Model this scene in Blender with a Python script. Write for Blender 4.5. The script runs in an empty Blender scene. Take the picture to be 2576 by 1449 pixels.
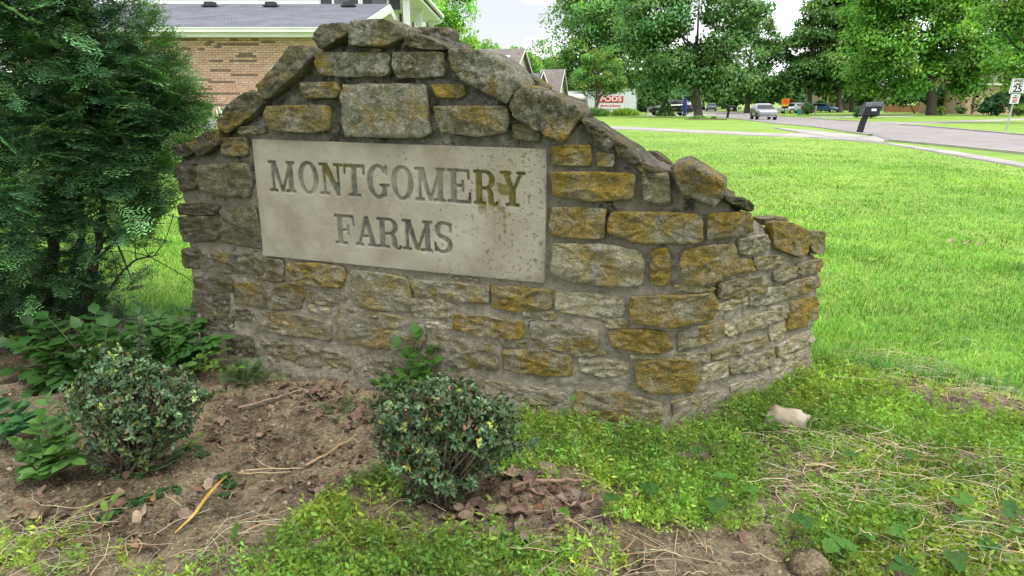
import bpy, math, random
import numpy as np
from mathutils import Vector, noise as mnoise

R = np.random.RandomState(7)
scene = bpy.context.scene
col = scene.collection

# ------------------------------------------------------------------ camera
F, CX, CY, HZ, CAMH = 1750.0, 1288.0, 724.5, 243.0, 1.55   # in 2576-wide picture units
PITCH = math.atan((CY - HZ) / F)
SP, CP = math.sin(PITCH), math.cos(PITCH)
cam_d = bpy.data.cameras.new('camera')
cam_d.sensor_width = 36.0
cam_d.lens = 36.0 * F / 2576.0
cam_d.clip_start, cam_d.clip_end = 0.05, 3000
cam = bpy.data.objects.new('camera', cam_d)
col.objects.link(cam)
cam.location = (0, 0, CAMH)
cam.rotation_euler = (math.pi / 2 - PITCH, 0, 0)
scene.camera = cam

# ------------------------------------------------------------------ light
SUN_ELEV, SUN_AZ = math.radians(62), math.radians(140)     # azimuth clockwise from +Y: high, behind the camera on the right
world = bpy.data.worlds.new('World')
scene.world = world
world.use_nodes = True
nt = world.node_tree
nt.nodes.clear()
def N(t, typ, **kw):
    n = t.nodes.new(typ)
    for k, v in kw.items():
        if k in n.inputs: n.inputs[k].default_value = v
        else: setattr(n, k, v)
    return n
sky = N(nt, 'ShaderNodeTexSky', sky_type='NISHITA', sun_disc=False)
sky.sun_elevation, sky.sun_rotation = SUN_ELEV, SUN_AZ
tc = N(nt, 'ShaderNodeTexCoord')
mp = N(nt, 'ShaderNodeMapping'); mp.inputs['Scale'].default_value = (1.0, 1.0, 2.6)
cn = N(nt, 'ShaderNodeTexNoise', **{'Scale': 2.6, 'Detail': 6.0, 'Roughness': 0.55})
cr = N(nt, 'ShaderNodeValToRGB')
cr.color_ramp.elements[0].position = 0.40; cr.color_ramp.elements[0].color = (3.7, 3.8, 3.98, 1)
cr.color_ramp.elements[1].position = 0.60; cr.color_ramp.elements[1].color = (11.5, 11.6, 11.8, 1)
mx = N(nt, 'ShaderNodeMix', data_type='RGBA'); mx.inputs[0].default_value = 0.9
bg = N(nt, 'ShaderNodeBackground', Strength=0.1)
wo = N(nt, 'ShaderNodeOutputWorld')
L = nt.links.new
L(tc.outputs['Generated'], mp.inputs['Vector']); L(mp.outputs['Vector'], cn.inputs['Vector'])
L(cn.outputs['Fac'], cr.inputs['Fac'])
L(sky.outputs[0], mx.inputs[6]); L(cr.outputs[0], mx.inputs[7])
L(mx.outputs[2], bg.inputs['Color']); L(bg.outputs[0], wo.inputs['Surface'])

sun_d = bpy.data.lights.new('sun', 'SUN')
sun_d.energy, sun_d.angle, sun_d.color = 1.5, math.radians(28), (1.0, 0.96, 0.9)
sun = bpy.data.objects.new('sun', sun_d); col.objects.link(sun)
sd = Vector((math.sin(SUN_AZ) * math.cos(SUN_ELEV), math.cos(SUN_AZ) * math.cos(SUN_ELEV), math.sin(SUN_ELEV)))
sun.location = sd * 60
sun.rotation_euler = sd.to_track_quat('Z', 'Y').to_euler()

scene.view_settings.view_transform = 'Standard'
scene.view_settings.look = 'None'
scene.view_settings.gamma = 1
scene.view_settings.use_curve_mapping = False
scene.view_settings.exposure = 1.28
scene.render.engine = 'CYCLES'
scene.cycles.max_bounces = 10
scene.cycles.diffuse_bounces = 6
scene.cycles.transmission_bounces = 8
scene.cycles.transparent_max_bounces = 8
scene.cycles.use_denoising = True

# ------------------------------------------------------------------ geometry helpers
def ray(u, v):
    dx, dy = u - CX, v - CY
    return np.array([dx, F * CP - dy * SP, -F * SP - dy * CP])
def proj(p):
    x, y, z = p[0], p[1], p[2] - CAMH
    zc = y * CP - z * SP; yc = -y * SP - z * CP
    return CX + F * x / zc, CY + F * yc / zc
def ss(a, b, x):
    t = np.clip((x - a) / (b - a), 0, 1); return t * t * (3 - 2 * t)
def terrain(x, y):
    x = np.asarray(x, float); y = np.asarray(y, float)
    r = ss(5, 24, np.hypot(x, y - 2))
    xc, yc = np.clip(x, -60, 90), np.clip(y, -30, 130)
    z = -.0095 * r * np.maximum(0, yc - 26) + .11 * ss(9, 22, y) * (1 - ss(33, 52, y)) * ss(-2, 6, x)
    z = z - .30 * np.exp(-((xc - 29) / 9.0) ** 2) * ss(42, 74, y)
    z = z + .62 * ss(3, -9, x) * ss(6, 21, y) * (1 - ss(60, 120, y))
    return z
def at(u, v, dz=0.0):
    """the point of the ground seen at this place of the photograph"""
    d = ray(u, v); z = 0.0
    if d[2] >= -1: d[2] = -1
    for _ in range(40):
        t = (z + dz - CAMH) / d[2]
        x, y = d[0] * t, d[1] * t
        z = .5 * z + .5 * float(terrain(x, y))
    return np.array([x, y, float(terrain(x, y))])
def at_y(u, v, y):
    d = ray(u, v); t = y / d[1]
    return np.array([d[0] * t, y, CAMH + d[2] * t])
def ppm(y):           # picture units per metre near the horizon at this distance
    return F / CP**2 / y

def tag(o, label=None, cat=None, group=None, kind=None):
    if label: o['label'] = label
    if cat: o['category'] = cat
    if group: o['group'] = group
    if kind: o['kind'] = kind
    return o
def thing(name, label, cat, loc=(0, 0, 0), rz=0.0, group=None):
    o = bpy.data.objects.new(name, None)
    o.empty_display_size = .2
    col.objects.link(o); o.location = [float(c) for c in loc]; o.rotation_euler = (0, 0, rz)
    return tag(o, label, cat, group)

class MB:
    """collects shapes; build() links them as ONE mesh object"""
    def __init__(s): s.v = []; s.f = []; s.m = []; s.mi = 0
    def add(s, vs, fs):
        b = len(s.v); s.v += [tuple(map(float, p)) for p in vs]
        for f in fs: s.f.append(tuple(b + i for i in f)); s.m.append(s.mi)
        return s
    def box(s, c, d, rz=0.0, taper=1.0, ax=None):
        hx, hy, hz = d[0] / 2, d[1] / 2, d[2] / 2
        ca, sa = math.cos(rz), math.sin(rz); vs = []
        for k, (x, y, z) in enumerate([(-1,-1,-1),(1,-1,-1),(1,1,-1),(-1,1,-1),(-1,-1,1),(1,-1,1),(1,1,1),(-1,1,1)]):
            t = taper if z > 0 else 1.0
            X, Y, Z = x * hx * t, y * hy * t, z * hz
            vs.append((c[0] + X * ca - Y * sa, c[1] + X * sa + Y * ca, c[2] + Z))
        return s.add(vs, [(0,3,2,1),(4,5,6,7),(0,1,5,4),(1,2,6,5),(2,3,7,6),(3,0,4,7)])
    def tube(s, pts, rad, n=6, cap=True):
        pts = [Vector(p) for p in pts]; k = len(pts)
        rad = rad if hasattr(rad, '__len__') else [rad] * k
        vs = []; up = Vector((0, 0, 1))
        for i, p in enumerate(pts):
            t = (pts[min(i + 1, k - 1)] - pts[max(i - 1, 0)])
            t = t.normalized() if t.length > 1e-9 else Vector((0, 0, 1))
            a = t.cross(up if abs(t.dot(up)) < .95 else Vector((1, 0, 0))).normalized(); b = t.cross(a)
            for j in range(n):
                w = 2 * math.pi * j / n
                vs.append(p + a * (math.cos(w) * rad[i]) + b * (math.sin(w) * rad[i]))
        fs = [(i*n+j, i*n+(j+1)%n, (i+1)*n+(j+1)%n, (i+1)*n+j) for i in range(k-1) for j in range(n)]
        if cap: fs += [tuple(range(n))[::-1], tuple((k-1)*n + j for j in range(n))]
        return s.add(vs, fs)
    def prism(s, poly, d):
        """poly: planar 3D points, swept by the vector d"""
        n = len(poly); d = np.array(d, float); poly = [np.array(p, float) for p in poly]
        vs = poly + [p + d for p in poly]
        return s.add(vs, [tuple(range(n))[::-1], tuple(range(n, 2*n))] + [(i, (i+1)%n, n+(i+1)%n, n+i) for i in range(n)])
    def quad(s, a, b, c, d): return s.add([a, b, c, d], [(0, 1, 2, 3)])
    def cyl(s, c, axis, r, h, n=16, r2=None):
        c = Vector(c); a = Vector(axis).normalized()
        return s.tube([c - a * h / 2, c + a * h / 2], [r, r if r2 is None else r2], n)
    def build(s, name, m, parent=None, smooth=False, local=False):
        me = bpy.data.meshes.new(name)
        vs = s.v
        if parent is not None and not local:
            l = parent.matrix_world.translation if False else absloc(parent)
            vs = [(a - l[0], b - l[1], c - l[2]) for a, b, c in vs]
        me.from_pydata(vs, [], s.f)
        ms = m if isinstance(m, (list, tuple)) else [m]
        for k in ms: me.materials.append(k)
        if len(ms) > 1: me.polygons.foreach_set('material_index', s.m)
        if smooth: me.polygons.foreach_set('use_smooth', [True] * len(s.f))
        me.update()
        return link(name, me, parent)
def absloc(o):
    l = np.zeros(3)
    while o is not None:
        l = l + np.array(o.location); o = o.parent
    return l
def link(name, me, parent=None):
    o = bpy.data.objects.new(name, me); col.objects.link(o)
    if parent is not None: o.parent = parent
    return o
def np_mesh(name, V, T, m, parent=None, colors=None, smooth=False, normals=None):
    """numpy arrays -> mesh object (triangles or quads), with optional per-vertex colour 'tint'"""
    V = np.asarray(V, np.float32)
    if parent is not None: V = V - absloc(parent).astype(np.float32)
    T = np.asarray(T, np.int32); k = T.shape[1]
    me = bpy.data.meshes.new(name)
    me.vertices.add(len(V)); me.vertices.foreach_set('co', V.ravel())
    me.loops.add(T.size); me.loops.foreach_set('vertex_index', T.ravel())
    me.polygons.add(len(T)); me.polygons.foreach_set('loop_start', np.arange(len(T), dtype=np.int32) * k)
    if smooth: me.polygons.foreach_set('use_smooth', np.ones(len(T), bool))
    if colors is not None:
        a = me.color_attributes.new('tint', 'FLOAT_COLOR', 'POINT')
        c = np.ones((len(V), 4), np.float32); c[:, :3] = colors
        a.data.foreach_set('color', c.ravel())
    me.materials.append(m); me.update(calc_edges=True)
    if normals is not None:
        me.attributes.new('custom_normal', 'FLOAT_VECTOR', 'POINT').data.foreach_set('vector', np.asarray(normals, np.float32).ravel())
    return link(name, me, parent)
def copy_tree(o, parent=None):
    c = o.copy(); col.objects.link(c); c.parent = parent
    for ch in list(o.children): copy_tree(ch, c)
    return c

# ------------------------------------------------------------------ materials
def lin(r, g, b): return tuple(((c / 255 + .055) / 1.055) ** 2.4 if c > 10 else c / 255 / 12.92 for c in (r, g, b))
def new_mat(name):
    m = bpy.data.materials.new(name); m.use_nodes = True; t = m.node_tree
    return m, t, t.nodes['Principled BSDF'], t.links.new
def mat(name, c, rough=.6, metal=0.0, c2=None, scale=8.0, bump=0.0, bscale=40.0, detail=5.0, spec=.5, stretch=(1, 1, 1), lo=.35, hi=.65, coat=0.0):
    m, t, b, L = new_mat(name)
    b.inputs['Base Color'].default_value = (*c, 1); b.inputs['Roughness'].default_value = rough
    b.inputs['Metallic'].default_value = metal; b.inputs['Specular IOR Level'].default_value = spec
    b.inputs['Coat Weight'].default_value = coat
    tc = N(t, 'ShaderNodeTexCoord'); mp = N(t, 'ShaderNodeMapping'); mp.inputs['Scale'].default_value = stretch
    L(tc.outputs['Object'], mp.inputs['Vector'])
    if c2 is not None:
        n = N(t, 'ShaderNodeTexNoise', Scale=scale, Detail=detail); L(mp.outputs[0], n.inputs['Vector'])
        r = N(t, 'ShaderNodeValToRGB'); r.color_ramp.elements[0].position = lo; r.color_ramp.elements[1].position = hi
        r.color_ramp.elements[0].color = (*c, 1); r.color_ramp.elements[1].color = (*c2, 1)
        L(n.outputs['Fac'], r.inputs['Fac']); L(r.outputs[0], b.inputs['Base Color'])
    if bump:
        n = N(t, 'ShaderNodeTexNoise', Scale=bscale, Detail=6.0); L(mp.outputs[0], n.inputs['Vector'])
        bp = N(t, 'ShaderNodeBump', Strength=min(1, bump), Distance=.02); L(n.outputs['Fac'], bp.inputs['Height']); L(bp.outputs[0], b.inputs['Normal'])
    return m
def leaf_mat(name, base, rough=.5, trans=.3, spec=.4, tint=True, tcol=None):
    """leaf: colour = base * per-leaf tint, partly see-through to light"""
    m, t, b, L = new_mat(name)
    b.inputs['Roughness'].default_value = rough; b.inputs['Specular IOR Level'].default_value = spec
    out = t.nodes['Material Output']
    at_ = N(t, 'ShaderNodeAttribute', attribute_name='tint')
    mu = N(t, 'ShaderNodeMix', data_type='RGBA', blend_type='MULTIPLY'); mu.inputs[0].default_value = 1
    mu.inputs[6].default_value = (*base, 1); L(at_.outputs['Color'], mu.inputs[7])
    L(mu.outputs[2], b.inputs['Base Color'])
    tr = N(t, 'ShaderNodeBsdfTranslucent')
    tm = N(t, 'ShaderNodeMix', data_type='RGBA', blend_type='MULTIPLY'); tm.inputs[0].default_value = 1
    L(mu.outputs[2], tm.inputs[6]); tm.inputs[7].default_value = (*(tcol or (1.3, 1.35, .6)), 1)
    L(tm.outputs[2], tr.inputs['Color'])
    ms = N(t, 'ShaderNodeMixShader'); ms.inputs[0].default_value = trans
    L(b.outputs[0], ms.inputs[1]); L(tr.outputs[0], ms.inputs[2]); L(ms.outputs[0], out.inputs['Surface'])
    return m

# ------------------------------------------------------------------ leaves as arrays
def unit(a): return a / np.maximum(np.linalg.norm(a, axis=-1, keepdims=True), 1e-9)
def leaves(P, D, Nn, Ln, Wd, tint, fold=.25, simple=False, curl=0.0):
    """P base, D direction, Nn face normal, Ln length, Wd width; -> V, T(tri), C.  Pointed oval leaf folded along its midrib"""
    n = len(P); D = unit(D); S = unit(np.cross(D, Nn)); Nn = np.cross(S, D)
    Ln = np.broadcast_to(Ln, n)[:, None]; Wd = np.broadcast_to(Wd, n)[:, None]
    if simple:
        V = np.stack([P, P + D*Ln*.5 + S*Wd*.5 + Nn*Wd*fold, P + D*Ln - Nn*Ln*curl, P + D*Ln*.5 - S*Wd*.5 + Nn*Wd*fold], 1)
        T = np.array([[0, 1, 2], [0, 2, 3]])
    else:
        m1, m2 = P + D*Ln*.33, P + D*Ln*.68 - Nn*Ln*curl*.4
        V = np.stack([P, m1 + S*Wd*.5 + Nn*Wd*fold, m2 + S*Wd*.4 + Nn*Wd*fold*.8, P + D*Ln - Nn*Ln*curl,
                      m2 - S*Wd*.4 + Nn*Wd*fold*.8, m1 - S*Wd*.5 + Nn*Wd*fold, m1, m2], 1)
        T = np.array([[0,1,6],[1,2,7],[1,7,6],[2,3,7],[0,6,5],[5,6,7],[5,7,4],[4,7,3]])
    k = V.shape[1]
    Tn = (T[None] + (np.arange(n) * k)[:, None, None]).reshape(-1, 3)
    C = np.repeat(tint, k, axis=0)
    return V.reshape(-1, 3), Tn, C
def merge(parts):
    Vs, Ts, Cs, b = [], [], [], 0
    for V, T, C in parts:
        Vs.append(V); Ts.append(T + b); Cs.append(C); b += len(V)
    return np.concatenate(Vs), np.concatenate(Ts), np.concatenate(Cs)
def replicate(V, T, C, M, O, tint):
    """copies of a small shape: M (n,3,3) matrices, O (n,3) origins, tint (n,3)"""
    n = len(O); W = np.einsum('nij,kj->nki', M, V) + O[:, None, :]
    Tn = (T[None] + (np.arange(n) * len(V))[:, None, None]).reshape(-1, 3)
    return W.reshape(-1, 3), Tn, (C[None] * tint[:, None, :]).reshape(-1, 3)
def rand_dirs(n, up=0.0, rs=None):
    d = (rs or R).normal(size=(n, 3)); d[:, 2] += up
    return unit(d)
def frames(D, roll):
    """orthonormal frames with x along D"""
    D = unit(D); a = np.where(np.abs(D[:, 2:3]) > .95, np.array([[1., 0, 0]]), np.array([[0, 0, 1.]]))
    S = unit(np.cross(a, D)); U = np.cross(D, S)
    c, s = np.cos(roll)[:, None], np.sin(roll)[:, None]
    S2, U2 = S * c + U * s, -S * s + U * c
    return np.stack([D, S2, U2], 2)
def tints(n, v=.25, yel=.15, rs=None):
    rs = rs or R
    b = np.exp(rs.normal(0, v, n)); y = rs.normal(0, yel, n)
    return np.stack([b * (1 + y), b, b * (1 - y * .6)], 1).clip(.15, 3)
def vnoise(x, y, s, seed=0):
    """cheap smooth value noise on arrays, about -1..1"""
    x = np.asarray(x, float) * s + seed * 17.3; y = np.asarray(y, float) * s + seed * 9.1
    xi, yi = np.floor(x).astype(int), np.floor(y).astype(int); fx, fy = x - xi, y - yi
    fx, fy = fx*fx*(3-2*fx), fy*fy*(3-2*fy)
    def h(a, b):
        k = (a * 374761393 + b * 668265263 + seed * 69069) & 0xffffffff
        k = ((k ^ (k >> 13)) * 1274126177) & 0xffffffff
        return ((k ^ (k >> 16)) & 0xffff) / 32767.5 - 1
    return (h(xi, yi)*(1-fx) + h(xi+1, yi)*fx)*(1-fy) + (h(xi, yi+1)*(1-fx) + h(xi+1, yi+1)*fx)*fy
def fbm(x, y, s, o=4, seed=0):
    return sum(vnoise(x, y, s * 2**i, seed + i) * .5**i for i in range(o))
def in_poly(px, py, poly):
    px, py = np.asarray(px), np.asarray(py); ins = np.zeros(px.shape, bool); n = len(poly)
    for i in range(n):
        (x1, y1), (x2, y2) = poly[i], poly[(i + 1) % n]
        c = ((y1 > py) != (y2 > py)) & (px < (x2 - x1) * (py - y1) / ((y2 - y1) or 1e-12) + x1)
        ins ^= c
    return ins
# ================================================================== the ground
def ybound(x):
    x = np.asarray(x, float)
    y = np.interp(x, [-8, -1.7, 0, 1.75, 2.05, 2.75, 3.6, 8], [4.9, 4.85, 4.4, 3.95, 3.78, 3.42, 3.15, 2.7])
    return y + .07 * vnoise(x, x * 0, 2.3, 3) + .04 * vnoise(x, x * 0, 7, 5)
def axis_steps(core0, core1, d, lo, hi, g=1.14):
    a = list(np.arange(core0, core1 + d * .5, d)); s = d
    while a[-1] < hi: s *= g; a.append(a[-1] + s)
    b = [core0]; s = d
    while b[-1] > lo: s *= g; b.append(b[-1] - s)
    return np.array(b[:0:-1] + a)
def grid_mesh(name, xs, ys, zf, m, smooth=True, colors=None):
    X, Y = np.meshgrid(xs, ys); Z = zf(X, Y)
    V = np.stack([X, Y, Z], 2).reshape(-1, 3); nx, ny = len(xs), len(ys)
    i = np.arange((ny - 1) * (nx - 1)); r, c = i // (nx - 1), i % (nx - 1); k = r * nx + c
    return np_mesh(name, V, np.stack([k, k + 1, k + nx + 1, k + nx], 1), m, None, colors, smooth)

# lawn material: fine blade-like mottling, mown tone changes
m_lawn, t, b, L = new_mat('lawn_turf')
tc = N(t, 'ShaderNodeTexCoord')
n1 = N(t, 'ShaderNodeTexNoise', Scale=.35, Detail=4.0); n2 = N(t, 'ShaderNodeTexNoise', Scale=22.0, Detail=6.0, Roughness=.7)
n3 = N(t, 'ShaderNodeTexNoise', Scale=1.8, Detail=3.0)
mp = N(t, 'ShaderNodeMapping'); mp.inputs['Scale'].default_value = (.22, 1.0, 1); mp.inputs['Rotation'].default_value = (0, 0, .2)
for n in (n1, n2): L(tc.outputs['Object'], n.inputs['Vector'])
L(tc.outputs['Object'], mp.inputs[0]); L(mp.outputs[0], n3.inputs['Vector'])
r1 = N(t, 'ShaderNodeValToRGB'); r1.color_ramp.elements[0].color = (.14, .25, .035, 1); r1.color_ramp.elements[1].color = (.265, .40, .075, 1)
r1.color_ramp.elements[0].position = .34; r1.color_ramp.elements[1].position = .66
L(n2.outputs['Fac'], r1.inputs['Fac'])
r2 = N(t, 'ShaderNodeValToRGB'); r2.color_ramp.elements[0].color = (.74, .82, .78, 1); r2.color_ramp.elements[1].color = (1.25, 1.12, 1.15, 1)
r2.color_ramp.elements[0].position = .36; r2.color_ramp.elements[1].position = .64
ad = N(t, 'ShaderNodeMath', operation='ADD'); L(n1.outputs['Fac'], ad.inputs[0]); L(n3.outputs['Fac'], ad.inputs[1])
hv = N(t, 'ShaderNodeMath', operation='MULTIPLY'); hv.inputs[1].default_value = .5; L(ad.outputs[0], hv.inputs[0])
L(hv.outputs[0], r2.inputs['Fac'])
mu = N(t, 'ShaderNodeMix', data_type='RGBA', blend_type='MULTIPLY'); mu.inputs[0].default_value = 1
L(r1.outputs[0], mu.inputs[6]); L(r2.outputs[0], mu.inputs[7]); L(mu.outputs[2], b.inputs['Base Color'])
b.inputs['Roughness'].default_value = .75; b.inputs['Specular IOR Level'].default_value = .2
bp = N(t, 'ShaderNodeBump', Strength=.5, Distance=.03); L(n2.outputs['Fac'], bp.inputs['Height']); L(bp.outputs[0], b.inputs['Normal'])

def ground_z(X, Y):
    return terrain(X, Y) - .11 * ss(.0, .3, ybound(X) - Y) * (X > -5.2) * (X < 4.6) * (Y > .3)
ground = grid_mesh('ground', axis_steps(-6, 6, .16, -1100, 1100), axis_steps(-1, 9, .16, -300, 1500), ground_z, m_lawn)
tag(ground, 'mown green lawn running from the sign bed to the street and the houses', kind='structure')

# soil bed
m_soil, t, b, L = new_mat('dry_soil')
tc = N(t, 'ShaderNodeTexCoord')
n1 = N(t, 'ShaderNodeTexNoise', Scale=3.2, Detail=5.0); n2 = N(t, 'ShaderNodeTexNoise', Scale=60.0, Detail=8.0, Roughness=.7)
n3 = N(t, 'ShaderNodeTexVoronoi', Scale=75.0); n4 = N(t, 'ShaderNodeTexNoise', Scale=13.0, Detail=7.0, Roughness=.75); L(tc.outputs['Object'], n4.inputs['Vector'])
for n in (n1, n2, n3): L(tc.outputs['Object'], n.inputs['Vector'])
r1 = N(t, 'ShaderNodeValToRGB'); r1.color_ramp.elements[0].color = (.070, .055, .038, 1); r1.color_ramp.elements[1].color = (.285, .235, .160, 1)
r1.color_ramp.elements[0].position = .36; r1.color_ramp.elements[1].position = .62
ad = N(t, 'ShaderNodeMath', operation='MULTIPLY_ADD'); ad.inputs[1].default_value = .55; L(n2.outputs['Fac'], ad.inputs[0])
hv = N(t, 'ShaderNodeMath', operation='MULTIPLY'); hv.inputs[1].default_value = .45; L(n1.outputs['Fac'], hv.inputs[0]); L(hv.outputs[0], ad.inputs[2])
L(ad.outputs[0], r1.inputs['Fac'])
r4 = N(t, 'ShaderNodeValToRGB'); r4.color_ramp.elements[0].color = (.38, .33, .30, 1); r4.color_ramp.elements[1].color = (1.25, 1.25, 1.2, 1); r4.color_ramp.elements[0].position = .36; r4.color_ramp.elements[1].position = .58; L(n4.outputs['Fac'], r4.inputs['Fac'])
m4 = N(t, 'ShaderNodeMix', data_type='RGBA', blend_type='MULTIPLY'); m4.inputs[0].default_value = .85; L(r1.outputs[0], m4.inputs[6]); L(r4.outputs[0], m4.inputs[7]); L(m4.outputs[2], b.inputs['Base Color'])
b.inputs['Roughness'].default_value = .95; b.inputs['Specular IOR Level'].default_value = .15
h = N(t, 'ShaderNodeMath', operation='ADD'); L(n2.outputs['Fac'], h.inputs[0]); L(n3.outputs['Distance'], h.inputs[1])
bp = N(t, 'ShaderNodeBump', Strength=.9, Distance=.012); L(h.outputs[0], bp.inputs['Height']); L(bp.outputs[0], b.inputs['Normal'])

_jit = R.normal(0, 1, (400, 400))
def bed_z(X, Y):
    X = np.asarray(X, float); Y = np.asarray(Y, float)
    z = .016 * fbm(X, Y, 3.2, 3, 11) + .011 * fbm(X, Y, 15, 3, 23)
    e = Y - ybound(X)
    return terrain(X, Y) - .006 + z - .16 * ss(-.02, .2, e) - .16 * ss(-4.6, -5.0, X) - .16 * ss(4.0, 4.4, X) - .16 * ss(.75, .5, Y)
def bed_zj(X, Y):
    return bed_z(X, Y) + .0045 * _jit[:X.shape[0], :X.shape[1]]
bed = grid_mesh('soil_bed', np.arange(-4.9, 4.3, .026), np.arange(.55, 5.25, .026), bed_zj, m_soil)
tag(bed, 'bare brown soil bed around the foot of the stone sign wall', kind='structure')
def gz(x, y):
    x = np.asarray(x, float); y = np.asarray(y, float)
    return np.maximum(bed_z(x, y), ground_z(x, y))
def bed_at(u, v):
    """point on the bed or lawn seen at this place"""
    p = at(u, v); d = ray(u, v)
    for _ in range(8):
        t = (float(gz(p[0], p[1])) - CAMH) / d[2]; p = np.array([d[0]*t, d[1]*t, float(gz(d[0]*t, d[1]*t))])
    return p

# roads and walks: strips between two edges
m_road = mat('pale_asphalt', (.235, .213, .208), .9, c2=(.285, .262, .256), scale=.8, bump=.25, bscale=60, spec=.2)
m_conc = mat('pale_concrete', (.29, .275, .25), .85, c2=(.40, .38, .35), scale=1.2, bump=.2, bscale=30, spec=.2)
m_curb = mat('curb_concrete', (.30, .285, .26), .85, c2=(.38, .36, .335), scale=2.0, spec=.2)
def resample(pts, n):
    pts = np.array(pts, float); d = np.r_[0, np.cumsum(np.hypot(*np.diff(pts[:, :2], axis=0).T))]
    s = np.linspace(0, d[-1], n); return np.stack([np.interp(s, d, pts[:, k]) for k in range(pts.shape[1])], 1)
def strip(name, A, B, off, m, n=60, k=8, label=None):
    A = resample([at(*p) for p in A], n); B = resample([at(*p) for p in B], n); V = []
    for j in range(k + 1):
        w = j / k; P = A * (1 - w) + B * w; P[:, 2] = terrain(P[:, 0], P[:, 1]) + off; V.append(P)
    V.append(np.c_[A[:, :2], A[:, 2] - .12]); V.append(np.c_[B[:, :2], B[:, 2] - .12])
    V = np.concatenate(V); q = []
    for j in range(k):
        for i in range(n - 1): q.append((j*n+i, j*n+i+1, (j+1)*n+i+1, (j+1)*n+i))
    a, b2 = (k + 1) * n, (k + 2) * n
    for i in range(n - 1): q += [(i+1, i, a+i, a+i+1), (k*n+i, k*n+i+1, b2+i+1, b2+i)]
    o = np_mesh(name, V, q, m)
    return tag(o, label, kind='structure')
road_near = [(1700, 286), (1792, 291.5), (1828, 297), (1889, 303), (1953, 311.5), (2035, 318), (2204, 343), (2225, 354), (2399, 370), (2576, 388), (3000, 425)]
road_far = [(1700, 274), (1795, 278), (1892, 284), (1948, 292), (2042, 298), (2160, 306), (2265, 315), (2400, 326), (2576, 342), (3000, 368)]
strip('road', road_far, road_near, .02, m_road, 90, 10, 'pale grey residential street curving away to the left')
def shifted(line, d):
    return [(u, v + d) for u, v in line]
def curb(line, w, h, label):
    P = resample([at(*p) for p in line], 120); T = np.gradient(P[:, :2], axis=0); T = unit(T)
    Nn = np.stack([-T[:, 1], T[:, 0]], 1); mb = MB(); n = len(P); vs = []
    for s, z in ((-w/2, -.05), (-w/2, h), (w/2, h), (w/2, -.05)):
        for i in range(n): vs.append((P[i, 0] + Nn[i, 0]*s, P[i, 1] + Nn[i, 1]*s, float(terrain(P[i, 0], P[i, 1])) + z))
    fs = [(j*n+i, j*n+i+1, (j+1)*n+i+1, (j+1)*n+i) for j in range(3) for i in range(n - 1)]
    mb.add(vs, fs); return tag(mb.build('kerb', m_curb), label, kind='structure')
curb([(2240, 355.5), (2399, 370.5), (2576, 388.5), (3000, 425.5)], .16, .07, 'low concrete kerb along the near side of the street')
curb([(1700, 286), (1792, 292), (1828, 297.5), (1889, 303.5), (1953, 312), (2035, 318.5), (2190, 341)], .16, .05, 'low concrete kerb by the two black mailboxes')
curb(shifted(road_far[4:], -.4), .16, .07, 'low concrete kerb along the far side of the street')
# near pavement: from the left behind the wall to the right edge
strip('pavement', [(1470, 317), (1700, 326), (1932, 337), (2015, 337.3), (2090, 338), (2199, 347.5), (2227, 361), (2399, 383), (2576, 413), (3000, 478)],
      [(1470, 323), (1700, 333), (1932, 343), (2020, 346), (2065, 349), (2130, 354), (2222, 362.5), (2399, 392), (2576, 423), (3000, 492)], .035, m_conc, 110, 6,
      'narrow concrete pavement crossing the near lawn')
strip('driveway', [(1947, 321.5), (1990, 326), (2060, 331), (2199, 347.5)], [(1947, 322.5), (1995, 332), (2015, 337), (2090, 349)], .041, m_conc, 20, 3,
      'pale concrete walk spur beside the leaning black mailbox')
strip('driveway', [(2199, 344.5), (2225, 354)], [(2150, 352), (2222, 362)], .045, m_conc, 12, 4, 'concrete ramp joining the pavement to the street')
strip('pavement', [(2040, 294), (2135, 293.5), (2290, 292), (2300, 289)], [(2040, 296), (2135, 295.5), (2290, 293), (2305, 290)], .035, m_conc, 40, 3, 'thin pavement on the far lawn left of the big maple')
strip('pavement', [(2190, 311), (2241, 308.5), (2400, 305), (2576, 298.5), (3000, 286)], [(2190, 314), (2260, 312.5), (2400, 309), (2576, 302), (3000, 291)], .035, m_conc, 60, 3, 'thin pavement across the far lawn below the big maple')
strip('driveway', [(2170, 307), (2225, 307), (2290, 310)], [(2170, 310), (2215, 314), (2268, 315.5)], .045, m_conc, 16, 4, 'pale concrete apron on the far side of the street')
strip('driveway', [(1625, 287), (1745, 287.5), (1800, 284)], [(1625, 291.5), (1745, 292), (1800, 290)], .03, m_conc, 24, 4, 'driveway under the black parked car')
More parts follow.
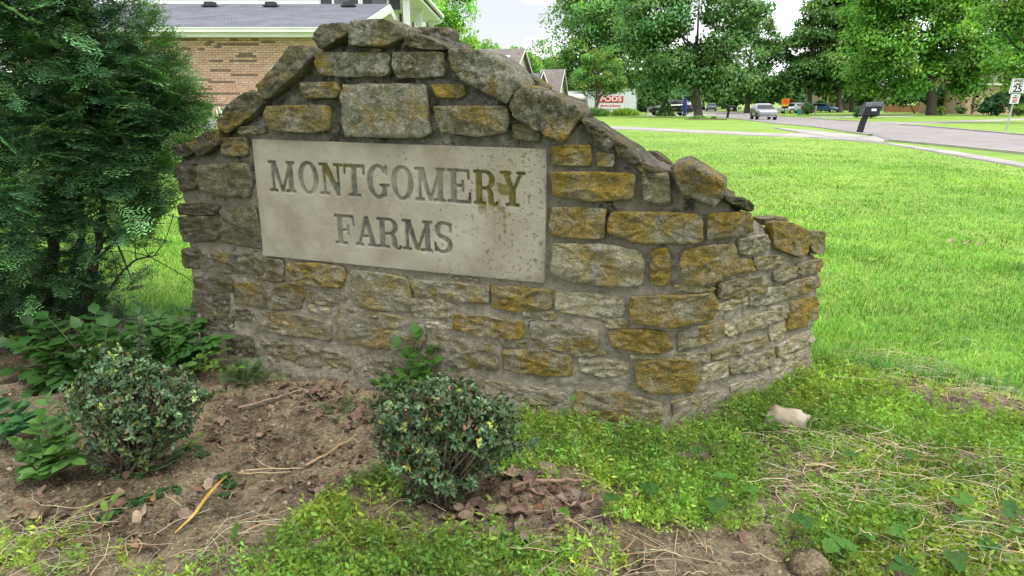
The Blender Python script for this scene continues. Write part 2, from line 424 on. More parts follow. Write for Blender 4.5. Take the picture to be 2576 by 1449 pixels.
# ================================================================== the stone sign wall
def ground0(u, v):
    d = ray(u, v); t = -CAMH / d[2]; return np.array([d[0]*t, d[1]*t])
WB, WA, WR = ground0(1665, 1075), ground0(690, 935), ground0(2030, 930)
D1 = unit(WA - WB); NF = np.array([D1[1], -D1[0]]); NF = NF if NF[1] < 0 else -NF
KC = .22                                                   # the corner leans outwards as it rises
def cpt(z): return WB - D1 * (KC * z)
def surf(u, v, off=0.0):
    """(point, normal) on the wall face seen at (u,v); off > 0 is proud of the face"""
    d = ray(u, v); o = WB + NF * off
    A = np.array([[d[0], -D1[0]], [d[1], -D1[1]]]); t, s = np.linalg.solve(A, o)
    z = CAMH + d[2] * t
    if s >= -KC * z: return np.array([d[0]*t, d[1]*t, z]), np.array([NF[0], NF[1], 0.])
    for _ in range(25):
        C = cpt(min(max(z, 0), 1.4)); w = unit(WR - C); n = np.array([w[1], -w[0]]); o = C + n * off
        A = np.array([[d[0], -w[0]], [d[1], -w[1]]]); t, s = np.linalg.solve(A, o)
        z = .5 * z + .5 * (CAMH + d[2] * t)
    return np.array([d[0]*t, d[1]*t, CAMH + d[2]*t]), np.array([n[0], n[1], 0.])
def face_pt(s, z): return np.array([WB[0] + D1[0]*s, WB[1] + D1[1]*s, z])
def on_face(u, v):
    d = ray(u, v); A = np.array([[d[0], -D1[0]], [d[1], -D1[1]]]); t, s = np.linalg.solve(A, WB)
    return s, CAMH + d[2] * t

wall = thing('sign_wall', 'low stepped wall of rough lichen-covered stone carrying a carved pale name tablet', 'stone wall', (WB[0], WB[1], 0))

# ---- stone: grey-brown rock, ochre lichen, pale grey lichen; per-stone amounts ride in the object colour
m_stone, t, b, L = new_mat('lichened_stone')
tc = N(t, 'ShaderNodeTexCoord'); oi = N(t, 'ShaderNodeObjectInfo')
sep = N(t, 'ShaderNodeSeparateColor'); L(oi.outputs['Color'], sep.inputs[0])
vadd = N(t, 'ShaderNodeVectorMath', operation='ADD'); L(tc.outputs['Object'], vadd.inputs[0])
vm = N(t, 'ShaderNodeVectorMath', operation='SCALE'); vm.inputs[0].default_value = (9, 7, 5); L(oi.outputs['Random'], vm.inputs['Scale']); L(vm.outputs[0], vadd.inputs[1])
def noise_n(scale, det=5.0, rough=.6, stretch=None):
    n = N(t, 'ShaderNodeTexNoise', Scale=scale, Detail=det, Roughness=rough)
    if stretch:
        mpp = N(t, 'ShaderNodeMapping'); mpp.inputs['Scale'].default_value = stretch; L(vadd.outputs[0], mpp.inputs[0]); L(mpp.outputs[0], n.inputs['Vector'])
    else: L(vadd.outputs[0], n.inputs['Vector'])
    return n
def math_n(op, a, bb, c=None, clamp=False):
    n = N(t, 'ShaderNodeMath', operation=op); n.use_clamp = clamp
    for i, x in enumerate((a, bb, c)):
        if x is None: continue
        if isinstance(x, (int, float)): n.inputs[i].default_value = x
        else: L(x, n.inputs[i])
    return n.outputs[0]
def ramp_n(fac, *els):
    r = N(t, 'ShaderNodeValToRGB'); cr = r.color_ramp
    cr.elements[0].position, cr.elements[0].color = els[0][0], (*els[0][1], 1)
    cr.elements[1].position, cr.elements[1].color = els[-1][0], (*els[-1][1], 1)
    for p, c in els[1:-1]:
        e = cr.elements.new(p); e.color = (*c, 1)
    L(fac, r.inputs['Fac']); return r.outputs[0]
def mix_n(fac, a, bb, bt='MIX'):
    n = N(t, 'ShaderNodeMix', data_type='RGBA', blend_type=bt)
    if isinstance(fac, (int, float)): n.inputs[0].default_value = fac
    else: L(fac, n.inputs[0])
    for i, x in ((6, a), (7, bb)):
        if isinstance(x, tuple): n.inputs[i].default_value = (*x, 1)
        else: L(x, n.inputs[i])
    return n.outputs[2]
big, mid, fine, grain = noise_n(5, 4), noise_n(17, 6, .65), noise_n(70, 6, .7), noise_n(190, 3, .6)
rock = ramp_n(mid.outputs['Fac'], (.3, (.092, .084, .062)), (.5, (.178, .164, .124)), (.72, (.30, .283, .228)))
# olive algae film
alg = math_n('MULTIPLY', math_n('SUBTRACT', noise_n(9, 5, .7).outputs['Fac'], .43), 4.5, None, True)
rock = mix_n(math_n('MULTIPLY', alg, .72), rock, (.14, .12, .036))
tone = math_n('MULTIPLY_ADD', sep.outputs[1], 3.5, -.28)
rock = mix_n(1.0, rock, (1, 1, 1), 'MULTIPLY')
tn = N(t, 'ShaderNodeCombineColor'); [L(tone, tn.inputs[i]) for i in range(3)]
rock = mix_n(1.0, rock, tn.outputs[0], 'MULTIPLY')
# pale grey crust lichen: blotches and rings
pv = math_n('ADD', math_n('MULTIPLY', noise_n(34, 7, .8).outputs['Fac'], .75), math_n('MULTIPLY', big.outputs['Fac'], .25))
pale = math_n('MULTIPLY', math_n('SUBTRACT', pv, math_n('MULTIPLY_ADD', sep.outputs[2], -.15, .635)), 18, None, True)
rock = mix_n(math_n('MULTIPLY', pale, .8), rock, ramp_n(fine.outputs['Fac'], (.3, (.19, .19, .17)), (.7, (.42, .42, .38))))
# ochre lichen
ov = math_n('ADD', math_n('MULTIPLY', noise_n(7.5, 5, .6).outputs['Fac'], .6), math_n('MULTIPLY', noise_n(60, 7, .85).outputs['Fac'], .4))
och = math_n('MULTIPLY', math_n('SUBTRACT', math_n('MULTIPLY_ADD', sep.outputs[0], .19, ov), .585), 11, None, True)
ochc = ramp_n(noise_n(24, 5, .7).outputs['Fac'], (.3, (.13, .108, .024)), (.5, (.27, .195, .027)), (.74, (.43, .265, .022)))
colr = mix_n(math_n('MULTIPLY', och, .84), rock, ochc)
pv2 = math_n('ADD', math_n('MULTIPLY', noise_n(30, 7, .78).outputs['Fac'], .6), math_n('MULTIPLY', noise_n(7, 3).outputs['Fac'], .4))
pale2 = math_n('MULTIPLY', math_n('SUBTRACT', pv2, math_n('MULTIPLY_ADD', sep.outputs[2], -.13, .645)), 22, None, True)
colr = mix_n(math_n('MULTIPLY', pale2, .72), colr, ramp_n(fine.outputs['Fac'], (.3, (.17, .165, .14)), (.7, (.40, .40, .36))))
# pits, then cracks: relief shade put into the colour, the bump alone reads weakly
pit = math_n('MULTIPLY', math_n('SUBTRACT', .36, fine.outputs['Fac']), 9, None, True)
colr = mix_n(math_n('MULTIPLY', pit, .6), colr, (.035, .03, .022))
vor = N(t, 'ShaderNodeTexVoronoi', Scale=13.0, feature='DISTANCE_TO_EDGE'); vd = N(t, 'ShaderNodeVectorMath', operation='ADD'); vs_ = N(t, 'ShaderNodeVectorMath', operation='SCALE'); vs_.inputs['Scale'].default_value = .10
L(mid.outputs['Color'], vs_.inputs[0]); L(vadd.outputs[0], vd.inputs[0]); L(vs_.outputs[0], vd.inputs[1]); L(vd.outputs[0], vor.inputs['Vector'])
crk = math_n('SUBTRACT', 1.0, math_n('MULTIPLY', vor.outputs['Distance'], 22, None, True))
colr = mix_n(math_n('MULTIPLY', math_n('MULTIPLY', crk, math_n('MULTIPLY', math_n('SUBTRACT', big.outputs['Fac'], .42), 5, None, True)), .55), colr, (.04, .034, .024))
grn_ = noise_n(110, 5, .8); gm = ramp_n(grn_.outputs['Fac'], (.34, (.55, .55, .53)), (.5, (1, 1, 1)), (.68, (1.55, 1.55, 1.5)))
colr = mix_n(1.0, colr, gm, 'MULTIPLY')
L(colr, b.inputs['Base Color']); b.inputs['Roughness'].default_value = .93; b.inputs['Specular IOR Level'].default_value = .2
lay = noise_n(15, 7, .72, (1, 1, 1.7))
hh = math_n('ADD', math_n('MULTIPLY', lay.outputs['Fac'], 1.9), math_n('ADD', math_n('MULTIPLY', fine.outputs['Fac'], .6), math_n('MULTIPLY', grain.outputs['Fac'], .18)))
bp = N(t, 'ShaderNodeBump', Strength=.9, Distance=.03); L(hh, bp.inputs['Height']); L(bp.outputs[0], b.inputs['Normal'])

# ---- mortar
m_mort, t, b, L = new_mat('weathered_mortar')
tc = N(t, 'ShaderNodeTexCoord'); vadd = tc; 
class _O: pass
def noise_m(scale, det=5.0, rough=.6):
    n = N(t, 'ShaderNodeTexNoise', Scale=scale, Detail=det, Roughness=rough); L(tc.outputs['Object'], n.inputs['Vector']); return n
sepz = N(t, 'ShaderNodeSeparateXYZ'); L(tc.outputs['Object'], sepz.inputs[0])
age = math_n('ADD', math_n('MULTIPLY_ADD', sepz.outputs['Z'], 1.2, -.68), math_n('MULTIPLY', math_n('SUBTRACT', noise_m(3.5, 5).outputs['Fac'], .5), 1.6), None, True)
fresh = ramp_n(noise_m(22, 7, .78).outputs['Fac'], (.30, (.22, .19, .14)), (.46, (.43, .385, .30)), (.66, (.62, .57, .47)))
old = ramp_n(noise_m(14, 6, .7).outputs['Fac'], (.32, (.07, .066, .055)), (.48, (.17, .16, .135)), (.68, (.38, .365, .33)))
colr = mix_n(age, fresh, old)
mo = math_n('MULTIPLY', math_n('SUBTRACT', math_n('ADD', math_n('MULTIPLY', noise_m(4.5, 4).outputs['Fac'], .6), math_n('MULTIPLY', noise_m(50, 6, .8).outputs['Fac'], .4)), .56), 9, None, True)
colr = mix_n(math_n('MULTIPLY', mo, .45), colr, (.20, .15, .035))
blk = math_n('MULTIPLY', math_n('SUBTRACT', noise_m(8, 7, .75).outputs['Fac'], math_n('MULTIPLY_ADD', sepz.outputs['Z'], -.07, .64)), 14, None, True)
colr = mix_n(math_n('MULTIPLY', blk, .8), colr, (.028, .025, .022))
L(colr, b.inputs['Base Color']); b.inputs['Roughness'].default_value = .95; b.inputs['Specular IOR Level'].default_value = .15
hh = math_n('ADD', noise_m(45, 7, .75).outputs['Fac'], math_n('MULTIPLY', noise_m(160, 3).outputs['Fac'], .4))
bp = N(t, 'ShaderNodeBump', Strength=1.0, Distance=.05); L(hh, bp.inputs['Height']); L(bp.outputs[0], b.inputs['Normal'])

# ---- mortar core under a stepped top
TOP = [(462, 392), (500, 398), (565, 345), (600, 305), (672, 252), (700, 232), (792, 152), (803, 118), (822, 112), (882, 95), (1010, 88), (1060, 96), (1132, 118), (1150, 150),
       (1290, 245), (1310, 236), (1440, 300), (1475, 318), (1530, 352), (1600, 402), (1650, 432), (1700, 445), (1740, 450), (1810, 490), (1835, 500), (1880, 526), (1896, 548),
       (1930, 566), (1960, 590), (2010, 618), (2045, 630), (2066, 650)]
tu, tv = np.array(TOP, float).T
S_LEFT = on_face(468, 560)[0]
NCOL, NWING, NROW, THK = 160, 66, 92, .36
def col_pt(a, z):
    if a <= NCOL:
        q = a / NCOL; C = cpt(max(z, 0)); A = np.array([WB[0] + D1[0]*S_LEFT, WB[1] + D1[1]*S_LEFT]); return A*(1-q) + C*q
    q = (a - NCOL) / NWING; return cpt(max(z, 0))*(1-q) + WR*q
def col_n(a):
    w = unit(WR - cpt(.4)); nw = np.array([w[1], -w[0]])
    q = float(ss(NCOL - 8, NCOL + 8, a)); return unit(NF*(1-q) + nw*q)
front, back = [], []
for a in range(NCOL + NWING + 1):
    lo_, hi_ = .1, 2.2
    for _ in range(30):
        z = (lo_ + hi_)/2; p = col_pt(a, z); u, v = proj((p[0], p[1], z))
        if v > np.interp(u, tu, tv): lo_ = z
        else: hi_ = z
    zt = lo_; n = col_n(a)
    for r in range(NROW + 1):
        z = -.12 + (zt + .12) * r / NROW; p = col_pt(a, z)
        k = .010 * mnoise.noise((p[0]*9, p[1]*9, z*9)) + .008 * mnoise.noise((p[0]*26, p[1]*26, z*30)) + .005*mnoise.noise((p[0]*62, p[1]*62, z*62))
        k -= .0005 + .007*float(ss(.42, .75, z))
        if z < .1: k += .014 * (1 - max(z, 0)/.1)                      # a spread foot
        if r > NROW - 5: k -= .007 * (r - NROW + 5)
        front.append((p[0] + n[0]*k, p[1] + n[1]*k, z + (.016 * mnoise.noise((a*.26, 1, 2)) if r == NROW else 0)))
        back.append((p[0] - n[0]*(THK - .02 * mnoise.noise((a*.3, z*9, 9))), p[1] - n[1]*THK, z))
mb = MB(); nr = NROW + 1; na = NCOL + NWING + 1; nv = na * nr
mb.v = [tuple(map(float, p)) for p in front + back]
topmid = []
for a in range(na):
    f_, b_ = np.array(front[a*nr + NROW]), np.array(back[a*nr + NROW])
    for k in (1, 2, 3):
        q = k/4; p = f_*(1-q) + b_*q; p[2] += .014 + .034 * mnoise.noise((p[0]*11, p[1]*11, p[2]*6)) + .02 * mnoise.noise((p[0]*31, p[1]*31, 4)); topmid.append(tuple(p))
mb.v += topmid; fs = []
for a in range(na - 1):
    for r in range(NROW):
        i, j = a*nr + r, (a+1)*nr + r
        fs.append((i, j, j+1, i+1)); fs.append((nv+i, nv+i+1, nv+j+1, nv+j))
    c0 = [a*nr + NROW] + [2*nv + a*3 + k for k in range(3)] + [nv + a*nr + NROW]
    c1 = [(a+1)*nr + NROW] + [2*nv + (a+1)*3 + k for k in range(3)] + [nv + (a+1)*nr + NROW]
    for k in range(4): fs.append((c0[k], c1[k], c1[k+1], c0[k+1]))
for a in (0, na - 1):
    for r in range(NROW):
        i = a*nr + r; fs.append((i, i+1, nv+i+1, nv+i) if a == 0 else (i, nv+i, nv+i+1, i+1))
    c = [a*nr + NROW] + [2*nv + a*3 + k for k in range(3)] + [nv + a*nr + NROW]
    fs.append(tuple(c))
mb.f = fs; mb.m = [0] * len(fs)
mb.build('mortar_core', m_mort, wall, smooth=True)

# ---- the stones, outlined where they sit.  rows: "ochre tone pale proud(mm) kind | x,y x,y ..."   kind f = set in the face, c = coping, r = coping of the rear side; left-end tones are lowered for shade and darker algae
STONES = """
.35 .34 .5 45 c|801,95 817,63 861,58 880,80 877,93 817,125
.42 .42 .9 45 c|887,55 944,50 984,50 1014,70 1012,97 977,118 887,115
.15 .34 .5 20 r|1030,72 1124,71 1137,82 1137,118 1030,105
.42 .38 .6 45 c|657,213 676,197 741,117 767,117 791,143 761,187 684,248 660,247
.40 .34 .5 45 c|563,300 580,270 600,250 623,233 644,229 668,237 674,250 667,263 640,290 580,335 566,325
.30 .28 .5 40 c|490,353 530,330 567,325 563,360 513,393 488,367
.10 .24 .5 30 c|443,367 480,358 496,378 480,392 447,393
.48 .46 .9 26 f|796,133 979,133 984,183 974,192 877,193 811,190 800,167
.30 .36 .8 26 f|992,132 1117,132 1121,193 1004,197 992,167
.28 .33 .4 34 c|1466,298 1500,314 1532,336 1556,362 1530,376 1488,340
.22 .31 .4 30 c|1534,342 1566,358 1604,388 1618,412 1590,412 1556,384
.26 .30 .4 30 c|1598,398 1640,418 1680,436 1684,448 1640,446 1606,424
.20 .34 .5 26 c|1020,92 1060,88 1120,112 1130,124 1090,126 1030,118
.15 .56 .4 12 f|1140,700 1200,706 1200,702 1140,696
.14 .44 .4 12 f|650,715 700,722 700,735 650,730
.12 .52 .4 14 f|900,790 980,798 982,806 900,800
.10 .62 .4 12 f|1320,780 1395,786 1396,802 1322,798
.16 .60 .4 12 f|1520,800 1580,806 1580,822 1522,818
.10 .66 .4 12 f|1700,890 1780,886 1782,902 1762,912 1702,900
.12 .64 .4 12 f|1440,880 1520,884 1524,892 1442,892
.12 .66 .4 12 f|1590,892 1660,894 1660,902 1592,902
.10 .70 .4 14 f|1852,744 1880,738 1880,756 1853,762
.12 .66 .4 14 f|1700,716 1790,722 1790,732 1700,730
.12 .56 .4 12 f|1258,850 1330,862 1330,872 1260,868
.10 .54 .4 12 f|1100,938 1215,956 1215,985 1102,968
.10 .50 .4 12 f|930,905 980,912 990,940 932,935
.25 .42 .4 10 f|931,122 957,122 957,130 931,130
.35 .42 1.0 45 c|1137,123 1191,125 1232,135 1270,155 1300,190 1311,205 1305,230 1283,262 1255,248 1165,198 1140,167
.55 .46 .6 26 f|761,208 854,207 857,233 851,245 787,247 767,242
.52 .52 1.0 34 f|866,213 1072,212 1080,300 1086,337 1071,345 877,343 867,317
.75 .44 .3 24 f|1089,213 1171,213 1171,240 1161,246 1104,245
.66 .50 .5 32 f|676,267 831,265 836,293 832,328 791,333 687,328 674,300
.62 .50 .7 32 f|1097,267 1277,267 1284,293 1277,333 1211,343 1111,333 1099,293
.48 .44 .4 18 f|603,319 668,317 670,335 603,338
.20 .40 .6 16 f|1290,315 1325,312 1357,333 1357,356 1292,350
.55 .34 .8 48 c|1291,262 1305,232 1321,217 1351,227 1388,233 1418,247 1450,265 1465,285 1450,312 1421,358 1365,333 1300,295
.50 .36 .4 20 r|1290,182 1322,180 1345,198 1378,226 1370,240 1320,224
.30 .24 .4 12 r|1378,222 1420,246 1480,286 1484,310 1420,290
.25 .26 .4 12 r|1520,330 1556,344 1592,372 1600,398 1540,372
.30 .26 .4 14 r|1622,382 1650,384 1688,412 1690,432 1640,420
.80 .42 .3 22 f|1391,367 1485,365 1488,413 1475,416 1393,412
.45 .48 .9 16 f|1505,383 1545,388 1543,418 1503,417
.95 .50 .6 32 f|1391,432 1500,433 1595,437 1594,497 1575,500 1488,503 1396,492
.60 .42 .6 30 f|1618,437 1685,437 1685,507 1668,515 1621,500
.60 .38 .7 48 c|1690,415 1725,407 1781,427 1825,457 1825,485 1798,520 1755,500 1715,487
.42 .34 .6 30 c|1821,487 1868,500 1888,520 1886,531 1868,526 1825,499
.85 .58 1.1 28 f|1393,521 1525,525 1521,550 1518,598 1455,596 1391,590 1387,566
.92 .52 .8 40 f|1541,531 1615,533 1755,538 1768,556 1765,605 1721,609 1611,607 1555,596 1533,580
.74 .46 .6 30 f|1785,538 1878,533 1880,583 1821,595 1781,601
.52 .62 .7 38 f|1395,613 1541,618 1608,631 1616,660 1613,713 1588,716 1501,713 1428,701 1391,683
.95 .52 .6 28 f|1641,630 1678,626 1685,650 1683,710 1651,710 1640,700
.82 .56 .9 34 f|1718,633 1755,623 1838,616 1840,670 1835,690 1761,713 1728,713 1716,690
.40 .60 .7 22 f|1858,603 1925,590 1926,626 1875,640 1856,633
.75 .54 .4 24 f|1851,656 1886,655 1888,680 1851,685
.40 .58 .5 20 f|1900,650 1958,643 1965,662 1905,678
.60 .52 .5 24 f|1811,712 1921,693 1923,730 1808,750
.12 .82 .3 14 f|1808,766 1868,752 1868,768 1808,780
.30 .68 .9 22 f|1888,738 1970,720 1971,752 1887,768
.20 .80 .8 16 f|1405,736 1565,746 1563,793 1541,800 1401,780
.86 .56 .7 38 f|1591,746 1715,746 1788,736 1790,783 1775,803 1705,816 1621,813 1590,793
.95 .52 .5 24 f|1242,720 1385,730 1383,775 1290,778 1243,768
.62 .60 .8 22 f|1341,810 1501,830 1501,870 1475,880 1365,870 1340,846
.96 .56 .3 28 f|1538,828 1671,833 1690,876 1655,883 1551,871 1536,850
.62 .58 .5 24 f|1711,836 1808,811 1815,843 1755,866 1711,880
.12 .80 .5 14 f|1826,822 1838,818 1848,826 1848,838 1838,844 1826,840
.20 .66 .4 18 f|1858,806 1968,776 1970,802 1858,836
.22 .60 .4 18 f|1795,883 1925,843 1925,866 1795,905
.70 .60 .6 20 f|1268,880 1388,885 1435,898 1436,943 1400,943 1272,928
.22 .74 .5 12 f|1461,900 1578,915 1576,940 1521,944 1461,930
.96 .58 .4 26 f|1603,910 1690,908 1748,905 1752,955 1735,982 1650,983 1605,965
.15 .66 .4 16 f|1841,913 1940,880 1940,918 1838,940
.12 .78 .4 12 f|1768,927 1825,907 1822,943 1765,963
.14 .66 .5 14 f|1226,957 1290,966 1421,989 1423,1021 1310,1008 1228,990
.68 .62 .5 22 f|1451,983 1588,994 1664,1014 1663,1060 1641,1072 1535,1066 1448,1033
.14 .68 .5 14 f|1693,1009 1821,983 1823,1009 1755,1044 1698,1056
.12 .68 .4 14 f|1841,970 1920,950 1897,998 1838,1006
.10 .78 .4 22 f|1957,868 2035,832 2038,858 1957,896
.10 .76 .4 20 f|1940,912 2030,878 2032,916 1990,936 1942,955
.75 .50 .5 30 f|1943,560 1982,562 2030,584 2027,606 2010,646 1944,620
.70 .46 .4 26 f|2034,582 2069,585 2067,633 2042,635 2032,616
.15 .50 .4 12 r|1932,548 1974,545 1982,560 1940,566
.50 .50 .5 30 f|2008,664 2062,652 2065,665 2057,676 2006,689
.62 .58 .6 24 f|1950,682 2003,671 2004,688 1948,708
.80 .56 .6 30 f|1977,714 2050,694 2052,720 1976,747
.92 .58 .3 30 f|1992,762 2047,748 2047,796 2028,810 1975,828 1984,790
.18 .66 .5 16 f|1932,777 1976,770 1976,796 1932,809
.08 .82 .5 14 f|1935,822 1969,815 1967,843 1936,852
.62 .40 .4 22 f|560,347 623,347 625,390 563,392
.30 .34 .5 26 f|502,415 625,412 636,450 630,494 560,490 505,470
.05 .24 .4 26 f|450,413 495,416 499,470 456,480
.10 .32 .4 20 f|560,527 640,520 652,560 658,624 560,605
.05 .24 .4 20 f|455,512 550,515 550,538 458,540
.06 .25 .4 24 f|452,546 550,546 552,600 470,606
.15 .36 .5 18 f|507,640 634,640 637,686 511,680
.05 .27 .4 24 f|463,628 500,630 502,670 470,670
.10 .33 .4 18 f|493,697 580,700 582,733 495,723
.50 .40 .5 18 f|594,712 700,715 757,722 765,743 754,773 710,776 596,760
.08 .34 .4 18 f|490,732 573,743 573,793 494,780
.10 .36 .4 14 f|590,780 640,785 640,805 590,800
.08 .34 .4 16 f|511,790 585,800 585,830 514,820
.06 .34 .4 18 f|577,845 636,850 638,895 580,885
.25 .38 .4 18 f|643,650 709,656 711,704 643,698
.64 .50 .5 24 f|727,660 794,665 857,671 867,686 864,716 844,721 731,710
.62 .58 .9 28 f|891,680 1021,700 1032,736 1031,776 1014,781 907,766 889,723
.55 .50 .4 18 f|771,730 871,740 872,760 831,765 772,756
.22 .80 .1 12 f|784,766 827,773 826,786 782,780
.62 .58 .9 24 f|1044,703 1227,720 1227,760 1211,761 1071,746 1044,730
.06 .70 .4 14 f|1039,752 1127,757 1137,776 1127,796 1041,793
.04 .95 .5 14 f|1077,810 1137,816 1137,826 1077,820
.32 .54 .6 18 f|648,785 744,793 831,813 834,853 811,853 650,826
.52 .58 .9 22 f|856,776 927,780 1060,813 1069,836 1050,880 900,866 856,846
.74 .58 .5 22 f|1147,790 1311,810 1316,840 1305,851 1230,845 1146,825
.32 .50 .3 12 f|649,853 744,870 742,910 648,897
.14 .56 .6 14 f|759,866 877,896 880,930 758,916
.06 .60 .4 12 f|897,895 981,905 981,948 897,938
.34 .54 .6 18 f|1081,842 1227,866 1250,896 1247,930 1084,908
.08 .55 .4 12 f|1000,905 1070,915 1075,950 1000,945
.10 .56 .4 10 f|1090,925 1200,945 1200,985 1090,960
"""
def chaikin(poly, n):
    P = np.array(poly, float); Q = []
    for i in range(len(P)):
        a, c = P[i], P[(i+1) % len(P)]; l = np.hypot(*(c - a)); e = min(.28, 3.6 / max(l, 1e-6)); Q += [a*(1-e) + c*e, a*e + c*(1-e)]
    Q = np.array(Q + [Q[0]]); return resample(Q, n + 1)[:-1]
def make_stone(idx, pts, proud, kind):
    n = 60; C = chaikin(pts, n); c0 = C.mean(0); ex = (1.2 if kind != 'f' else float(np.interp(c0[1], [300, 520, 700], [1.5, 3.0, 5.5])))
    wv = C - c0; C = c0 + wv*(1 + ex/np.hypot(wv[:, 0], wv[:, 1]))[:, None]; base = -.25 if kind == 'r' else 0.0
    size = np.sqrt(abs(np.sum(C[:, 0]*np.roll(C[:, 1], -1) - C[:, 1]*np.roll(C[:, 0], -1)))/2)
    for i in range(n):
        w = C[i] - c0; k = 1 + .035 * mnoise.noise((C[i][0]*.05, C[i][1]*.05, idx*3.3)) + .028 * mnoise.noise((C[i][0]*.15, C[i][1]*.15, idx*1.7)) + .014 * mnoise.noise((C[i][0]*.4, C[i][1]*.4, idx*1.1))
        C[i] = c0 + w*k
    inset = 3.4 / max(size, 12); proud *= float(np.interp(c0[1], [480, 640], [1, .68]))
    deep = -.23 if kind == 'c' and pts[0][0] < 1800 else -.12 if kind == 'c' else (-.10 if kind == 'r' else -.035)
    rings = [(.97 if kind != 'f' else .96, deep)] + ([(1.0, deep*.55), (1.02, deep*.2)] if kind != 'f' else []) + [(1.0, -.004), (1.012, proud*.45), (1.0, proud*.72), (1 - inset*.22, proud*.93), (1 - inset*.75, proud), (.84*(1-inset*.4), proud), (.68, proud), (.52, proud), (.35, proud), (.18, proud)]
    V = []
    for sc, h in rings:
        for i in range(n):
            q = c0 + (C[i] - c0)*sc; P, nn = surf(q[0], q[1], base)
            if h > 0:
                w = min(1, h/proud)
                k = proud*.60*mnoise.noise(tuple(P*9 + idx*5.1)) + .0105*(abs(mnoise.noise(tuple(P*np.array([15, 15, 26]) + idx)))*2 - .6) + .0065*mnoise.noise(tuple(P*np.array([40, 40, 70]) + idx)) + .0025*mnoise.noise(tuple(P*95))
                h2 = max(h + w*k, .004 if sc < .9 else .002)
            else: h2 = h
            P = P + nn*h2
            if kind != 'f' and h <= 0: P[2] += .018 * mnoise.noise(tuple(P*8 + idx)) * (1 if h < 0 else .4)
            V.append(P)
    P, nn = surf(c0[0], c0[1], base); V.append(P + nn*(proud*(1 + .5*mnoise.noise(tuple(P*9 + idx*5.1)))))
    Pb, nb = surf(c0[0], c0[1], base); V.append(Pb + nb*deep)
    k = len(rings); fs = []
    for r in range(k - 1):
        for i in range(n):
            j = (i+1) % n; fs.append((r*n+i, r*n+j, (r+1)*n+j, (r+1)*n+i))
    for i in range(n):
        j = (i+1) % n; fs.append(((k-1)*n+i, (k-1)*n+j, k*n)); fs.append((j, i, k*n+1))
    # outlines run clockwise or not: make the fronts face out
    A = np.sum(C[:, 0]*np.roll(C[:, 1], -1) - C[:, 1]*np.roll(C[:, 0], -1))
    if A > 0: fs = [f[::-1] for f in fs]
    return V, fs
for idx, line in enumerate(l for l in STONES.strip().splitlines() if l):
    head, body = line.split('|'); h = head.split(); pts = [tuple(map(float, p.split(','))) for p in body.split()]
    V, fs = make_stone(idx, pts, float(h[3])/1000, h[4]); mb = MB(); mb.add(V, fs)
    o = mb.build('stone', m_stone, wall, smooth=True)
    if pts[0][1] < 350 or h[4] != 'f': h[1] = str(float(h[1])*.86)
    o.color = (float(h[0])*(.85 if float(h[0]) < .7 else 1), float(h[1]), float(h[2]), 1)

# ---- the carved tablet
sTL, zTL = on_face(640, 350); sTR, zTR = on_face(1375, 375); sBL, zBL = on_face(663, 642); sBR, zBR = on_face(1372, 712)
PW, PH = (sTL + sBL - sTR - sBR)/2, (zTL + zTR - zBL - zBR)/2
P_S0, P_Z0 = (sTL + sBL)/2, (zBL + zBR)/2
def tab_xy(u, v):                                          # tablet coordinates, metres from its lower left corner, its slight tilt undone
    s, z = on_face(u, v); x = P_S0 - s; q = x/PW
    zb, zt = zBL + (zBR - zBL)*q, zTL + (zTR - zTL)*q
    return x, (z - zb)/(zt - zb)*PH
GX, GY = 420, 168
gx = (np.arange(GX) + .5)/GX*PW; gy = (np.arange(GY) + .5)/GY*PH
def raster(gl, x0, x1, y0, y1, SX, SY, M):
    """glyph primitives (unit box) -> mask M"""
    w, h = x1 - x0, y1 - y0; X, Y = (SX - x0)/h, (SY - y0)/h; A = w/h
    for p in gl(A):
        if p[0] == 'b': m = (X >= p[1]) & (X <= p[3]) & (Y >= p[2]) & (Y <= p[4])
        elif p[0] == 'p': m = in_poly(X, Y, p[1])
        else:   # ring: cx cy rx ry, inner rx ry, angle a0..a1
            _, cx, cy, rx, ry, ix, iy, a0, a1 = p
            an = np.degrees(np.arctan2((Y - cy)/ry, (X - cx)/rx)) % 360
            ins = (((X-cx)/rx)**2 + ((Y-cy)/ry)**2 <= 1) & (((X-cx)/ix)**2 + ((Y-cy)/iy)**2 >= 1)
            m = ins & ((an >= a0) & (an <= a1) if a0 <= a1 else (an >= a0) | (an <= a1))
        M |= m
SF, TH, ST = .085, .10, .185                                # serif thickness, thin stroke, stem
def serif(x0, x1, top): return ('b', x0, 1 - SF, x1, 1) if top else ('b', x0, 0, x1, SF)
def g_M(A):
    l, r = .085*A, .915*A
    return [serif(0, .30*A, 1), serif(.70*A, A, 1), serif(0, .30*A, 0), serif(.60*A, A, 0), ('b', l+.02, 0, l+.02+TH, 1), ('b', r-ST, 0, r, 1),
            ('p', [(l-.01, 1), (l+ST+.02, 1), (.54*A, .05), (.44*A, .0)]), ('p', [(r-.10, 1), (r-.02, 1), (.54*A, 0), (.44*A, 0)])]
def g_O(A): return [('r', A/2, .5, A/2, .53, A/2 - ST*.95, .53 - TH, 0, 360)]
def g_N(A):
    return [serif(0, .34*A, 1), serif(.62*A, A, 1), serif(0, .40*A, 0), ('b', .14*A, 0, .14*A+TH, 1), ('b', .86*A-TH, 0, .86*A, 1), ('p', [(.08*A, 1), (.08*A+ST+.06, 1), (.86*A, .12), (.86*A, -.02), (.86*A-.13, -.02)])]
def g_T(A):
    return [('b', 0, 1-SF*1.15, A, 1), ('p', [(0, 1), (.10, 1), (.07, .68), (0, .68)]), ('p', [(A, 1), (A-.10, 1), (A-.07, .68), (A, .68)]), ('b', A/2-ST/2, 0, A/2+ST/2, 1), serif(.22*A, .78*A, 0)]
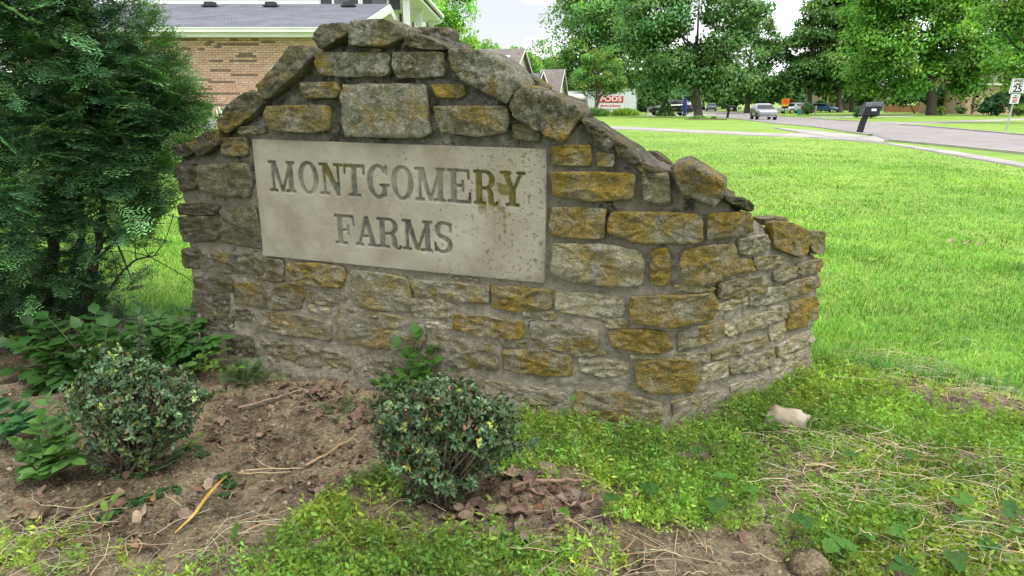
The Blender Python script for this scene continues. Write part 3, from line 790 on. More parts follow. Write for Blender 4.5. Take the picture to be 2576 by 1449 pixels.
def g_G(A):
    return [('r', A*.50, .5, A*.50, .53, A*.5-ST, .53-TH, 42, 322), ('b', .82*A, .70, .91*A, 1.0), ('b', .56*A, .36, A*1.02, .36+SF), ('b', .66*A, .05, .66*A+ST*.9, .42)]
def g_E(A):
    l = .13*A
    return [('b', l, 0, l+ST, 1), ('b', 0, 1-SF, A*.93, 1), ('b', 0, 0, A, SF), ('p', [(A*.93, 1), (A*.93, .70), (A*.86, .70), (A*.80, 1)]), ('p', [(A, 0), (A, .33), (A*.92, .33), (A*.84, 0)]), ('b', l, .47, .62*A, .47+SF), ('b', .60*A, .34, .69*A, .68)]
def g_F(A):
    l = .13*A
    return [('b', l, 0, l+ST, 1), ('b', 0, 1-SF, A*.97, 1), serif(0, .62*A, 0), ('p', [(A*.97, 1), (A, .64), (A*.91, .64), (A*.82, 1)]), ('b', l, .45, .66*A, .45+SF), ('b', .62*A, .32, .72*A, .66)]
def g_R(A):
    l = .10*A
    return [('b', l, 0, l+ST, 1), serif(0, .5*A, 0), ('b', 0, 1-SF, .55*A, 1), ('b', l, .44, .55*A, .44+SF), ('r', .50*A, .72, .36*A, .28, .36*A-ST*.92, .28-SF, 270, 90),
            ('p', [(.48*A, .50), (.62*A, .52), (.74*A, .44), (.80*A, .30), (.82*A, .08), (.70*A, -.02), (.62*A, .08), (.60*A, .30), (.54*A, .42)]), ('r', .86*A, .08, .14*A, .11, .05*A, .05, 180, 20)]
def g_Y(A):
    return [serif(0, .44*A, 1), serif(.66*A, A, 1), ('p', [(.06*A, 1), (.06*A+ST+.04, 1), (.58*A, .42), (.42*A, .40)]), ('p', [(.90*A, 1), (.90*A-TH, 1), (.46*A, .40), (.57*A, .40)]), ('b', .5*A-ST/2, 0, .5*A+ST/2, .5), serif(.24*A, .78*A, 0)]
def g_A(A):
    return [('p', [(.46*A, 1), (.60*A, 1), (.92*A, 0), (.92*A-ST-.03, 0), (.46*A, .84)]), ('p', [(.46*A, 1), (.56*A, .9), (.20*A, 0), (.10*A, 0)]), ('b', .26*A, .30, .72*A, .30+SF*.9), serif(0, .36*A, 0), serif(.56*A, A, 0)]
def g_S(A):
    return [('r', A*.5, .735, A*.44, .285, A*.44-ST*.9, .285-TH, 60, 262), ('r', A*.5, .735, A*.44, .285, A*.44-TH*.8, .285-TH, 20, 75), ('r', A*.5, .265, A*.46, .285, A*.46-ST*.9, .285-TH, -98 % 360, 92),
            ('r', A*.5, .265, A*.46, .285, A*.46-TH*.8, .285-TH, 195, 262), ('b', .80*A, .66, .92*A, .98), ('b', .04*A, .03, .15*A, .34), ('p', [(.12*A, .62), (.34*A, .62), (.60*A, .54), (.90*A, .40), (.66*A, .36), (.40*A, .46)])]
GL = dict(M=g_M, O=g_O, N=g_N, T=g_T, G=g_G, E=g_E, R=g_R, Y=g_Y, F=g_F, A=g_A, S=g_S)
SSN = 3
SX, SY = np.meshgrid((np.arange(GX*SSN) + .5)/(GX*SSN)*PW, (np.arange(GY*SSN) + .5)/(GY*SSN)*PH)
M = np.zeros(SX.shape, bool)
z1t, z1b = (.825*PH, .570*PH); z2t, z2b = (.412*PH, .168*PH)
for ch, u0, u1 in zip('MONTGOMERY', (681, 754, 807, 867, 926, 986, 1046, 1127, 1192, 1258), (746, 804, 865, 920, 981, 1041, 1121, 1186, 1254, 1322)):
    raster(GL[ch], tab_xy(u0, 450)[0], tab_xy(u1, 450)[0], z1b, z1t, SX, SY, M)
for ch, u0, u1 in zip('FARMS', (846, 896, 951, 1014, 1092), (895, 952, 1011, 1089, 1141)):
    raster(GL[ch], tab_xy(u0, 580)[0], tab_xy(u1, 580)[0], z2b, z2t, SX, SY, M)
Mg = M.reshape(GY, SSN, GX, SSN).mean((1, 3))
def blur(a, k=1):
    for _ in range(k):
        p = np.pad(a, 1, mode='edge'); a = (p[:-2, 1:-1] + p[2:, 1:-1] + 2*p[1:-1, 1:-1] + p[1:-1, :-2] + p[1:-1, 2:])/6
    return a
Ms = blur(Mg, 1)
dep = -.010 * np.clip((Ms - .25)/.5, 0, 1)
XX, YY = np.meshgrid(np.linspace(0, PW, GX), np.linspace(0, PH, GY))
worn = .6*np.clip(fbm(XX, YY, 9, 3, 5), 0, 1)
dep = dep*(1 - .25*worn) + .0006*fbm(XX, YY, 30, 3, 8)
# lichen map: in the letters, and blooming on the right-hand end letters and in streaks below
dribble = np.clip(fbm(XX*1.0, YY*.22, 22, 4, 31) + .10, 0, 1) * np.exp(-((XX/PW - .82)/.13)**2) * ss(.88, .5, YY/PH) * ss(.02, .3, YY/PH)
bloom = np.exp(-(((XX/PW - .868)/.05)**2 + ((YY/PH - .70)/.16)**2)) * np.clip(.35 + 1.3*fbm(XX, YY, 20, 4, 41), 0, 1.2)
och_l = np.clip(np.clip(Ms*1.2, 0, 1)*np.clip(.06 + .8*fbm(XX, YY, 6, 4, 51) + .40*np.exp(-((XX/PW - .84)/.16)**2), 0, 1) + bloom + .75*dribble, 0, 1)
edge_d = np.minimum(np.minimum(XX, PW - XX), np.minimum(YY, PH - YY)); dirt_shade_l = np.clip(np.clip(Ms*1.3, 0, 1)*np.clip(.85 + .55*fbm(XX, YY, 5, 3, 61), 0, 1) + .5*np.exp(-edge_d/.022)*np.clip(.5 + .9*fbm(XX, YY, 7, 4, 63), 0, 1) + .22*np.clip(fbm(XX, YY*.35, 5, 4, 64) - .1, 0, 1), 0, 1)  # letters darkened past their dirt so the cuts look deeper; edges get grime
Q = XX/PW; ZB = zBL + (zBR - zBL)*Q; ZT = zTL + (zTR - zTL)*Q
PZ = ZB + (ZT - ZB)*YY/PH; PS = P_S0 - XX
PROUD = .012
V = np.stack([WB[0] + D1[0]*PS + NF[0]*(dep + PROUD), WB[1] + D1[1]*PS + NF[1]*(dep + PROUD), PZ], 2)
Vf = V.reshape(-1, 3); i = np.arange((GY-1)*(GX-1)); k = (i//(GX-1))*GX + i % (GX-1)
Tq = np.stack([k, k+1, k+GX+1, k+GX], 1)
rim = np.r_[np.arange(GX), np.arange(1, GY)*GX + GX-1, (GY-1)*GX + np.arange(GX-2, -1, -1), np.arange(GY-2, 0, -1)*GX]
Vr = Vf[rim] - np.array([NF[0], NF[1], 0])*(.055 + PROUD); nb = len(Vf); nr_ = len(rim)
Tr = np.stack([rim, nb + np.arange(nr_), nb + (np.arange(nr_)+1) % nr_, np.roll(rim, -1)], 1)
colv = np.zeros((nb + nr_, 3)); colv[:nb, 0] = och_l.ravel(); colv[:nb, 1] = dirt_shade_l.ravel(); colv[:nb, 2] = (XX/PW).ravel()
m_tab, t, b, L = new_mat('carved_limestone')
tc = N(t, 'ShaderNodeTexCoord'); at_ = N(t, 'ShaderNodeAttribute', attribute_name='tint'); sep = N(t, 'ShaderNodeSeparateColor'); L(at_.outputs['Color'], sep.inputs[0])
base = ramp_n(noise_m(4.5, 4, .5).outputs['Fac'], (.30, (.235, .20, .158)), (.46, (.295, .268, .218)), (.68, (.36, .338, .283)))
base = mix_n(math_n('MULTIPLY', math_n('SUBTRACT', noise_m(26, 6, .7).outputs['Fac'], .5), 1.2, None, True), base, (.29, .27, .21))
spk = math_n('MULTIPLY', math_n('SUBTRACT', noise_m(58, 3, .6).outputs['Fac'], math_n('MULTIPLY_ADD', math_n('POWER', sep.outputs[2], 2.0), -.12, .685)), 30, None, True)
base = mix_n(math_n('MULTIPLY', spk, .75), base, (.13, .10, .03))
grn = math_n('MULTIPLY', math_n('SUBTRACT', noise_m(7, 6, .75).outputs['Fac'], .53), 5, None, True)
base = mix_n(math_n('MULTIPLY', grn, .28), base, (.20, .19, .10))
base = mix_n(sep.outputs[1], base, ramp_n(noise_m(40, 5).outputs['Fac'], (.3, (.06, .06, .052)), (.7, (.185, .18, .155))))
och2 = math_n('MULTIPLY', math_n('SUBTRACT', math_n('MULTIPLY_ADD', noise_m(70, 5, .75).outputs['Fac'], 1.5, sep.outputs[0]), 1.18), 3.2, None, True)
base = mix_n(math_n('MULTIPLY', och2, .85), base, ramp_n(noise_m(45, 5).outputs['Fac'], (.3, (.05, .05, .012)), (.55, (.115, .10, .018)), (.74, (.21, .15, .022))))
L(base, b.inputs['Base Color']); b.inputs['Roughness'].default_value = .88; b.inputs['Specular IOR Level'].default_value = .2
bp = N(t, 'ShaderNodeBump', Strength=.35, Distance=.004); L(noise_m(120, 5).outputs['Fac'], bp.inputs['Height']); L(bp.outputs[0], b.inputs['Normal'])
np_mesh('name_tablet', np.r_[Vf, Vr], np.r_[Tq, Tr], m_tab, wall, colv, True)
# ================================================================== near vegetation
m_grass = leaf_mat('grass_blade', (.175, .345, .055), .55, .45, .25)
def visible(P, mu=60, mv=90):
    x, y, z = P[:, 0], P[:, 1], P[:, 2] - CAMH; zc = y*CP - z*SP; yc = -y*SP - z*CP
    u, v = CX + F*x/np.maximum(zc, .01), CY + F*yc/np.maximum(zc, .01)
    return (zc > .2) & (u > -mu - 160) & (u < 2576 + mu + 160) & (v > -mv) & (v < 1449 + mv)
wall_poly = [tuple(WA + D1*.9), tuple(WB), tuple(WR), tuple(WR - NF*.36), tuple(WB + D1*1.2 - NF*.38), tuple(WA + D1*.9 - NF*.38)]
def blades(n, x0, x1, y0, y1, hgt, wid, fade=1.0):
    x = R.uniform(x0, x1, n); y = y0 + (y1 - y0)*R.triangular(0, fade, 1, n)
    k = y > ybound(x) - .03 + .05*vnoise(x, y, 6, 9); x, y = x[k], y[k]
    k = ~in_poly(x, y, wall_poly); x, y = x[k], y[k]
    P = np.stack([x, y, gz(x, y) - .004], 1); P = P[visible(P, 420)]; uu_, vv_ = proj(P.T); P = P[vv_ > 2.5 + np.interp(uu_, [1470, 1700, 1932, 2065, 2222, 2399, 2576, 3000], [323, 333, 343, 349, 362.5, 392, 423, 492])]; n = len(P); x, y = P[:, 0], P[:, 1]
    tall = 1 + .35*fbm(x, y, 1.7, 2, 71) + .55*ss(.35, .0, y - ybound(x))
    h = hgt*tall*R.uniform(.55, 1.25, n)
    an = R.uniform(0, 6.283, n); ln = R.uniform(.15, 1.25, n)*h
    D = np.stack([np.cos(an), np.sin(an), np.zeros(n)], 1); S = np.stack([-D[:, 1], D[:, 0], D[:, 2]*0], 1)
    w = (wid*R.uniform(.6, 1.3, n))[:, None]
    up = np.array([0, 0, 1.0])
    m = P + D*(ln*.35)[:, None] + up*(h*.62)[:, None]; tip = P + D*ln[:, None] + up*(h*R.uniform(.82, 1.0, n))[:, None]
    V = np.stack([P - S*w*.5, P + S*w*.5, m + S*w*.42, tip, m - S*w*.42], 1).reshape(-1, 3)
    T = (np.array([[0, 1, 2], [0, 2, 4], [4, 2, 3]])[None] + (np.arange(n)*5)[:, None, None]).reshape(-1, 3)
    c = tints(n, .30, .12); c *= (1 + .16*fbm(x, y, .33, 2, 79)[:, None]*np.array([1.3, .9, .8])); c *= (1 + .20*fbm(x, y, 1.1, 3, 77) + .22*fbm(x, y, 6, 2, 78))[:, None]
    dry = R.uniform(0, 1, n) < .035; c[dry] = np.array([2.6, 1.35, 3.5])*R.uniform(.6, 1.1, (dry.sum(), 1))
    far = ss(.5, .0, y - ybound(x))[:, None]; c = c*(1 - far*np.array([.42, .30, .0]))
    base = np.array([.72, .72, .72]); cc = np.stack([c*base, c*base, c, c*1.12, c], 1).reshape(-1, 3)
    return V, T, cc
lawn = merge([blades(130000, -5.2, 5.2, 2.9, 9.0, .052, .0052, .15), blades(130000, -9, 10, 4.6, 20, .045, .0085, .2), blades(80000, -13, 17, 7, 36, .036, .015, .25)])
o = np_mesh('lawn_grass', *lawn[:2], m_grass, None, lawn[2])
tag(o, 'short bright green grass blades of the mown lawn', 'grass', kind='stuff')

# ---- creeping ground cover: small paired leaves on trailing stems
m_cover = leaf_mat('cover_leaf', (.225, .375, .066), .5, .35, .35)
m_straw = mat('dry_straw', (.36, .27, .15), .8, c2=(.50, .41, .26), scale=20)
m_twig = mat('dead_twig', (.16, .10, .065), .85, c2=(.30, .20, .13), scale=15, bump=.5)
def gpoly(pts): return [tuple(at(u, v)[:2]) for u, v in pts]
COVER = [(1.8, gpoly([(1290, 1030), (1460, 1045), (1660, 1078), (1820, 1030), (1960, 965), (2060, 900), (2200, 960), (2230, 1040), (2120, 1110), (1900, 1110), (1880, 1200), (1800, 1290), (1690, 1320), (1560, 1300), (1500, 1210), (1290, 1190), (1230, 1120)])),
         (1.4, gpoly([(560, 1470), (640, 1400), (760, 1330), (870, 1215), (960, 1180), (1030, 1200), (1010, 1300), (1060, 1340), (1200, 1360), (1420, 1410), (1400, 1480)])),
         (1.0, gpoly([(1900, 1100), (2160, 1060), (2300, 1090), (3000, 1180), (3000, 1480), (2150, 1480), (1980, 1330), (1880, 1330), (1800, 1290)])),
         (1.0, gpoly([(2230, 980), (2420, 960), (2900, 1150), (2900, 1330), (2380, 1120), (2200, 1060)])),
         (.5, gpoly([(-400, 1480), (-400, 1400), (120, 1340), (330, 1420), (560, 1420), (620, 1480)])),
         (.35, gpoly([(1400, 1480), (1420, 1400), (1560, 1420), (1640, 1480)]))]
BARE = [gpoly([(2250, 985), (2420, 930), (2600, 960), (2600, 1075), (2430, 1065)]), gpoly([(1885, 1140), (1990, 1105), (2130, 1200), (2120, 1300), (1960, 1290)])]
def cover_density(x, y):
    jx, jy = x + .10*fbm(x, y, 4, 3, 3) + R.normal(0, .04, x.shape), y + .10*fbm(x, y, 4, 3, 4) + R.normal(0, .04, x.shape)
    d = np.zeros_like(x)
    for w, p in COVER: d = np.maximum(d, w*in_poly(jx, jy, p))
    for p in BARE: d = np.where(in_poly(jx, jy, p), d*.12, d)
    return d*np.clip(.82 + .9*fbm(x, y, 6, 3, 91), 0, 1.2)
def bed_points(n, dens, seed=0):
    x = R.uniform(-2.8, 3.7, n); y = 1.5 + 2.8*R.uniform(0, 1, n)**1.15; k = R.uniform(0, 1, n) < dens(x, y); x, y = x[k], y[k]
    for ox, oy in ((0, 0), (0, .05), (.03, .04), (-.05, .02)):
        k = ~in_poly(x + ox, y + oy, wall_poly); x, y = x[k], y[k]
    P = np.stack([x, y, gz(x, y)], 1); return P[visible(P, 380)]
def sprig_proto(nl, ln, leaf, seed):
    rs = np.random.RandomState(seed); s = np.repeat(np.linspace(.15, 1, nl//2), 2)*ln
    side = np.tile([1, -1], nl//2); tw = np.repeat(np.arange(nl//2), 2)*1.2 + rs.normal(0, .3, nl)
    P = np.stack([s, 0*s, 0*s], 1); D = np.stack([.55 + 0*s, side*np.cos(tw), side*np.sin(tw)], 1) + rs.normal(0, .15, (nl, 3))
    Nn = np.stack([-.5 + 0*s, 0*s, 1 + 0*s], 1) + rs.normal(0, .35, (nl, 3))
    V, T, C = leaves(P, D, Nn, leaf*rs.uniform(.7, 1.2, nl), leaf*.42, np.ones((nl, 3))*rs.uniform(.8, 1.2, (nl, 1)), .15, True)
    Vs = np.array([[0, -.0008, 0], [0, .0008, 0], [ln, 0, 0.0]]); 
    return np.r_[V, Vs], np.r_[T, [[len(V), len(V)+1, len(V)+2]]], np.r_[C, np.array([[1.9, .9, 1.5]]*3)]
def scatter_sprigs(P, protos, up, scale, tint, lift=0.0):
    out = []; n = len(P); D = rand_dirs(n); D[:, 2] = np.abs(D[:, 2])*.5 + up*R.uniform(.3, 1.3, n); Fm = frames(D, R.uniform(-.6, .6, n))
    sc = .84*scale*np.exp(R.normal(0, .28, n)).clip(.5, 1.9); pick = R.randint(0, len(protos), n); P = P.copy(); P[:, 2] += lift*R.uniform(0, 1, n)
    for j, pr in enumerate(protos):
        k = pick == j; out.append(replicate(*pr, Fm[k]*sc[k][:, None, None], P[k], tint[k]))
    return merge(out)
P = bed_points(84000, cover_density)
u_, v_ = proj(P.T); shade = np.ones((len(P), 3))
c = tints(len(P), .22, .12); c *= (1 + .35*fbm(P[:, 0], P[:, 1], 2.4, 3, 95))[:, None]
yel = ss(.0, .5, fbm(P[:, 0], P[:, 1], 3.1, 3, 96) + .25*(P[:, 1] < 2.45))[:, None]; c = c*(1 + yel*np.array([.32, .14, .08]))
cov = scatter_sprigs(P, [sprig_proto(8, .052, .0215, s) for s in range(4)], .5, 1.0, c, .012)
tag(np_mesh('ground_cover', *cov[:2], m_cover, None, cov[2]), 'low creeping ground cover with small bright green leaves over the soil bed', 'ground cover', kind='stuff')

# ---- dry straw and dead stems over the cut part on the right and along the front
STRAW = [(1.0, gpoly([(1900, 1120), (2060, 1080), (2330, 1130), (2576, 1180), (2600, 1480), (2200, 1400), (2080, 1330), (1900, 1340)])), (.9, gpoly([(400, 1480), (560, 1330), (700, 1270), (770, 1290), (640, 1400), (560, 1480)])),
         (.35, gpoly([(1330, 1260), (1500, 1230), (1700, 1330), (1900, 1390), (1900, 1480), (1300, 1480)])), (.5, gpoly([(0, 1330), (240, 1300), (420, 1400), (300, 1480), (0, 1480)])), (.45, gpoly([(2050, 880), (2330, 900), (2600, 1000), (2600, 1070), (2300, 1000)]))]
def straw_density(x, y):
    d = np.full_like(x, .03)
    for w, p in STRAW: d = np.maximum(d, w*in_poly(x, y, p))
    return d*(.6 + .7*fbm(x, y, 4, 3, 101))
P = bed_points(17000, straw_density); n = len(P)
ln = R.uniform(.04, .22, n)*R.choice([1, 1, 1.5], n); an = R.normal(-.45, .7, n) + 1.57*(R.uniform(0, 1, n) < .22); q = np.linspace(0, 1, 6)
bend = R.normal(0, .28, n); lift1 = R.uniform(.0, .05, n)*np.clip(cover_density(P[:, 0], P[:, 1])*2, 0, 1)
pts = []
for s in q:
    a2 = an + bend*(s - .5)*2; pts.append(np.stack([P[:, 0] + np.cos(a2)*ln*(s - .5), P[:, 1] + np.sin(a2)*ln*(s - .5), P[:, 2] + .006 + lift1*1 + R.uniform(.0, .02, n)*np.sin(s*3.1)], 1))
wd = R.uniform(.0006, .0014, n)[:, None]; V = []
lift0 = R.uniform(0, .025, n)[:, None]*np.array([[0, 0, 1]])
for j, p in enumerate(pts):
    S = np.stack([-np.sin(an), np.cos(an), an*0], 1); p = p + lift0
    V += [p - S*wd, p + np.array([0, 0, 1])*wd*1.2, p + S*wd]
V = np.stack(V, 1).reshape(-1, 3); T = []
for j in range(5):
    for a, b2 in ((0, 1), (1, 2)): T += [[j*3+a, j*3+b2, j*3+3+b2], [j*3+a, j*3+3+b2, j*3+3+a]]
T = (np.array(T)[None] + (np.arange(n)*18)[:, None, None]).reshape(-1, 3)
m_strawt = leaf_mat('straw_stem', (.41, .34, .22), .75, .12, .25, tcol=(1, 1, .9))
cs = np.repeat(tints(n, .3, .12), 18, axis=0)
tag(np_mesh('dry_straw', V, T, m_strawt, None, cs), 'tangled dry straw and cut stems lying over the bed', 'straw', kind='stuff')

# ---- soil crumbs, bits of bark and small leaf litter
ico = np.array([(0, 0, 1), (.9, 0, .1), (.28, .85, -.1), (-.72, .53, .1), (-.72, -.53, -.1), (.28, -.85, .1), (0, 0, -1)], float)
icoT = np.array([[0,1,2],[0,2,3],[0,3,4],[0,4,5],[0,5,1],[6,2,1],[6,3,2],[6,4,3],[6,5,4],[6,1,5]])
def bare(x, y): return np.clip(1 - 1.1*cover_density(x, y), .08, 1)*(y < ybound(x) - .02)
P = bed_points(30000, bare); n = len(P); sz = np.exp(R.normal(-5.35, .6, n)).clip(.0015, .02)
Mx = frames(rand_dirs(n), R.uniform(0, 6, n))*(sz[:, None]*R.uniform(.6, 1.2, (n, 3)))[:, None, :]
m_crumb = leaf_mat('soil_crumb', (.185, .148, .105), .95, .0, .15)
cr_ = replicate(ico, icoT, np.ones((7, 3)), Mx, P, tints(n, .35, .06))
tag(np_mesh('soil_crumbs', *cr_[:2], m_crumb, None, cr_[2]), 'loose soil crumbs and grit on the bare bed', 'soil crumbs', kind='stuff')
LIT = [gpoly([(560, 960), (900, 950), (960, 1060), (900, 1200), (780, 1260), (500, 1230), (520, 1060)]), gpoly([(1050, 1240), (1300, 1180), (1480, 1260), (1490, 1420), (1100, 1400), (1020, 1330)]), gpoly([(0, 1180), (260, 1150), (560, 1280), (380, 1400), (0, 1400)])]
def litter(x, y):
    d = .16*bare(x, y)
    for p in LIT: d = np.maximum(d, .95*in_poly(x, y, p))
    return d*(.5 + .8*fbm(x, y, 4, 3, 111))
P = bed_points(20000, litter); n = len(P); P[:, 2] += .004 + R.uniform(0, .012, n)
Nn = rand_dirs(n, 1.6); D = np.cross(Nn, rand_dirs(n)); ln = np.exp(R.normal(-3.75, .45, n)).clip(.008, .055)
m_dead = leaf_mat('dead_leaf', (.155, .10, .066), .75, .15, .3, tcol=(1, .8, .6))
lt = leaves(P, D, Nn, ln, ln*R.uniform(.25, .75, n), tints(n, .45, .12)*np.array([1, .95, .95])*.9, .25, False, .25)
tag(np_mesh('leaf_litter', *lt[:2], m_dead, None, lt[2]), 'small brown leaf litter strewn over the soil bed', 'leaf litter', kind='stuff')
# larger single dead leaves
def dead_leaf(k):
    rs = np.random.RandomState(500 + k); n = 16; mb = MB(); L0 = .019 + .010*rs.rand()
    an = np.linspace(0, 2*math.pi, n, endpoint=False); r = L0*(1 + .28*np.cos(3*an + rs.rand()*3)*rs.rand() + .15*rs.normal(size=n)); a1, a2 = rs.uniform(.4, 1.3, 2)
    vs = [(0, 0, .004)]
    for f in (.5, 1):
        for i in range(n):
            x, y = math.cos(an[i])*r[i]*f*1.25, math.sin(an[i])*r[i]*f*.8
            vs.append((x, y, .004 + f*(a1*y*y/L0*1.1 + a2*.35*x*abs(x)/L0 + .004*rs.normal())))
    fs = [(0, 1+i, 1+(i+1) % n) for i in range(n)] + [(1+i, 1+n+i, 1+n+(i+1) % n, 1+(i+1) % n) for i in range(n)]
    mb.add(vs, fs); return mb
m_dl = [mat('dead_leaf_brown', (.11, .068, .05), .7, c2=(.21, .13, .095), scale=30, bump=.4, bscale=120), mat('dead_leaf_pink', (.165, .118, .083), .7, c2=(.27, .195, .14), scale=30, bump=.4, bscale=120), mat('dead_leaf_tan', (.27, .20, .13), .7, c2=(.42, .33, .24), scale=30, bump=.4, bscale=120)]
DL = [(1235, 1240, 0, 1.3), (1180, 1235, 0, 1.2), (1265, 1265, 1, 1.3), (1140, 1285, 0, 1.3), (1165, 1310, 1, 1.2), (1215, 1300, 0, 1.3), (1290, 1290, 0, 1.0), (1215, 1365, 1, 1.5), (1240, 1205, 0, 1.1), (1310, 1330, 1, .9), (1375, 1300, 1, 1.0), (1395, 1335, 1, 1.1), (1450, 1250, 1, .8),
      (800, 1240, 1, 1.1), (745, 1215, 1, 1.0), (700, 1240, 1, .9), (720, 1045, 1, .9), (660, 1100, 1, 1.0), (900, 1050, 0, 1.3), (880, 1080, 0, 1.2), (560, 1065, 1, 1.0), (690, 1000, 0, 1.0), (780, 1000, 0, 1.1), (640, 1020, 0, 1.0), (850, 1010, 0, 1.0), (540, 1110, 1, .9), (400, 1155, 1, 1.3),
      (100, 1310, 2, 1.4), (355, 1305, 2, 1.3), (290, 1250, 1, 1.2), (530, 1225, 2, 1.0), (110, 1240, 1, 1.1), (470, 1300, 1, 1.0), (1330, 1370, 0, 1.0), (1420, 1380, 1, 1.0), (1870, 1360, 0, 1.1), (2330, 1415, 0, 1.4), (1460, 1400, 1, 1.0), (1120, 1250, 0, 1.1), (1195, 1270, 0, 1.2)]
protos = {}
for k, (u, v, ty, s) in enumerate(DL):
    p = bed_at(u, v); key = (ty, k % 4)
    lab = ['curled dark brown dead leaf lying on the bed', 'curled pinkish brown dead leaf lying on the bed', 'pale tan lobed dead leaf lying on the bed at front left'][ty]
    if key not in protos: o = protos[key] = dead_leaf(k).build('dead_leaf', m_dl[ty], smooth=True)
    else: o = protos[key].copy(); col.objects.link(o)
    tag(o, lab, 'dead leaf', ['dark dead leaves on the bed', 'pinkish dead leaves on the bed', 'pale dead leaves on the bed'][ty])
    o.location = p + np.array([0, 0, .006]); o.scale = (s, s, s); o.rotation_euler = (R.normal(0, .25), R.normal(0, .25), R.uniform(0, 6.28))

pile = gpoly([(1090, 1225), (1290, 1190), (1490, 1245), (1440, 1330), (1250, 1420), (1060, 1330)]); pile2 = gpoly([(700, 960), (920, 975), (900, 1090), (760, 1050)])
for q, cnt, lab, g in ((pile, 52, 'dark dead leaf in the drift of leaves under the middle shrub', 'drift of dead leaves under the middle shrub'), (pile2, 34, 'dark dead leaf in the drift at the wall foot left of the middle shrub', 'drift of dead leaves against the wall')):
    a = np.array(q); c_ = 0
    while c_ < cnt:
        x, y = R.uniform(a[:, 0].min(), a[:, 0].max()), R.uniform(a[:, 1].min(), a[:, 1].max())
        if not in_poly(x, y, q): continue
        c_ += 1; o = protos[(R.choice([0, 0, 1]), R.choice([0, 1, 3]))].copy(); col.objects.link(o); o.location = (x, y, float(gz(x, y)) + R.uniform(.004, .03)); k = R.uniform(.6, 1.25); o.scale = (k,)*3
        o.rotation_euler = (R.normal(0, .3), R.normal(0, .3), R.uniform(0, 6.28)); tag(o, lab, 'dead leaf', g)
# ---- shrubs with small oval leaves
m_box = leaf_mat('box_leaf', (.075, .125, .055), .42, .15, .45)
m_bark = mat('shrub_bark', (.085, .06, .042), .9, c2=(.17, .13, .10), scale=30, bump=.6, bscale=60)
def small_shrub(name, label, u, v, lobes, n, leaf=.0215, fresh=.04):
    """lobes: (u, v, radius px) in the picture at the shrub's own distance"""
    p = bed_at(u, v); t = thing(name, label, 'shrub', p); sc = F/(p[1]*CP + 1.0*SP)
    mb = MB(); Ps, Ds = [], []
    tot = sum(r*r for _, _, r in lobes)
    for lu, lv, lr in lobes:
        c = at_y(lu, lv, p[1] + R.uniform(-.04, .04)); r = lr/sc; k = int(n*lr*lr/tot)
        d = rand_dirs(k, .15); rad = r*np.sqrt(R.uniform(.30, 1.0, k))*(1 + .45*R.uniform(0, 1, k)**9 + .10*vnoise(d[:, 0]*7, d[:, 2]*7, 1, int(lv)) + .38*vnoise(d[:, 0]*3, d[:, 2]*3 + d[:, 1]*2, 1, int(lu)))
        q = c + d*rad[:, None]; q[:, 2] = np.maximum(q[:, 2], float(gz(c[0], c[1])) + .012*R.uniform(.5, 1.5, k)); Ps.append(q); Ds.append(d)
        for j in range(10):
            e = c + rand_dirs(1)[0]*r*.8; mdl = (p + e)/2 + R.normal(0, .02, 3); mdl[2] += .02
            mb.tube([p + R.normal(0, .02, 3)*[1, 1, 0], mdl, e], [.007, .005, .002], 5)
    for j in range(16):                                     # new shoots standing out of the outline
        i = R.randint(len(Ps)); q0 = Ps[i][R.randint(len(Ps[i]))]; d0 = unit(q0 - (p + [0, 0, .12]) + R.normal(0, .08, 3) + [0, 0, .10]); ln0 = R.uniform(.05, .14); ts = np.linspace(.2, 1, 9)[:, None]
        Ps.append(q0 + d0*ln0*ts); Ds.append(np.repeat(d0[None], 9, 0)); mb.tube([q0 - d0*.05, q0 + d0*ln0], [.002, .001], 4)
    Pq, Dq = np.concatenate(Ps), np.concatenate(Ds); k = len(Pq)
    kp = fbm(Pq[:, 0] + Pq[:, 1]*.6, Pq[:, 2], 9, 2, int(u)) < .52; Pq, Dq = Pq[kp], Dq[kp]; k = len(Pq)
    # whorls of 5-6 leaves at each twig end
    w = 5; Pw = np.repeat(Pq, w, 0) + R.normal(0, .004, (k*w, 3)); ax = np.repeat(unit(Dq + rand_dirs(k)*.55 + [0, 0, .3]), w, 0)
    Fm = frames(ax, np.tile(np.arange(w)*6.283/w, k) + R.uniform(0, .8, k*w)); spread = R.uniform(.75, 1.7, k*w)[:, None]
    D = ax*.75 + Fm[:, :, 1]*spread; Nn = ax*1.0 - Fm[:, :, 1]*.6
    c = np.repeat(tints(k, .32, .12), w, 0)*tints(k*w, .28, .10); fr = np.repeat(R.uniform(0, 1, k) < fresh, w); c[fr] *= np.array([2.6, 1.9, 1.0])
    br = R.uniform(0, 1, k*w) < .018; c[br] = np.array([5.0, 1.7, 2.0])*R.uniform(.6, 1, (br.sum(), 1))
    V = leaves(Pw, D, Nn, leaf*R.uniform(.5, 1.3, k*w), leaf*R.uniform(.42, .6, k*w), c, .14, False, .12)
    tag(np_mesh('foliage', *V[:2], m_box, t, V[2], True), kind='stuff'); mb.build('stem', m_bark, t, True)
    return t
small_shrub('box_shrub', 'dense dark green shrub with small oval leaves in front of the middle of the wall', 1120, 1262,
            [(1060, 1085, 110), (1005, 1050, 75), (1110, 1010, 70), (1180, 1080, 80), (1240, 1070, 62), (1268, 1110, 40), (1100, 1165, 90), (1190, 1150, 65), (1050, 1225, 48), (945, 1075, 48), (1262, 1040, 36), (1150, 1210, 40), (1030, 1270, 26), (1170, 990, 36), (1030, 990, 34), (1215, 1130, 40)], 2300)
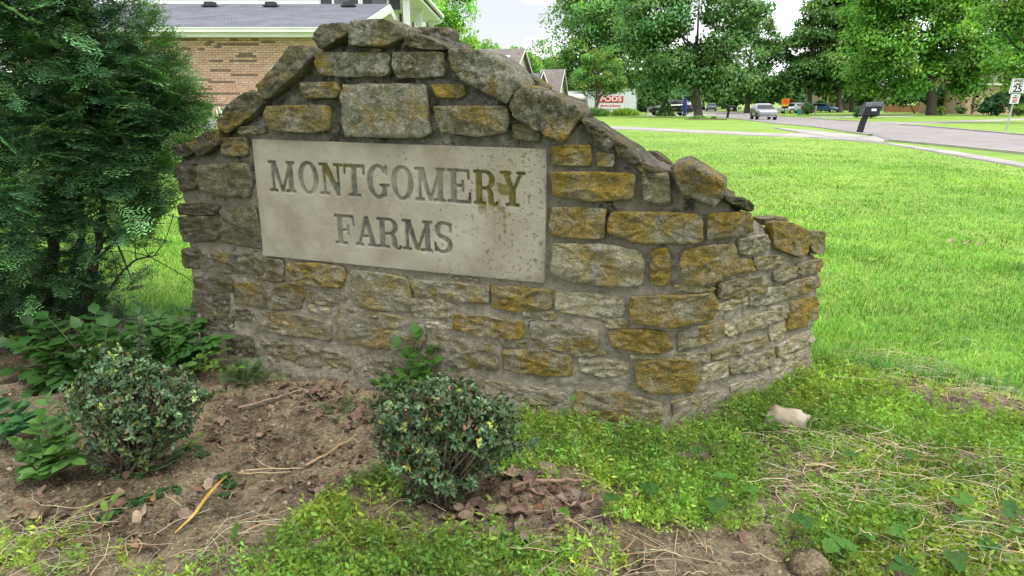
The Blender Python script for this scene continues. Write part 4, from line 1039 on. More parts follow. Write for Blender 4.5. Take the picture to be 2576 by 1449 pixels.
small_shrub('box_shrub', 'dark green small-leaved shrub on the left below the yew', 330, 1185,
            [(300, 990, 105), (385, 1010, 90), (440, 985, 60), (245, 1060, 80), (330, 1075, 95), (425, 1060, 62), (285, 925, 60), (495, 1005, 34), (270, 1140, 55), (350, 1140, 40), (220, 1000, 45), (350, 930, 40), (310, 1180, 30), (460, 1040, 34)], 2000, .021, .07)

# ---- the big yew at the left edge
m_yew = leaf_mat('yew_needle', (.040, .096, .042), .45, .2, .3)
m_ybark = mat('yew_bark', (.035, .024, .018), .9, c2=(.09, .062, .046), scale=14, bump=.8, bscale=40, stretch=(1, 1, .3))
def spray_proto(seed, n=28, ln=.15):
    rs = np.random.RandomState(seed); out = []
    def axis(o, d, l, k):
        s = np.repeat(np.linspace(.06, 1, k//2), 2); side = np.tile([1, -1], k//2)
        P = o + d*(s*l)[:, None]; S = np.array([-d[1], d[0], 0.0])
        D = d*.62 + S*side[:, None] + rs.normal(0, .16, (k, 3)) + np.array([0, 0, .12]); Nn = np.array([0, 0, 1.0]) + rs.normal(0, .3, (k, 3))
        L_ = .029*(1 - .35*s)*rs.uniform(.8, 1.15, k)
        tip = np.where(s > .72, 1.7, 1.0)[:, None]*np.array([1, 1, 1]); tip[:, 0] *= np.where(s > .72, 1.1, 1)
        out.append(leaves(P, D, Nn, L_, .0052, np.ones((k, 3))*rs.uniform(.75, 1.2, (k, 1))*tip, .1, True))
        Sx = np.cross(d, [0, 0, 1.0])*.0011
        out.append((np.array([o - Sx, o + Sx, o + d*l]), np.array([[0, 1, 2]]), np.array([[1.9, 1.0, 1.0]]*3)))
    z = np.zeros(3); axis(z, np.array([1., 0, 0]), ln, n)
    for f, a in ((.25, .75), (.38, -.7), (.55, .6), (.66, -.6)):
        axis(np.array([ln*f, 0, 0]), np.array([math.cos(a), math.sin(a), rs.normal(0, .1)]), ln*(.62 - .45*f), 10)
    return merge(out)
ybase = bed_at(205, 850); yew = thing('yew_bush', 'large dark green yew bush with needle sprays filling the left side beside the wall', 'yew bush', ybase)
YD = ybase[1]
def yew_boughs():
    """(origin, end) of leafy boughs, radiating from the upright stems"""
    res = []; lob = [(-40, 120, 330, 1.0), (210, 150, 250, 1.1), (340, 330, 140, .9), (130, 400, 290, 1.1), (-80, 560, 300, .8), (290, 560, 130, .55), (390, 250, 80, .35), (250, 20, 150, .5), (100, -150, 300, .7), (-200, 300, 300, .6),
           (330, 660, 75, .16), (290, 730, 60, .10), (60, 640, 170, .4), (410, 430, 60, .14), (20, 740, 110, .22)]
    for lu, lv, lr, w in lob:
        c = at_y(lu, lv, YD + R.uniform(-.12, .12)); r = lr/(F/(YD*CP + .4))
        for k in range(int(w*400)):
            d = rand_dirs(1, .1)[0]; d[1] -= .25; d = d/np.linalg.norm(d); ry = min(r, .85)
            q = c + d*np.array([r, ry, r])*(R.uniform(.22, 1.0)**.5)*(1 + .13*float(vnoise(d[0]*3, d[2]*3, 1, 7))); res.append((q, d))
    return res
bo = yew_boughs(); Q = np.array([q for q, d in bo]); Dq = np.array([d for q, d in bo])
u_, v_ = proj(Q.T); lim = np.interp(v_, [-200, 0, 90, 160, 230, 290, 330, 400, 470, 540, 600, 660, 760], [330, 330, 380, 430, 462, 490, 470, 430, 425, 405, 375, 380, 370]) - np.interp(v_, [0, 120, 300, 600], [100, 66, 54, 50])
k = (u_ < lim + R.normal(0, 14, len(u_))) & (Q[:, 2] > .12) & (Q[:, 1] > 3.2); Q, Dq = Q[k], Dq[k]
# leave openings to the lawn behind in the lower part
hole = fbm(Q[:, 0]*1.0, Q[:, 2], 4.2, 3, 131) > np.interp(Q[:, 2], [.2, .6, 1.1, 1.7, 2.2], [-.10, .02, .42, .6, .7]); hole |= (Q[:, 1] > YD + .3) & (R.uniform(0, 1, len(Q)) < .35); hole |= (Q[:, 2] < .95) & (R.uniform(0, 1, len(Q)) < .2); Q, Dq = Q[~hole], Dq[~hole]
nsp = len(Q); per = 3; ax = np.repeat(Dq, per, 0) + rand_dirs(nsp*per)*.75; ax[:, 2] = ax[:, 2]*.55 - .10; ax = unit(ax)
O = np.repeat(Q, per, 0) + R.normal(0, .05, (nsp*per, 3)); Fm = frames(ax, R.normal(0, .4, nsp*per)); sc = R.uniform(.8, 1.65, nsp*per)
ct = np.repeat(tints(nsp, .30, .08), per, 0)*tints(nsp*per, .32, .08); uu, vv = proj(O.T)
bright_spray = np.clip((R.uniform(0, 1, nsp*per) < .22).astype(float), 0, 1)[:, None]; ct = ct*(1 + bright_spray*np.array([.95, .9, .6]))  # sprays picked at random get a lighter tint
protos_y = [spray_proto(900 + s) for s in range(4)]; pk = R.randint(0, 4, nsp*per); parts = []
for j in range(4): kk = pk == j; parts.append(replicate(*protos_y[j], Fm[kk]*sc[kk][:, None, None], O[kk], ct[kk]))
# long shoots standing out of the outline
ns = 150; lv_ = R.uniform(-20, 640, ns); lu_ = np.interp(lv_, [-200, 0, 90, 160, 230, 290, 330, 400, 470, 540, 600, 660, 760], [330, 330, 380, 430, 462, 490, 470, 430, 425, 405, 375, 380, 370]) - R.uniform(5, 60, ns)
Os = np.array([at_y(a, b_, YD + R.uniform(-.35, .2)) for a, b_ in zip(lu_, lv_)]); As = np.stack([R.uniform(.4, 1, ns), R.uniform(-.5, .2, ns), R.uniform(-.25, .75, ns)], 1)
parts.append(replicate(*protos_y[0], frames(As, R.normal(0, .5, ns))*R.uniform(1.0, 1.7, ns)[:, None, None], Os, tints(ns, .25, .08)*np.array([1.5, 1.45, .9])))
yv = merge(parts); print('yew sprays', nsp*per, 'tris', len(yv[1]))
tag(np_mesh('foliage', *yv[:2], m_yew, yew, yv[2]), kind='stuff')
for k, (b0, pts, r0) in enumerate([((205, 850), [(225, 740, -.02), (245, 640, .03), (250, 560, .05), (270, 470, .0), (300, 330, .05)], .035), ((175, 850), [(205, 740, .1), (225, 670, .15), (262, 600, .1)], .022),
                                  ((100, 860), [(120, 700, .05), (150, 560, .0), (185, 420, .1), (150, 250, .1), (160, 60, .1)], .05), ((60, 870), [(55, 700, .1), (30, 520, .1), (40, 330, .2), (60, 100, .1)], .045),
                                  ((140, 855), [(165, 720, .15), (210, 600, .2), (200, 450, .3), (230, 250, .2)], .03), ((20, 880), [(0, 700, .0), (-60, 500, .1), (-100, 250, .0)], .045),
                                  ((215, 800), [(300, 690, .05), (340, 655, .05), (400, 640, -.02)], .012), ((240, 640), [(290, 600, .0), (350, 560, .0), (390, 590, .02)], .012)]):
    p0 = bed_at(*b0) if b0[1] >= 840 else at_y(*b0, YD); P = [p0 - np.array([0, 0, .04])] + [at_y(u, v, YD + dy) for u, v, dy in pts]; n = len(P)
    mb = MB(); Pf = resample(np.array(P), 4*n); Pf += np.array([[mnoise.noise(tuple(p*7)), mnoise.noise(tuple(p*7 + 3)), 0] for p in Pf])*.02
    mb.tube(Pf, [r0*(1 - .8*i/len(Pf)) for i in range(len(Pf))], 8); mb.build('stem' if k < 6 else 'branch', m_ybark, yew, True)
    for j in range(7):
        a = Pf[R.randint(len(Pf)//3, len(Pf))]; d = rand_dirs(1, .3)[0]; e = a + d*R.uniform(.2, .5); md = (a + e)/2 + R.normal(0, .03, 3)
        mb2 = MB(); mb2.tube([a, md, e], [r0*.3, r0*.2, .003], 5); mb2.build('branch', m_ybark, yew, True)

# ---- broad-leaved weeds and saplings
m_weed = leaf_mat('weed_leaf', (.075, .17, .028), .45, .3, .4)
m_stalk = mat('green_stalk', (.10, .14, .04), .7, c2=(.18, .16, .07), scale=20)
def sapling(name, label, u, v, stems, leaf, tint, cat='weed', rise=.75, pair=True, group=None, wr=.6):
    """stems: (tip u, tip v, depth offset, leaf pairs)"""
    p = bed_at(u, v); t = thing(name, label, cat, p, 0, group); mb = MB(); Ps, Ds, Ns, Ls = [], [], [], []
    for su, sv, dy, k in stems:
        e = at_y(su, sv, p[1] + dy); a = p + R.normal(0, .012, 3)*[1, 1, 0]; md = a*.45 + e*.55 + np.array([0, 0, .10*np.linalg.norm(e - a)])
        Pl = np.array([a*(1-s)**2 + 2*s*(1-s)*md + s*s*e for s in np.linspace(0, 1, 9)]); mb.tube(Pl, np.linspace(.0034, .0014, 9), 5)
        for j in range(k):
            s = .28 + .72*j/max(1, k - 1); q = a*(1-s)**2 + 2*s*(1-s)*md + s*s*e; tg = unit(np.array(2*(1-s)*(md - a) + 2*s*(e - md))); sd_ = unit(np.cross(tg, [0, 0, 1.0]))
            for sg in ((1, -1) if pair else (1 if j % 2 else -1,)):
                Ps.append(q); Ds.append(tg*.45 + sd_*sg + np.array([0, 0, R.normal(.0, .22)])); Ns.append(np.array([0, -.25, 1.0]) + R.normal(0, .28, 3)); Ls.append(leaf*R.uniform(.65, 1.15)*(.75 + .4*math.sin(3*s)))
        Ps.append(e); Ds.append(tg + R.normal(0, .2, 3)); Ns.append(np.array([0, -.2, 1.0])); Ls.append(leaf*.9)
    Ls = np.array(Ls); n = len(Ls); c = tints(n, .14, .07)*np.array(tint)
    for i in range(n):
        V, T, C = leaves(np.array([Ps[i]]), np.array([Ds[i]]), np.array([Ns[i]]), Ls[i:i+1], Ls[i:i+1]*wr, c[i:i+1], .10, False, .16)
        np_mesh('leaf', V, T, m_weed, t, C, True)
    mb.build('stem', m_stalk, t, True); return t
sapling('leafy_sapling', 'leafy weed with broad pale green leaves at the left edge below the yew', 130, 1195, [(60, 1150, -.1, 6), (150, 1080, 0, 6), (110, 1060, -.05, 6), (180, 1160, -.12, 5), (200, 1010, .1, 6), (70, 1190, -.12, 5), (100, 1120, -.05, 6), (140, 1170, -.1, 5), (40, 1110, -.1, 6), (170, 1110, -.1, 6), (120, 1020, .05, 6), (90, 1190, -.15, 5)], .08, (1.25, 1.2, 1.6))
sapling('leafy_sapling', 'leafy weed with large blue-green leaves cut by the left edge of the picture', 10, 1120, [(40, 1030, 0, 6), (-30, 1010, 0, 5), (30, 1075, -.1, 5), (60, 1050, -.05, 5)], .10, (.9, 1.05, 2.2))
sapling('leafy_sapling', 'dark leafy bramble under the yew behind the left shrub', 260, 960, [(120, 800, .1, 8), (200, 830, .0, 8), (300, 860, 0, 8), (180, 900, -.1, 8), (60, 870, .0, 9), (20, 930, 0, 9), (240, 790, .2, 7), (330, 930, -.05, 6), (100, 950, -.1, 8), (60, 990, -.15, 7), (150, 860, .05, 8), (270, 820, .1, 8), (10, 850, .1, 9), (220, 870, 0, 8), (340, 850, .1, 7), (120, 900, 0, 8), (250, 900, -.1, 6), (80, 820, .1, 9)], .10, (.62, .70, 1.0), wr=.74)
sapling('leafy_sapling', 'dark leafy sapling spreading against the left foot of the wall', 420, 930, [(560, 855, -.05, 8), (500, 830, .1, 8), (480, 780, .2, 8), (400, 800, .15, 8), (340, 830, .1, 8), (450, 870, 0, 8), (530, 880, 0, 7), (380, 870, 0, 7), (430, 820, .1, 8), (520, 855, 0, 7), (350, 790, .2, 8), (460, 840, .1, 8), (400, 850, 0, 8), (480, 885, -.1, 6), (300, 880, 0, 8), (360, 900, -.05, 7), (420, 790, .2, 8), (500, 800, .12, 8)], .09, (.72, .80, 1.0), wr=.7)
sapling('leafy_sapling', 'trailing weed with yellowing leaves under the left end of the wall', 450, 945, [(520, 890, -.1, 7), (560, 905, -.12, 7), (600, 925, -.15, 6), (480, 915, -.15, 6), (540, 925, -.18, 6), (570, 880, -.05, 6)], .045, (1.3, 1.1, .9))
sapling('wall_weed', 'leafy weed with heart-shaped leaves growing against the middle of the wall', 1015, 1000, [(1045, 842, .0, 3), (1095, 870, .02, 3), (1050, 855, .0, 3), (1075, 890, .0, 4), (985, 950, -.1, 4), (1020, 900, -.03, 3), (1090, 915, -.02, 4), (955, 965, -.15, 4), (1000, 875, 0, 2), (1040, 930, -.1, 3), (1065, 950, -.1, 3)], .08, (.85, .92, .9), wr=.72)
sapling('seedling', 'two-leaved seedling standing up against the right part of the wall', 1420, 1062, [(1438, 1012, 0, 1), (1418, 1045, -.02, 1)], .05, (1.0, 1.1, 1.1), pair=False)
sapling('seedling', 'pale upright seedling with one long leaf in the ground cover right of the wall corner', 1787, 1150, [(1795, 1105, 0, 1), (1782, 1110, 0, 1)], .055, (1.7, 1.4, 1.0), pair=False, wr=.3)
sapling('seedling', 'pale round-leaved seedling in the straw below the tan rock', 1850, 1205, [(1885, 1185, 0, 1), (1850, 1190, 0, 1)], .05, (1.5, 1.35, 1.1), pair=False, wr=.55)
sapling('seedling', 'small pale green seedling beside the tan rock', 1932, 1090, [(1930, 1050, -.05, 2), (1925, 1075, -.07, 1)], .05, (1.1, 1.2, 1.0))
sapling('seedling', 'bright green seedling on the bare soil right of the left shrub', 480, 1128, [(495, 1098, 0, 2), (470, 1108, 0, 1)], .042, (1.5, 1.3, 1.0))
sapling('seedling', 'bright seedling with yellow-green leaves on dark leaves at front left', 270, 1325, [(282, 1262, 0, 2), (265, 1285, 0, 1)], .045, (1.8, 1.5, 1.0))
sapling('seedling', 'single pale green seedling on the soil at front left of the ground cover', 585, 1375, [(598, 1335, 0, 1), (592, 1350, 0, 1)], .042, (1.3, 1.3, 1.3), pair=False, wr=.6)
for k, (pts, lab) in enumerate([([(250, 1330), (270, 1300), (330, 1270), (400, 1250), (450, 1235)], 'dark creeping vine with glossy paired leaves on the soil at front left'), ([(290, 1200), (370, 1195), (430, 1160), (475, 1130), (515, 1150)], 'dark creeping vine with paired leaves just right of the left shrub'),
                              ([(560, 1260), (580, 1220), (560, 1200)], 'short dark creeping vine beside the yellow leaf blade')]):
    W = np.array([bed_at(*q) for q in pts]); t = thing('creeping_vine', lab, 'vine', W[0]); Wp = resample(W, 7*len(pts)); Wp[:, 2] = gz(Wp[:, 0], Wp[:, 1]) + .012
    MB().tube(Wp, .0018, 5).build('stem', m_stalk, t, True); tg = np.gradient(Wp, axis=0)
    for i in range(1, len(Wp)):
        for sg in (1, -1):
            if R.rand() < .2: continue
            d = unit(tg[i])*.4 + sg*unit(np.cross(tg[i], [0, 0, 1.0])) + R.normal(0, .2, 3)*[1, 1, 1]; l = R.uniform(.025, .042)
            V, T, C = leaves(Wp[i:i+1], d[None], np.array([[0, -.1, 1]]) + R.normal(0, .25, (1, 3)), np.array([l]), np.array([l*.55]), tints(1, .15, .05)*np.array([.42, .55, .9]), .12, False, .1)
            np_mesh('leaf', V, T, m_weed, t, C, True)
# three-leaved weeds with toothed leaflets
def leaflet(p, d, nn, l, w):
    d = unit(d); s = unit(np.cross(d, nn)); nn = np.cross(s, d); k = 9; vs = [p]; 
    q = np.linspace(.06, 1, k); wid = np.sin(np.pi*q**.8)*.5*w
    for sg in (1, -1):
        for i in range(k - 1): tooth = (1 + .10*(-1)**i); vs.append(p + d*l*q[i] + s*sg*wid[i]*tooth + nn*(.18*wid[i] + .004*(-1)**i*.3))
    mid = [p + d*l*q[i] for i in range(k)]; b0 = len(vs); vs += mid; fs = []
    for sg in range(2):
        o = 1 + sg*(k-1)
        fs.append((0, o, b0) if sg == 0 else (0, b0, o))
        for i in range(k - 2): fs.append((o+i, o+i+1, b0+i+1, b0+i) if sg == 0 else (b0+i, b0+i+1, o+i+1, o+i))
        fs.append((o+k-2, b0+k-1, b0+k-2) if sg == 0 else (b0+k-2, b0+k-1, o+k-2))
    return vs, fs
m_straws = [mat('toothed_leaf', (.026, .075, .010), .65, c2=(.042, .112, .015), scale=25, bump=.5, bscale=90, spec=.2), mat('toothed_leaf_fresh', (.045, .125, .014), .65, c2=(.075, .175, .022), scale=25, bump=.5, bscale=90, spec=.2)]
TRI = [(2015, 1345, 62, 0), (2109, 1386, 75, 1), (2172, 1373, 52, 1), (2265, 1363, 50, 1), (2392, 1286, 62, 1), (2399, 1333, 50, 1), (2542, 1309, 60, 0), (2272, 1443, 60, 0), (2392, 1440, 60, 0), (2139, 1173, 34, 0), (1625, 1253, 48, 0), (1541, 1286, 42, 0), (1785, 1283, 58, 0),
       (1821, 1226, 45, 1), (1751, 1156, 36, 0), (1885, 1266, 38, 1), (1418, 1333, 28, 1), (2290, 1180, 34, 0), (2480, 1400, 50, 0), (2570, 1360, 55, 1)]
SPEC = {1: 'largest bright green three-leaved weed beside the brown soil clod at the bottom right', 10: 'dark three-leaved weed in the ground cover just right of the thick stick', 12: 'dark three-leaved weed at the lower end of the pale yellow stalk', 0: 'dark toothed three-leaved weed at the edge of the bare soil bottom right'}
for k, (u, v, r, ty) in enumerate(TRI):
    p = bed_at(u, v + r*.3); sc = r/(F/(p[1]*CP + 1.3*SP))*.72; t = thing('three_leaved_weed', SPEC.get(k, ['low weed with three dark toothed leaflets in the cover on the right', 'low weed with three fresh green toothed leaflets in the cover on the right'][ty]), 'weed', p, 0, None if k in SPEC else ['dark three-leaved weeds', 'fresh three-leaved weeds'][ty])
    top = p + np.array([R.normal(0, .012), R.normal(0, .01), .062 + .03*R.rand()]); MB().tube([p, (p+top)/2 + R.normal(0, .004, 3), top], .0014, 5).build('stem', m_stalk, t, True); a0 = R.uniform(0, 6.28)
    for j in range(3):
        a = a0 + j*2.094 + R.normal(0, .15); mb = MB(); mb.add(*leaflet(top, np.array([math.cos(a), math.sin(a), R.normal(-.05, .15)]), np.array([0, -.15, 1.0]) + R.normal(0, .15, 3), sc*R.uniform(.85, 1.1), sc*.85)); mb.build('leaflet', m_straws[ty], t, True)

# low yew sprout by the wall, small tufts
def sprout(name, label, u, v, r, n, tint, cat='sprout'):
    p = bed_at(u, v); t = thing(name, label, cat, p); d = rand_dirs(n, .5); d[:, 2] = np.abs(d[:, 2]); rr = r/(F/(p[1]*CP + .9*SP)); O = p + d*rr*R.uniform(.2, .9, (n, 1))*[1, .7, .6]
    ax = unit(d + rand_dirs(n)*.5); pr = replicate(*protos_y[0], frames(ax, R.normal(0, .5, n))*R.uniform(.35, .75, n)[:, None, None], O, tints(n, .2, .08)*np.array(tint))
    tag(np_mesh('foliage', *pr[:2], m_yew, t, pr[2]), kind='stuff'); MB().tube([p, p + [0, 0, rr*.5]], .004, 5).build('stem', m_ybark, t)
sprout('yew_sprout', 'low tuft of dark yew sprigs at the left foot of the wall', 620, 960, 62, 70, (1.3, 1.25, .9))
sprout('yew_sprout', 'tiny yew seedling on the leaf-strewn soil left of the middle shrub', 853, 1040, 28, 9, (1.5, 1.3, 1.0))
# ---- rocks, sticks and blades
def rock(name, label, u, v, d, m, seed, rz=0):
    p = bed_at(u, v); bm_v, bm_f = [], []; nu, nv_ = 18, 12
    for i in range(nv_ + 1):
        th = math.pi*i/nv_
        for j in range(nu):
            ph = 2*math.pi*j/nu; q = np.array([math.sin(th)*math.cos(ph), math.sin(th)*math.sin(ph), math.cos(th)])
            q = np.sign(q)*np.abs(q)**.62; k = 1 + .42*mnoise.noise(tuple(q*1.3 + seed)) + .12*mnoise.noise(tuple(q*3.3 + seed)) + .04*mnoise.noise(tuple(q*9))
            q = q*np.array(d)/2*k; bm_v.append((p[0] + q[0]*math.cos(rz) - q[1]*math.sin(rz), p[1] + q[0]*math.sin(rz) + q[1]*math.cos(rz), p[2] + q[2] + d[2]*.20))
    for i in range(nv_):
        for j in range(nu): bm_f.append((i*nu+j, (i+1)*nu+j, (i+1)*nu+(j+1) % nu, i*nu+(j+1) % nu))
    mb = MB(); mb.add(bm_v, bm_f); return tag(mb.build(name, m, smooth=True), label, 'rock')
rock('rock', 'tan and white rock lying in the ground cover right of the wall', 1972, 1078, (.185, .12, .15), mat('tan_rock', (.27, .215, .14), .9, c2=(.40, .365, .30), scale=9, bump=.6, bscale=25), 12, -.5)
rock('rock', 'round grey-brown rock half hidden in the ground cover by the thick stick', 1375, 1192, (.09, .08, .055), mat('grey_rock', (.12, .095, .06), .9, c2=(.21, .17, .115), scale=12, bump=.6, bscale=30), 9)
rock('rock', 'dark half-buried rock right of the middle shrub', 1318, 1200, (.075, .06, .03), mat('dark_rock', (.07, .06, .04), .9, c2=(.14, .12, .08), scale=12, bump=.6, bscale=30), 15)
rock('soil_clod', 'brown lump of soil at the bottom right beside the large weed', 2035, 1430, (.12, .11, .07), m_soil, 21)
def stick(label, pts, r0, m, name='stick', cat='stick', lift=.008, taper=.45):
    W = np.array([bed_at(*q) for q in pts]); Wp = resample(W, 6*len(pts)); Wp[:, 2] = np.maximum(gz(Wp[:, 0], Wp[:, 1]), 0) + lift + r0
    Wp += np.array([[mnoise.noise(tuple(p*30)), mnoise.noise(tuple(p*30 + 5)), .6*mnoise.noise(tuple(p*22 + 9))] for p in Wp])*r0*1.3
    rad = [r0*(1 - taper*i/len(Wp))*(1 + .25*mnoise.noise((i*.9, r0*900, 2))) for i in range(len(Wp))]
    return tag(MB().tube(Wp, rad, 8).build(name, m, smooth=True), label, cat)
stick('thick dark brown broken stick lying across dead leaves below the middle shrub', [(1285, 1238), (1340, 1224), (1420, 1218), (1490, 1228)], .0105, m_twig, lift=.018)
stick('short reddish twig bent down at the right end of the thick stick', [(1492, 1236), (1490, 1270), (1450, 1280)], .005, mat('red_twig', (.26, .13, .08), .8, c2=(.38, .22, .15), scale=20))
stick('thin reddish stick under the thick stick', [(1322, 1235), (1360, 1250), (1395, 1262)], .0055, mat('red_stick', (.26, .15, .10), .8, c2=(.40, .27, .19), scale=20))
stick('grey stick on the leaf-strewn soil below the left of the wall', [(600, 1040), (690, 1015), (765, 984)], .008, mat('grey_stick', (.17, .13, .095), .85, c2=(.30, .24, .18), scale=20, bump=.5))
stick('pale peeled twig on bare soil left of the middle shrub', [(620, 1192), (690, 1190), (760, 1186)], .0035, m_straw, 'twig', 'twig')
stick('second pale twig just below the peeled twig', [(600, 1200), (680, 1205), (735, 1200)], .003, m_straw, 'twig', 'twig')
stick('brown split twig on the soil left of the middle shrub', [(770, 1180), (830, 1150), (895, 1110)], .006, mat('tan_twig', (.25, .16, .085), .8, c2=(.40, .28, .16), scale=20), 'twig', 'twig')
stick('curved pale dead stem at the top of the lower ground cover', [(600, 1350), (660, 1328), (715, 1332)], .0038, m_straw, 'twig', 'twig')
stick('pale yellow stalk lying in the ground cover right of the bare patch', [(1625, 1262), (1690, 1278), (1760, 1312)], .0042, mat('yellow_stalk', (.45, .33, .07), .6, c2=(.55, .45, .16), scale=15), 'stalk', 'stalk')
stick('pale thin stalk crossing the yellow stalk', [(1712, 1220), (1735, 1260), (1758, 1305)], .003, m_straw, 'stalk', 'stalk')
def blade(label, pts, w, m):
    W = np.array([bed_at(*q) for q in pts]); Wp = resample(W, 12); Wp[:, 2] += .02 + .03*np.sin(np.linspace(0, 3.1, 12)); tg = unit(np.gradient(Wp, axis=0)); S = unit(np.cross(tg, [0, 0, 1.0])); mb = MB(); vs = []
    for i in range(12):
        k = w*math.sin(math.pi*(.08 + .84*i/11))**.6; vs += [Wp[i] - S[i]*k, Wp[i] + np.array([0, 0, -k*.5]), Wp[i] + S[i]*k]
    mb.add(vs, [(i*3+a, i*3+a+1, i*3+a+4, i*3+a+3) for i in range(11) for a in (0, 1)]); tag(mb.build('leaf_blade', m, smooth=True), label, 'leaf blade')
blade('long yellow-orange dried leaf blade slanting on the soil at front left', [(442, 1352), (490, 1320), (530, 1270), (572, 1208)], .0075, mat('yellow_blade', (.42, .22, .03), .6, c2=(.50, .36, .10), scale=12))
blade('long green grass blade lying on the soil at the far front left', [(160, 1330), (250, 1290), (320, 1250)], .006, mat('green_blade', (.10, .15, .03), .6, c2=(.17, .20, .05), scale=12))
# ================================================================== houses
m_white = mat('white_paint', (.62, .63, .62), .6, c2=(.70, .71, .70), scale=2)
m_cream = mat('cream_trim', (.55, .53, .46), .65, c2=(.62, .60, .53), scale=2)
m_glass = mat('window_glass', (.03, .04, .045), .08, spec=.8)
m_black = mat('black_paint', (.012, .012, .014), .5)
m_shut = mat('dark_shutter', (.025, .03, .035), .6)
def shingle(name, c, c2):
    m, t, b, L = new_mat(name); tc = N(t, 'ShaderNodeTexCoord'); mp = N(t, 'ShaderNodeMapping'); mp.inputs['Scale'].default_value = (1, 1, 1); L(tc.outputs['Object'], mp.inputs[0])
    br = N(t, 'ShaderNodeTexBrick'); br.offset = .5; br.inputs['Scale'].default_value = 1.0; br.inputs['Brick Width'].default_value = .32; br.inputs['Row Height'].default_value = .14; br.inputs['Mortar Size'].default_value = .012
    br.inputs['Color1'].default_value = (*c, 1); br.inputs['Color2'].default_value = (*c2, 1); br.inputs['Mortar'].default_value = (c[0]*.6, c[1]*.6, c[2]*.6, 1); L(mp.outputs[0], br.inputs['Vector'])
    n = N(t, 'ShaderNodeTexNoise', Scale=1.4, Detail=6.0); L(tc.outputs['Object'], n.inputs['Vector']); mu = N(t, 'ShaderNodeMix', data_type='RGBA', blend_type='OVERLAY'); mu.inputs[0].default_value = .35
    L(br.outputs[0], mu.inputs[6]); L(n.outputs['Fac'], mu.inputs[7]); L(mu.outputs[2], b.inputs['Base Color']); b.inputs['Roughness'].default_value = .9; b.inputs['Specular IOR Level'].default_value = .25
    return m
m_roof = shingle('grey_shingles', (.185, .19, .225), (.235, .24, .27))
m_roof2 = shingle('brown_shingles', (.17, .145, .135), (.21, .185, .17))
m_roof3 = shingle('slate_shingles', (.12, .125, .15), (.16, .165, .19))
m_bmort = mat('brick_mortar', (.42, .32, .25), .9, c2=(.48, .38, .31), scale=3)
m_brick = [mat('buff_brick_' + n, c, .9, c2=c2, scale=9, bump=.2, bscale=30) for n, c, c2 in (('tan', (.46, .295, .215), (.52, .36, .27)), ('pale', (.50, .345, .26), (.55, .40, .31)), ('orange', (.44, .27, .19), (.49, .32, .235)), ('dark', (.155, .105, .085), (.22, .15, .115)))]

# ---- near house on the left: low brick wing with grey roof in front of a white two-storey house
HY = 21.6
pe = at_y(889, 78, HY); RX = pe[0]                # eave corner
ry = RX/((977 - CX)/ray(977, 7)[1]); prg = at_y(977, 17.5, ry)              # ridge end
EZ, RZ, LX = pe[2], prg[2], -15.5
gz_h = float(terrain(-8, HY)) ; wx1 = RX - .32; wy = HY + .42
house = thing('brick_house', 'low buff brick house wing with grey shingle roof behind the left part of the wall', 'house', (RX - 5, HY, gz_h))
mb = MB(); mb.box(((LX + .3 + wx1)/2, wy + .25, (gz_h - .6 + EZ)/2), (wx1 - LX - .3, .3, EZ - gz_h + .6)); mb.box((wx1 - .15, (wy + .4 + 2*ry - wy)/2, (gz_h - .6 + EZ)/2), (.3, 2*(ry - wy) - .4, EZ - gz_h + .6))
mb.prism([(wx1 - .3, wy + .1, EZ), (wx1 - .3, 2*ry - wy - .1, EZ), (wx1 - .3, ry, EZ + (RZ - EZ)*(ry - wy - .1)/(ry - HY))], (.3, 0, 0)); mb.build('wall', m_bmort, house)
BW, BH = .203, .0677; courses = int((EZ - .16 - (gz_h - .2))/BH); bricks = []
brick_me = {}
def brick_mesh(k, w):
    key = (k, round(w, 3))
    if key not in brick_me:
        me = bpy.data.meshes.new('brick'); s = MB().box((0, 0, 0), (w - .010, .10, BH - .010)); me.from_pydata(s.v, [], s.f); me.materials.append(m_brick[k]); brick_me[key] = me
    return brick_me[key]
rb = np.random.RandomState(3); cand = []
for c in range(courses):
    z = EZ - .17 - (c + .5)*BH; off = (c % 2)*BW/2; n = int((wx1 - LX)/BW)
    for j in range(n):
        x = wx1 - off - (j + .5)*BW
        if x < LX + .5: continue
        run = vnoise(x*1.15, c*5.37, 1.0, 4) + .35*vnoise(x*.35, z*2, 1, 9)
        k = 3 if run > .34 and rb.rand() < .8 else rb.choice([0, 0, 1, 2])
        u, v = proj((x, wy, z)); cand.append((x, z, k, u, v, rb.normal(0, .0022)))
vis = [c for c in cand if 400 < c[3] < 800 and 90 < c[4] < 325]
vis.sort(key=lambda c: -c[3]); single = set(id(c) for c in vis[:300])
stuffb = [MB() for _ in range(4)]
for c in cand:
    if id(c) in single:
        o = bpy.data.objects.new('brick', brick_mesh(c[2], BW)); col.objects.link(o); o.parent = house; l = absloc(house); o.location = (c[0] - l[0], wy + .1 + c[5] - l[1] - .055, c[1] - l[2])
    elif c[3] > 150: stuffb[c[2]].box((c[0], wy + .045 + c[5], c[1]), (BW - .010, .10, BH - .010))
allb = MB()
for k, s in enumerate(stuffb): allb.mi = k; allb.add(s.v, s.f)
tag(allb.build('brick_courses', m_brick, house), kind='stuff')
# gable-end bricks: courses seen very obliquely
gb = MB()
for c in range(60):
    z = gz_h + .1 + c*BH*2
    for j in range(30):
        y = wy + .2 + j*BW*2; zl = EZ + (RZ - EZ)*(1 - abs(y - ry)/(ry - HY)) - .45
        if z < zl and y < 2*ry - wy: gb.mi = rb.choice([0, 1, 2, 2, 3]); gb.box((wx1 + .004, y + (c % 2)*BW, z), (.03, BW*2 - .012, BH*2 - .012))
tag(gb.build('gable_bricks', m_brick, house), kind='stuff')
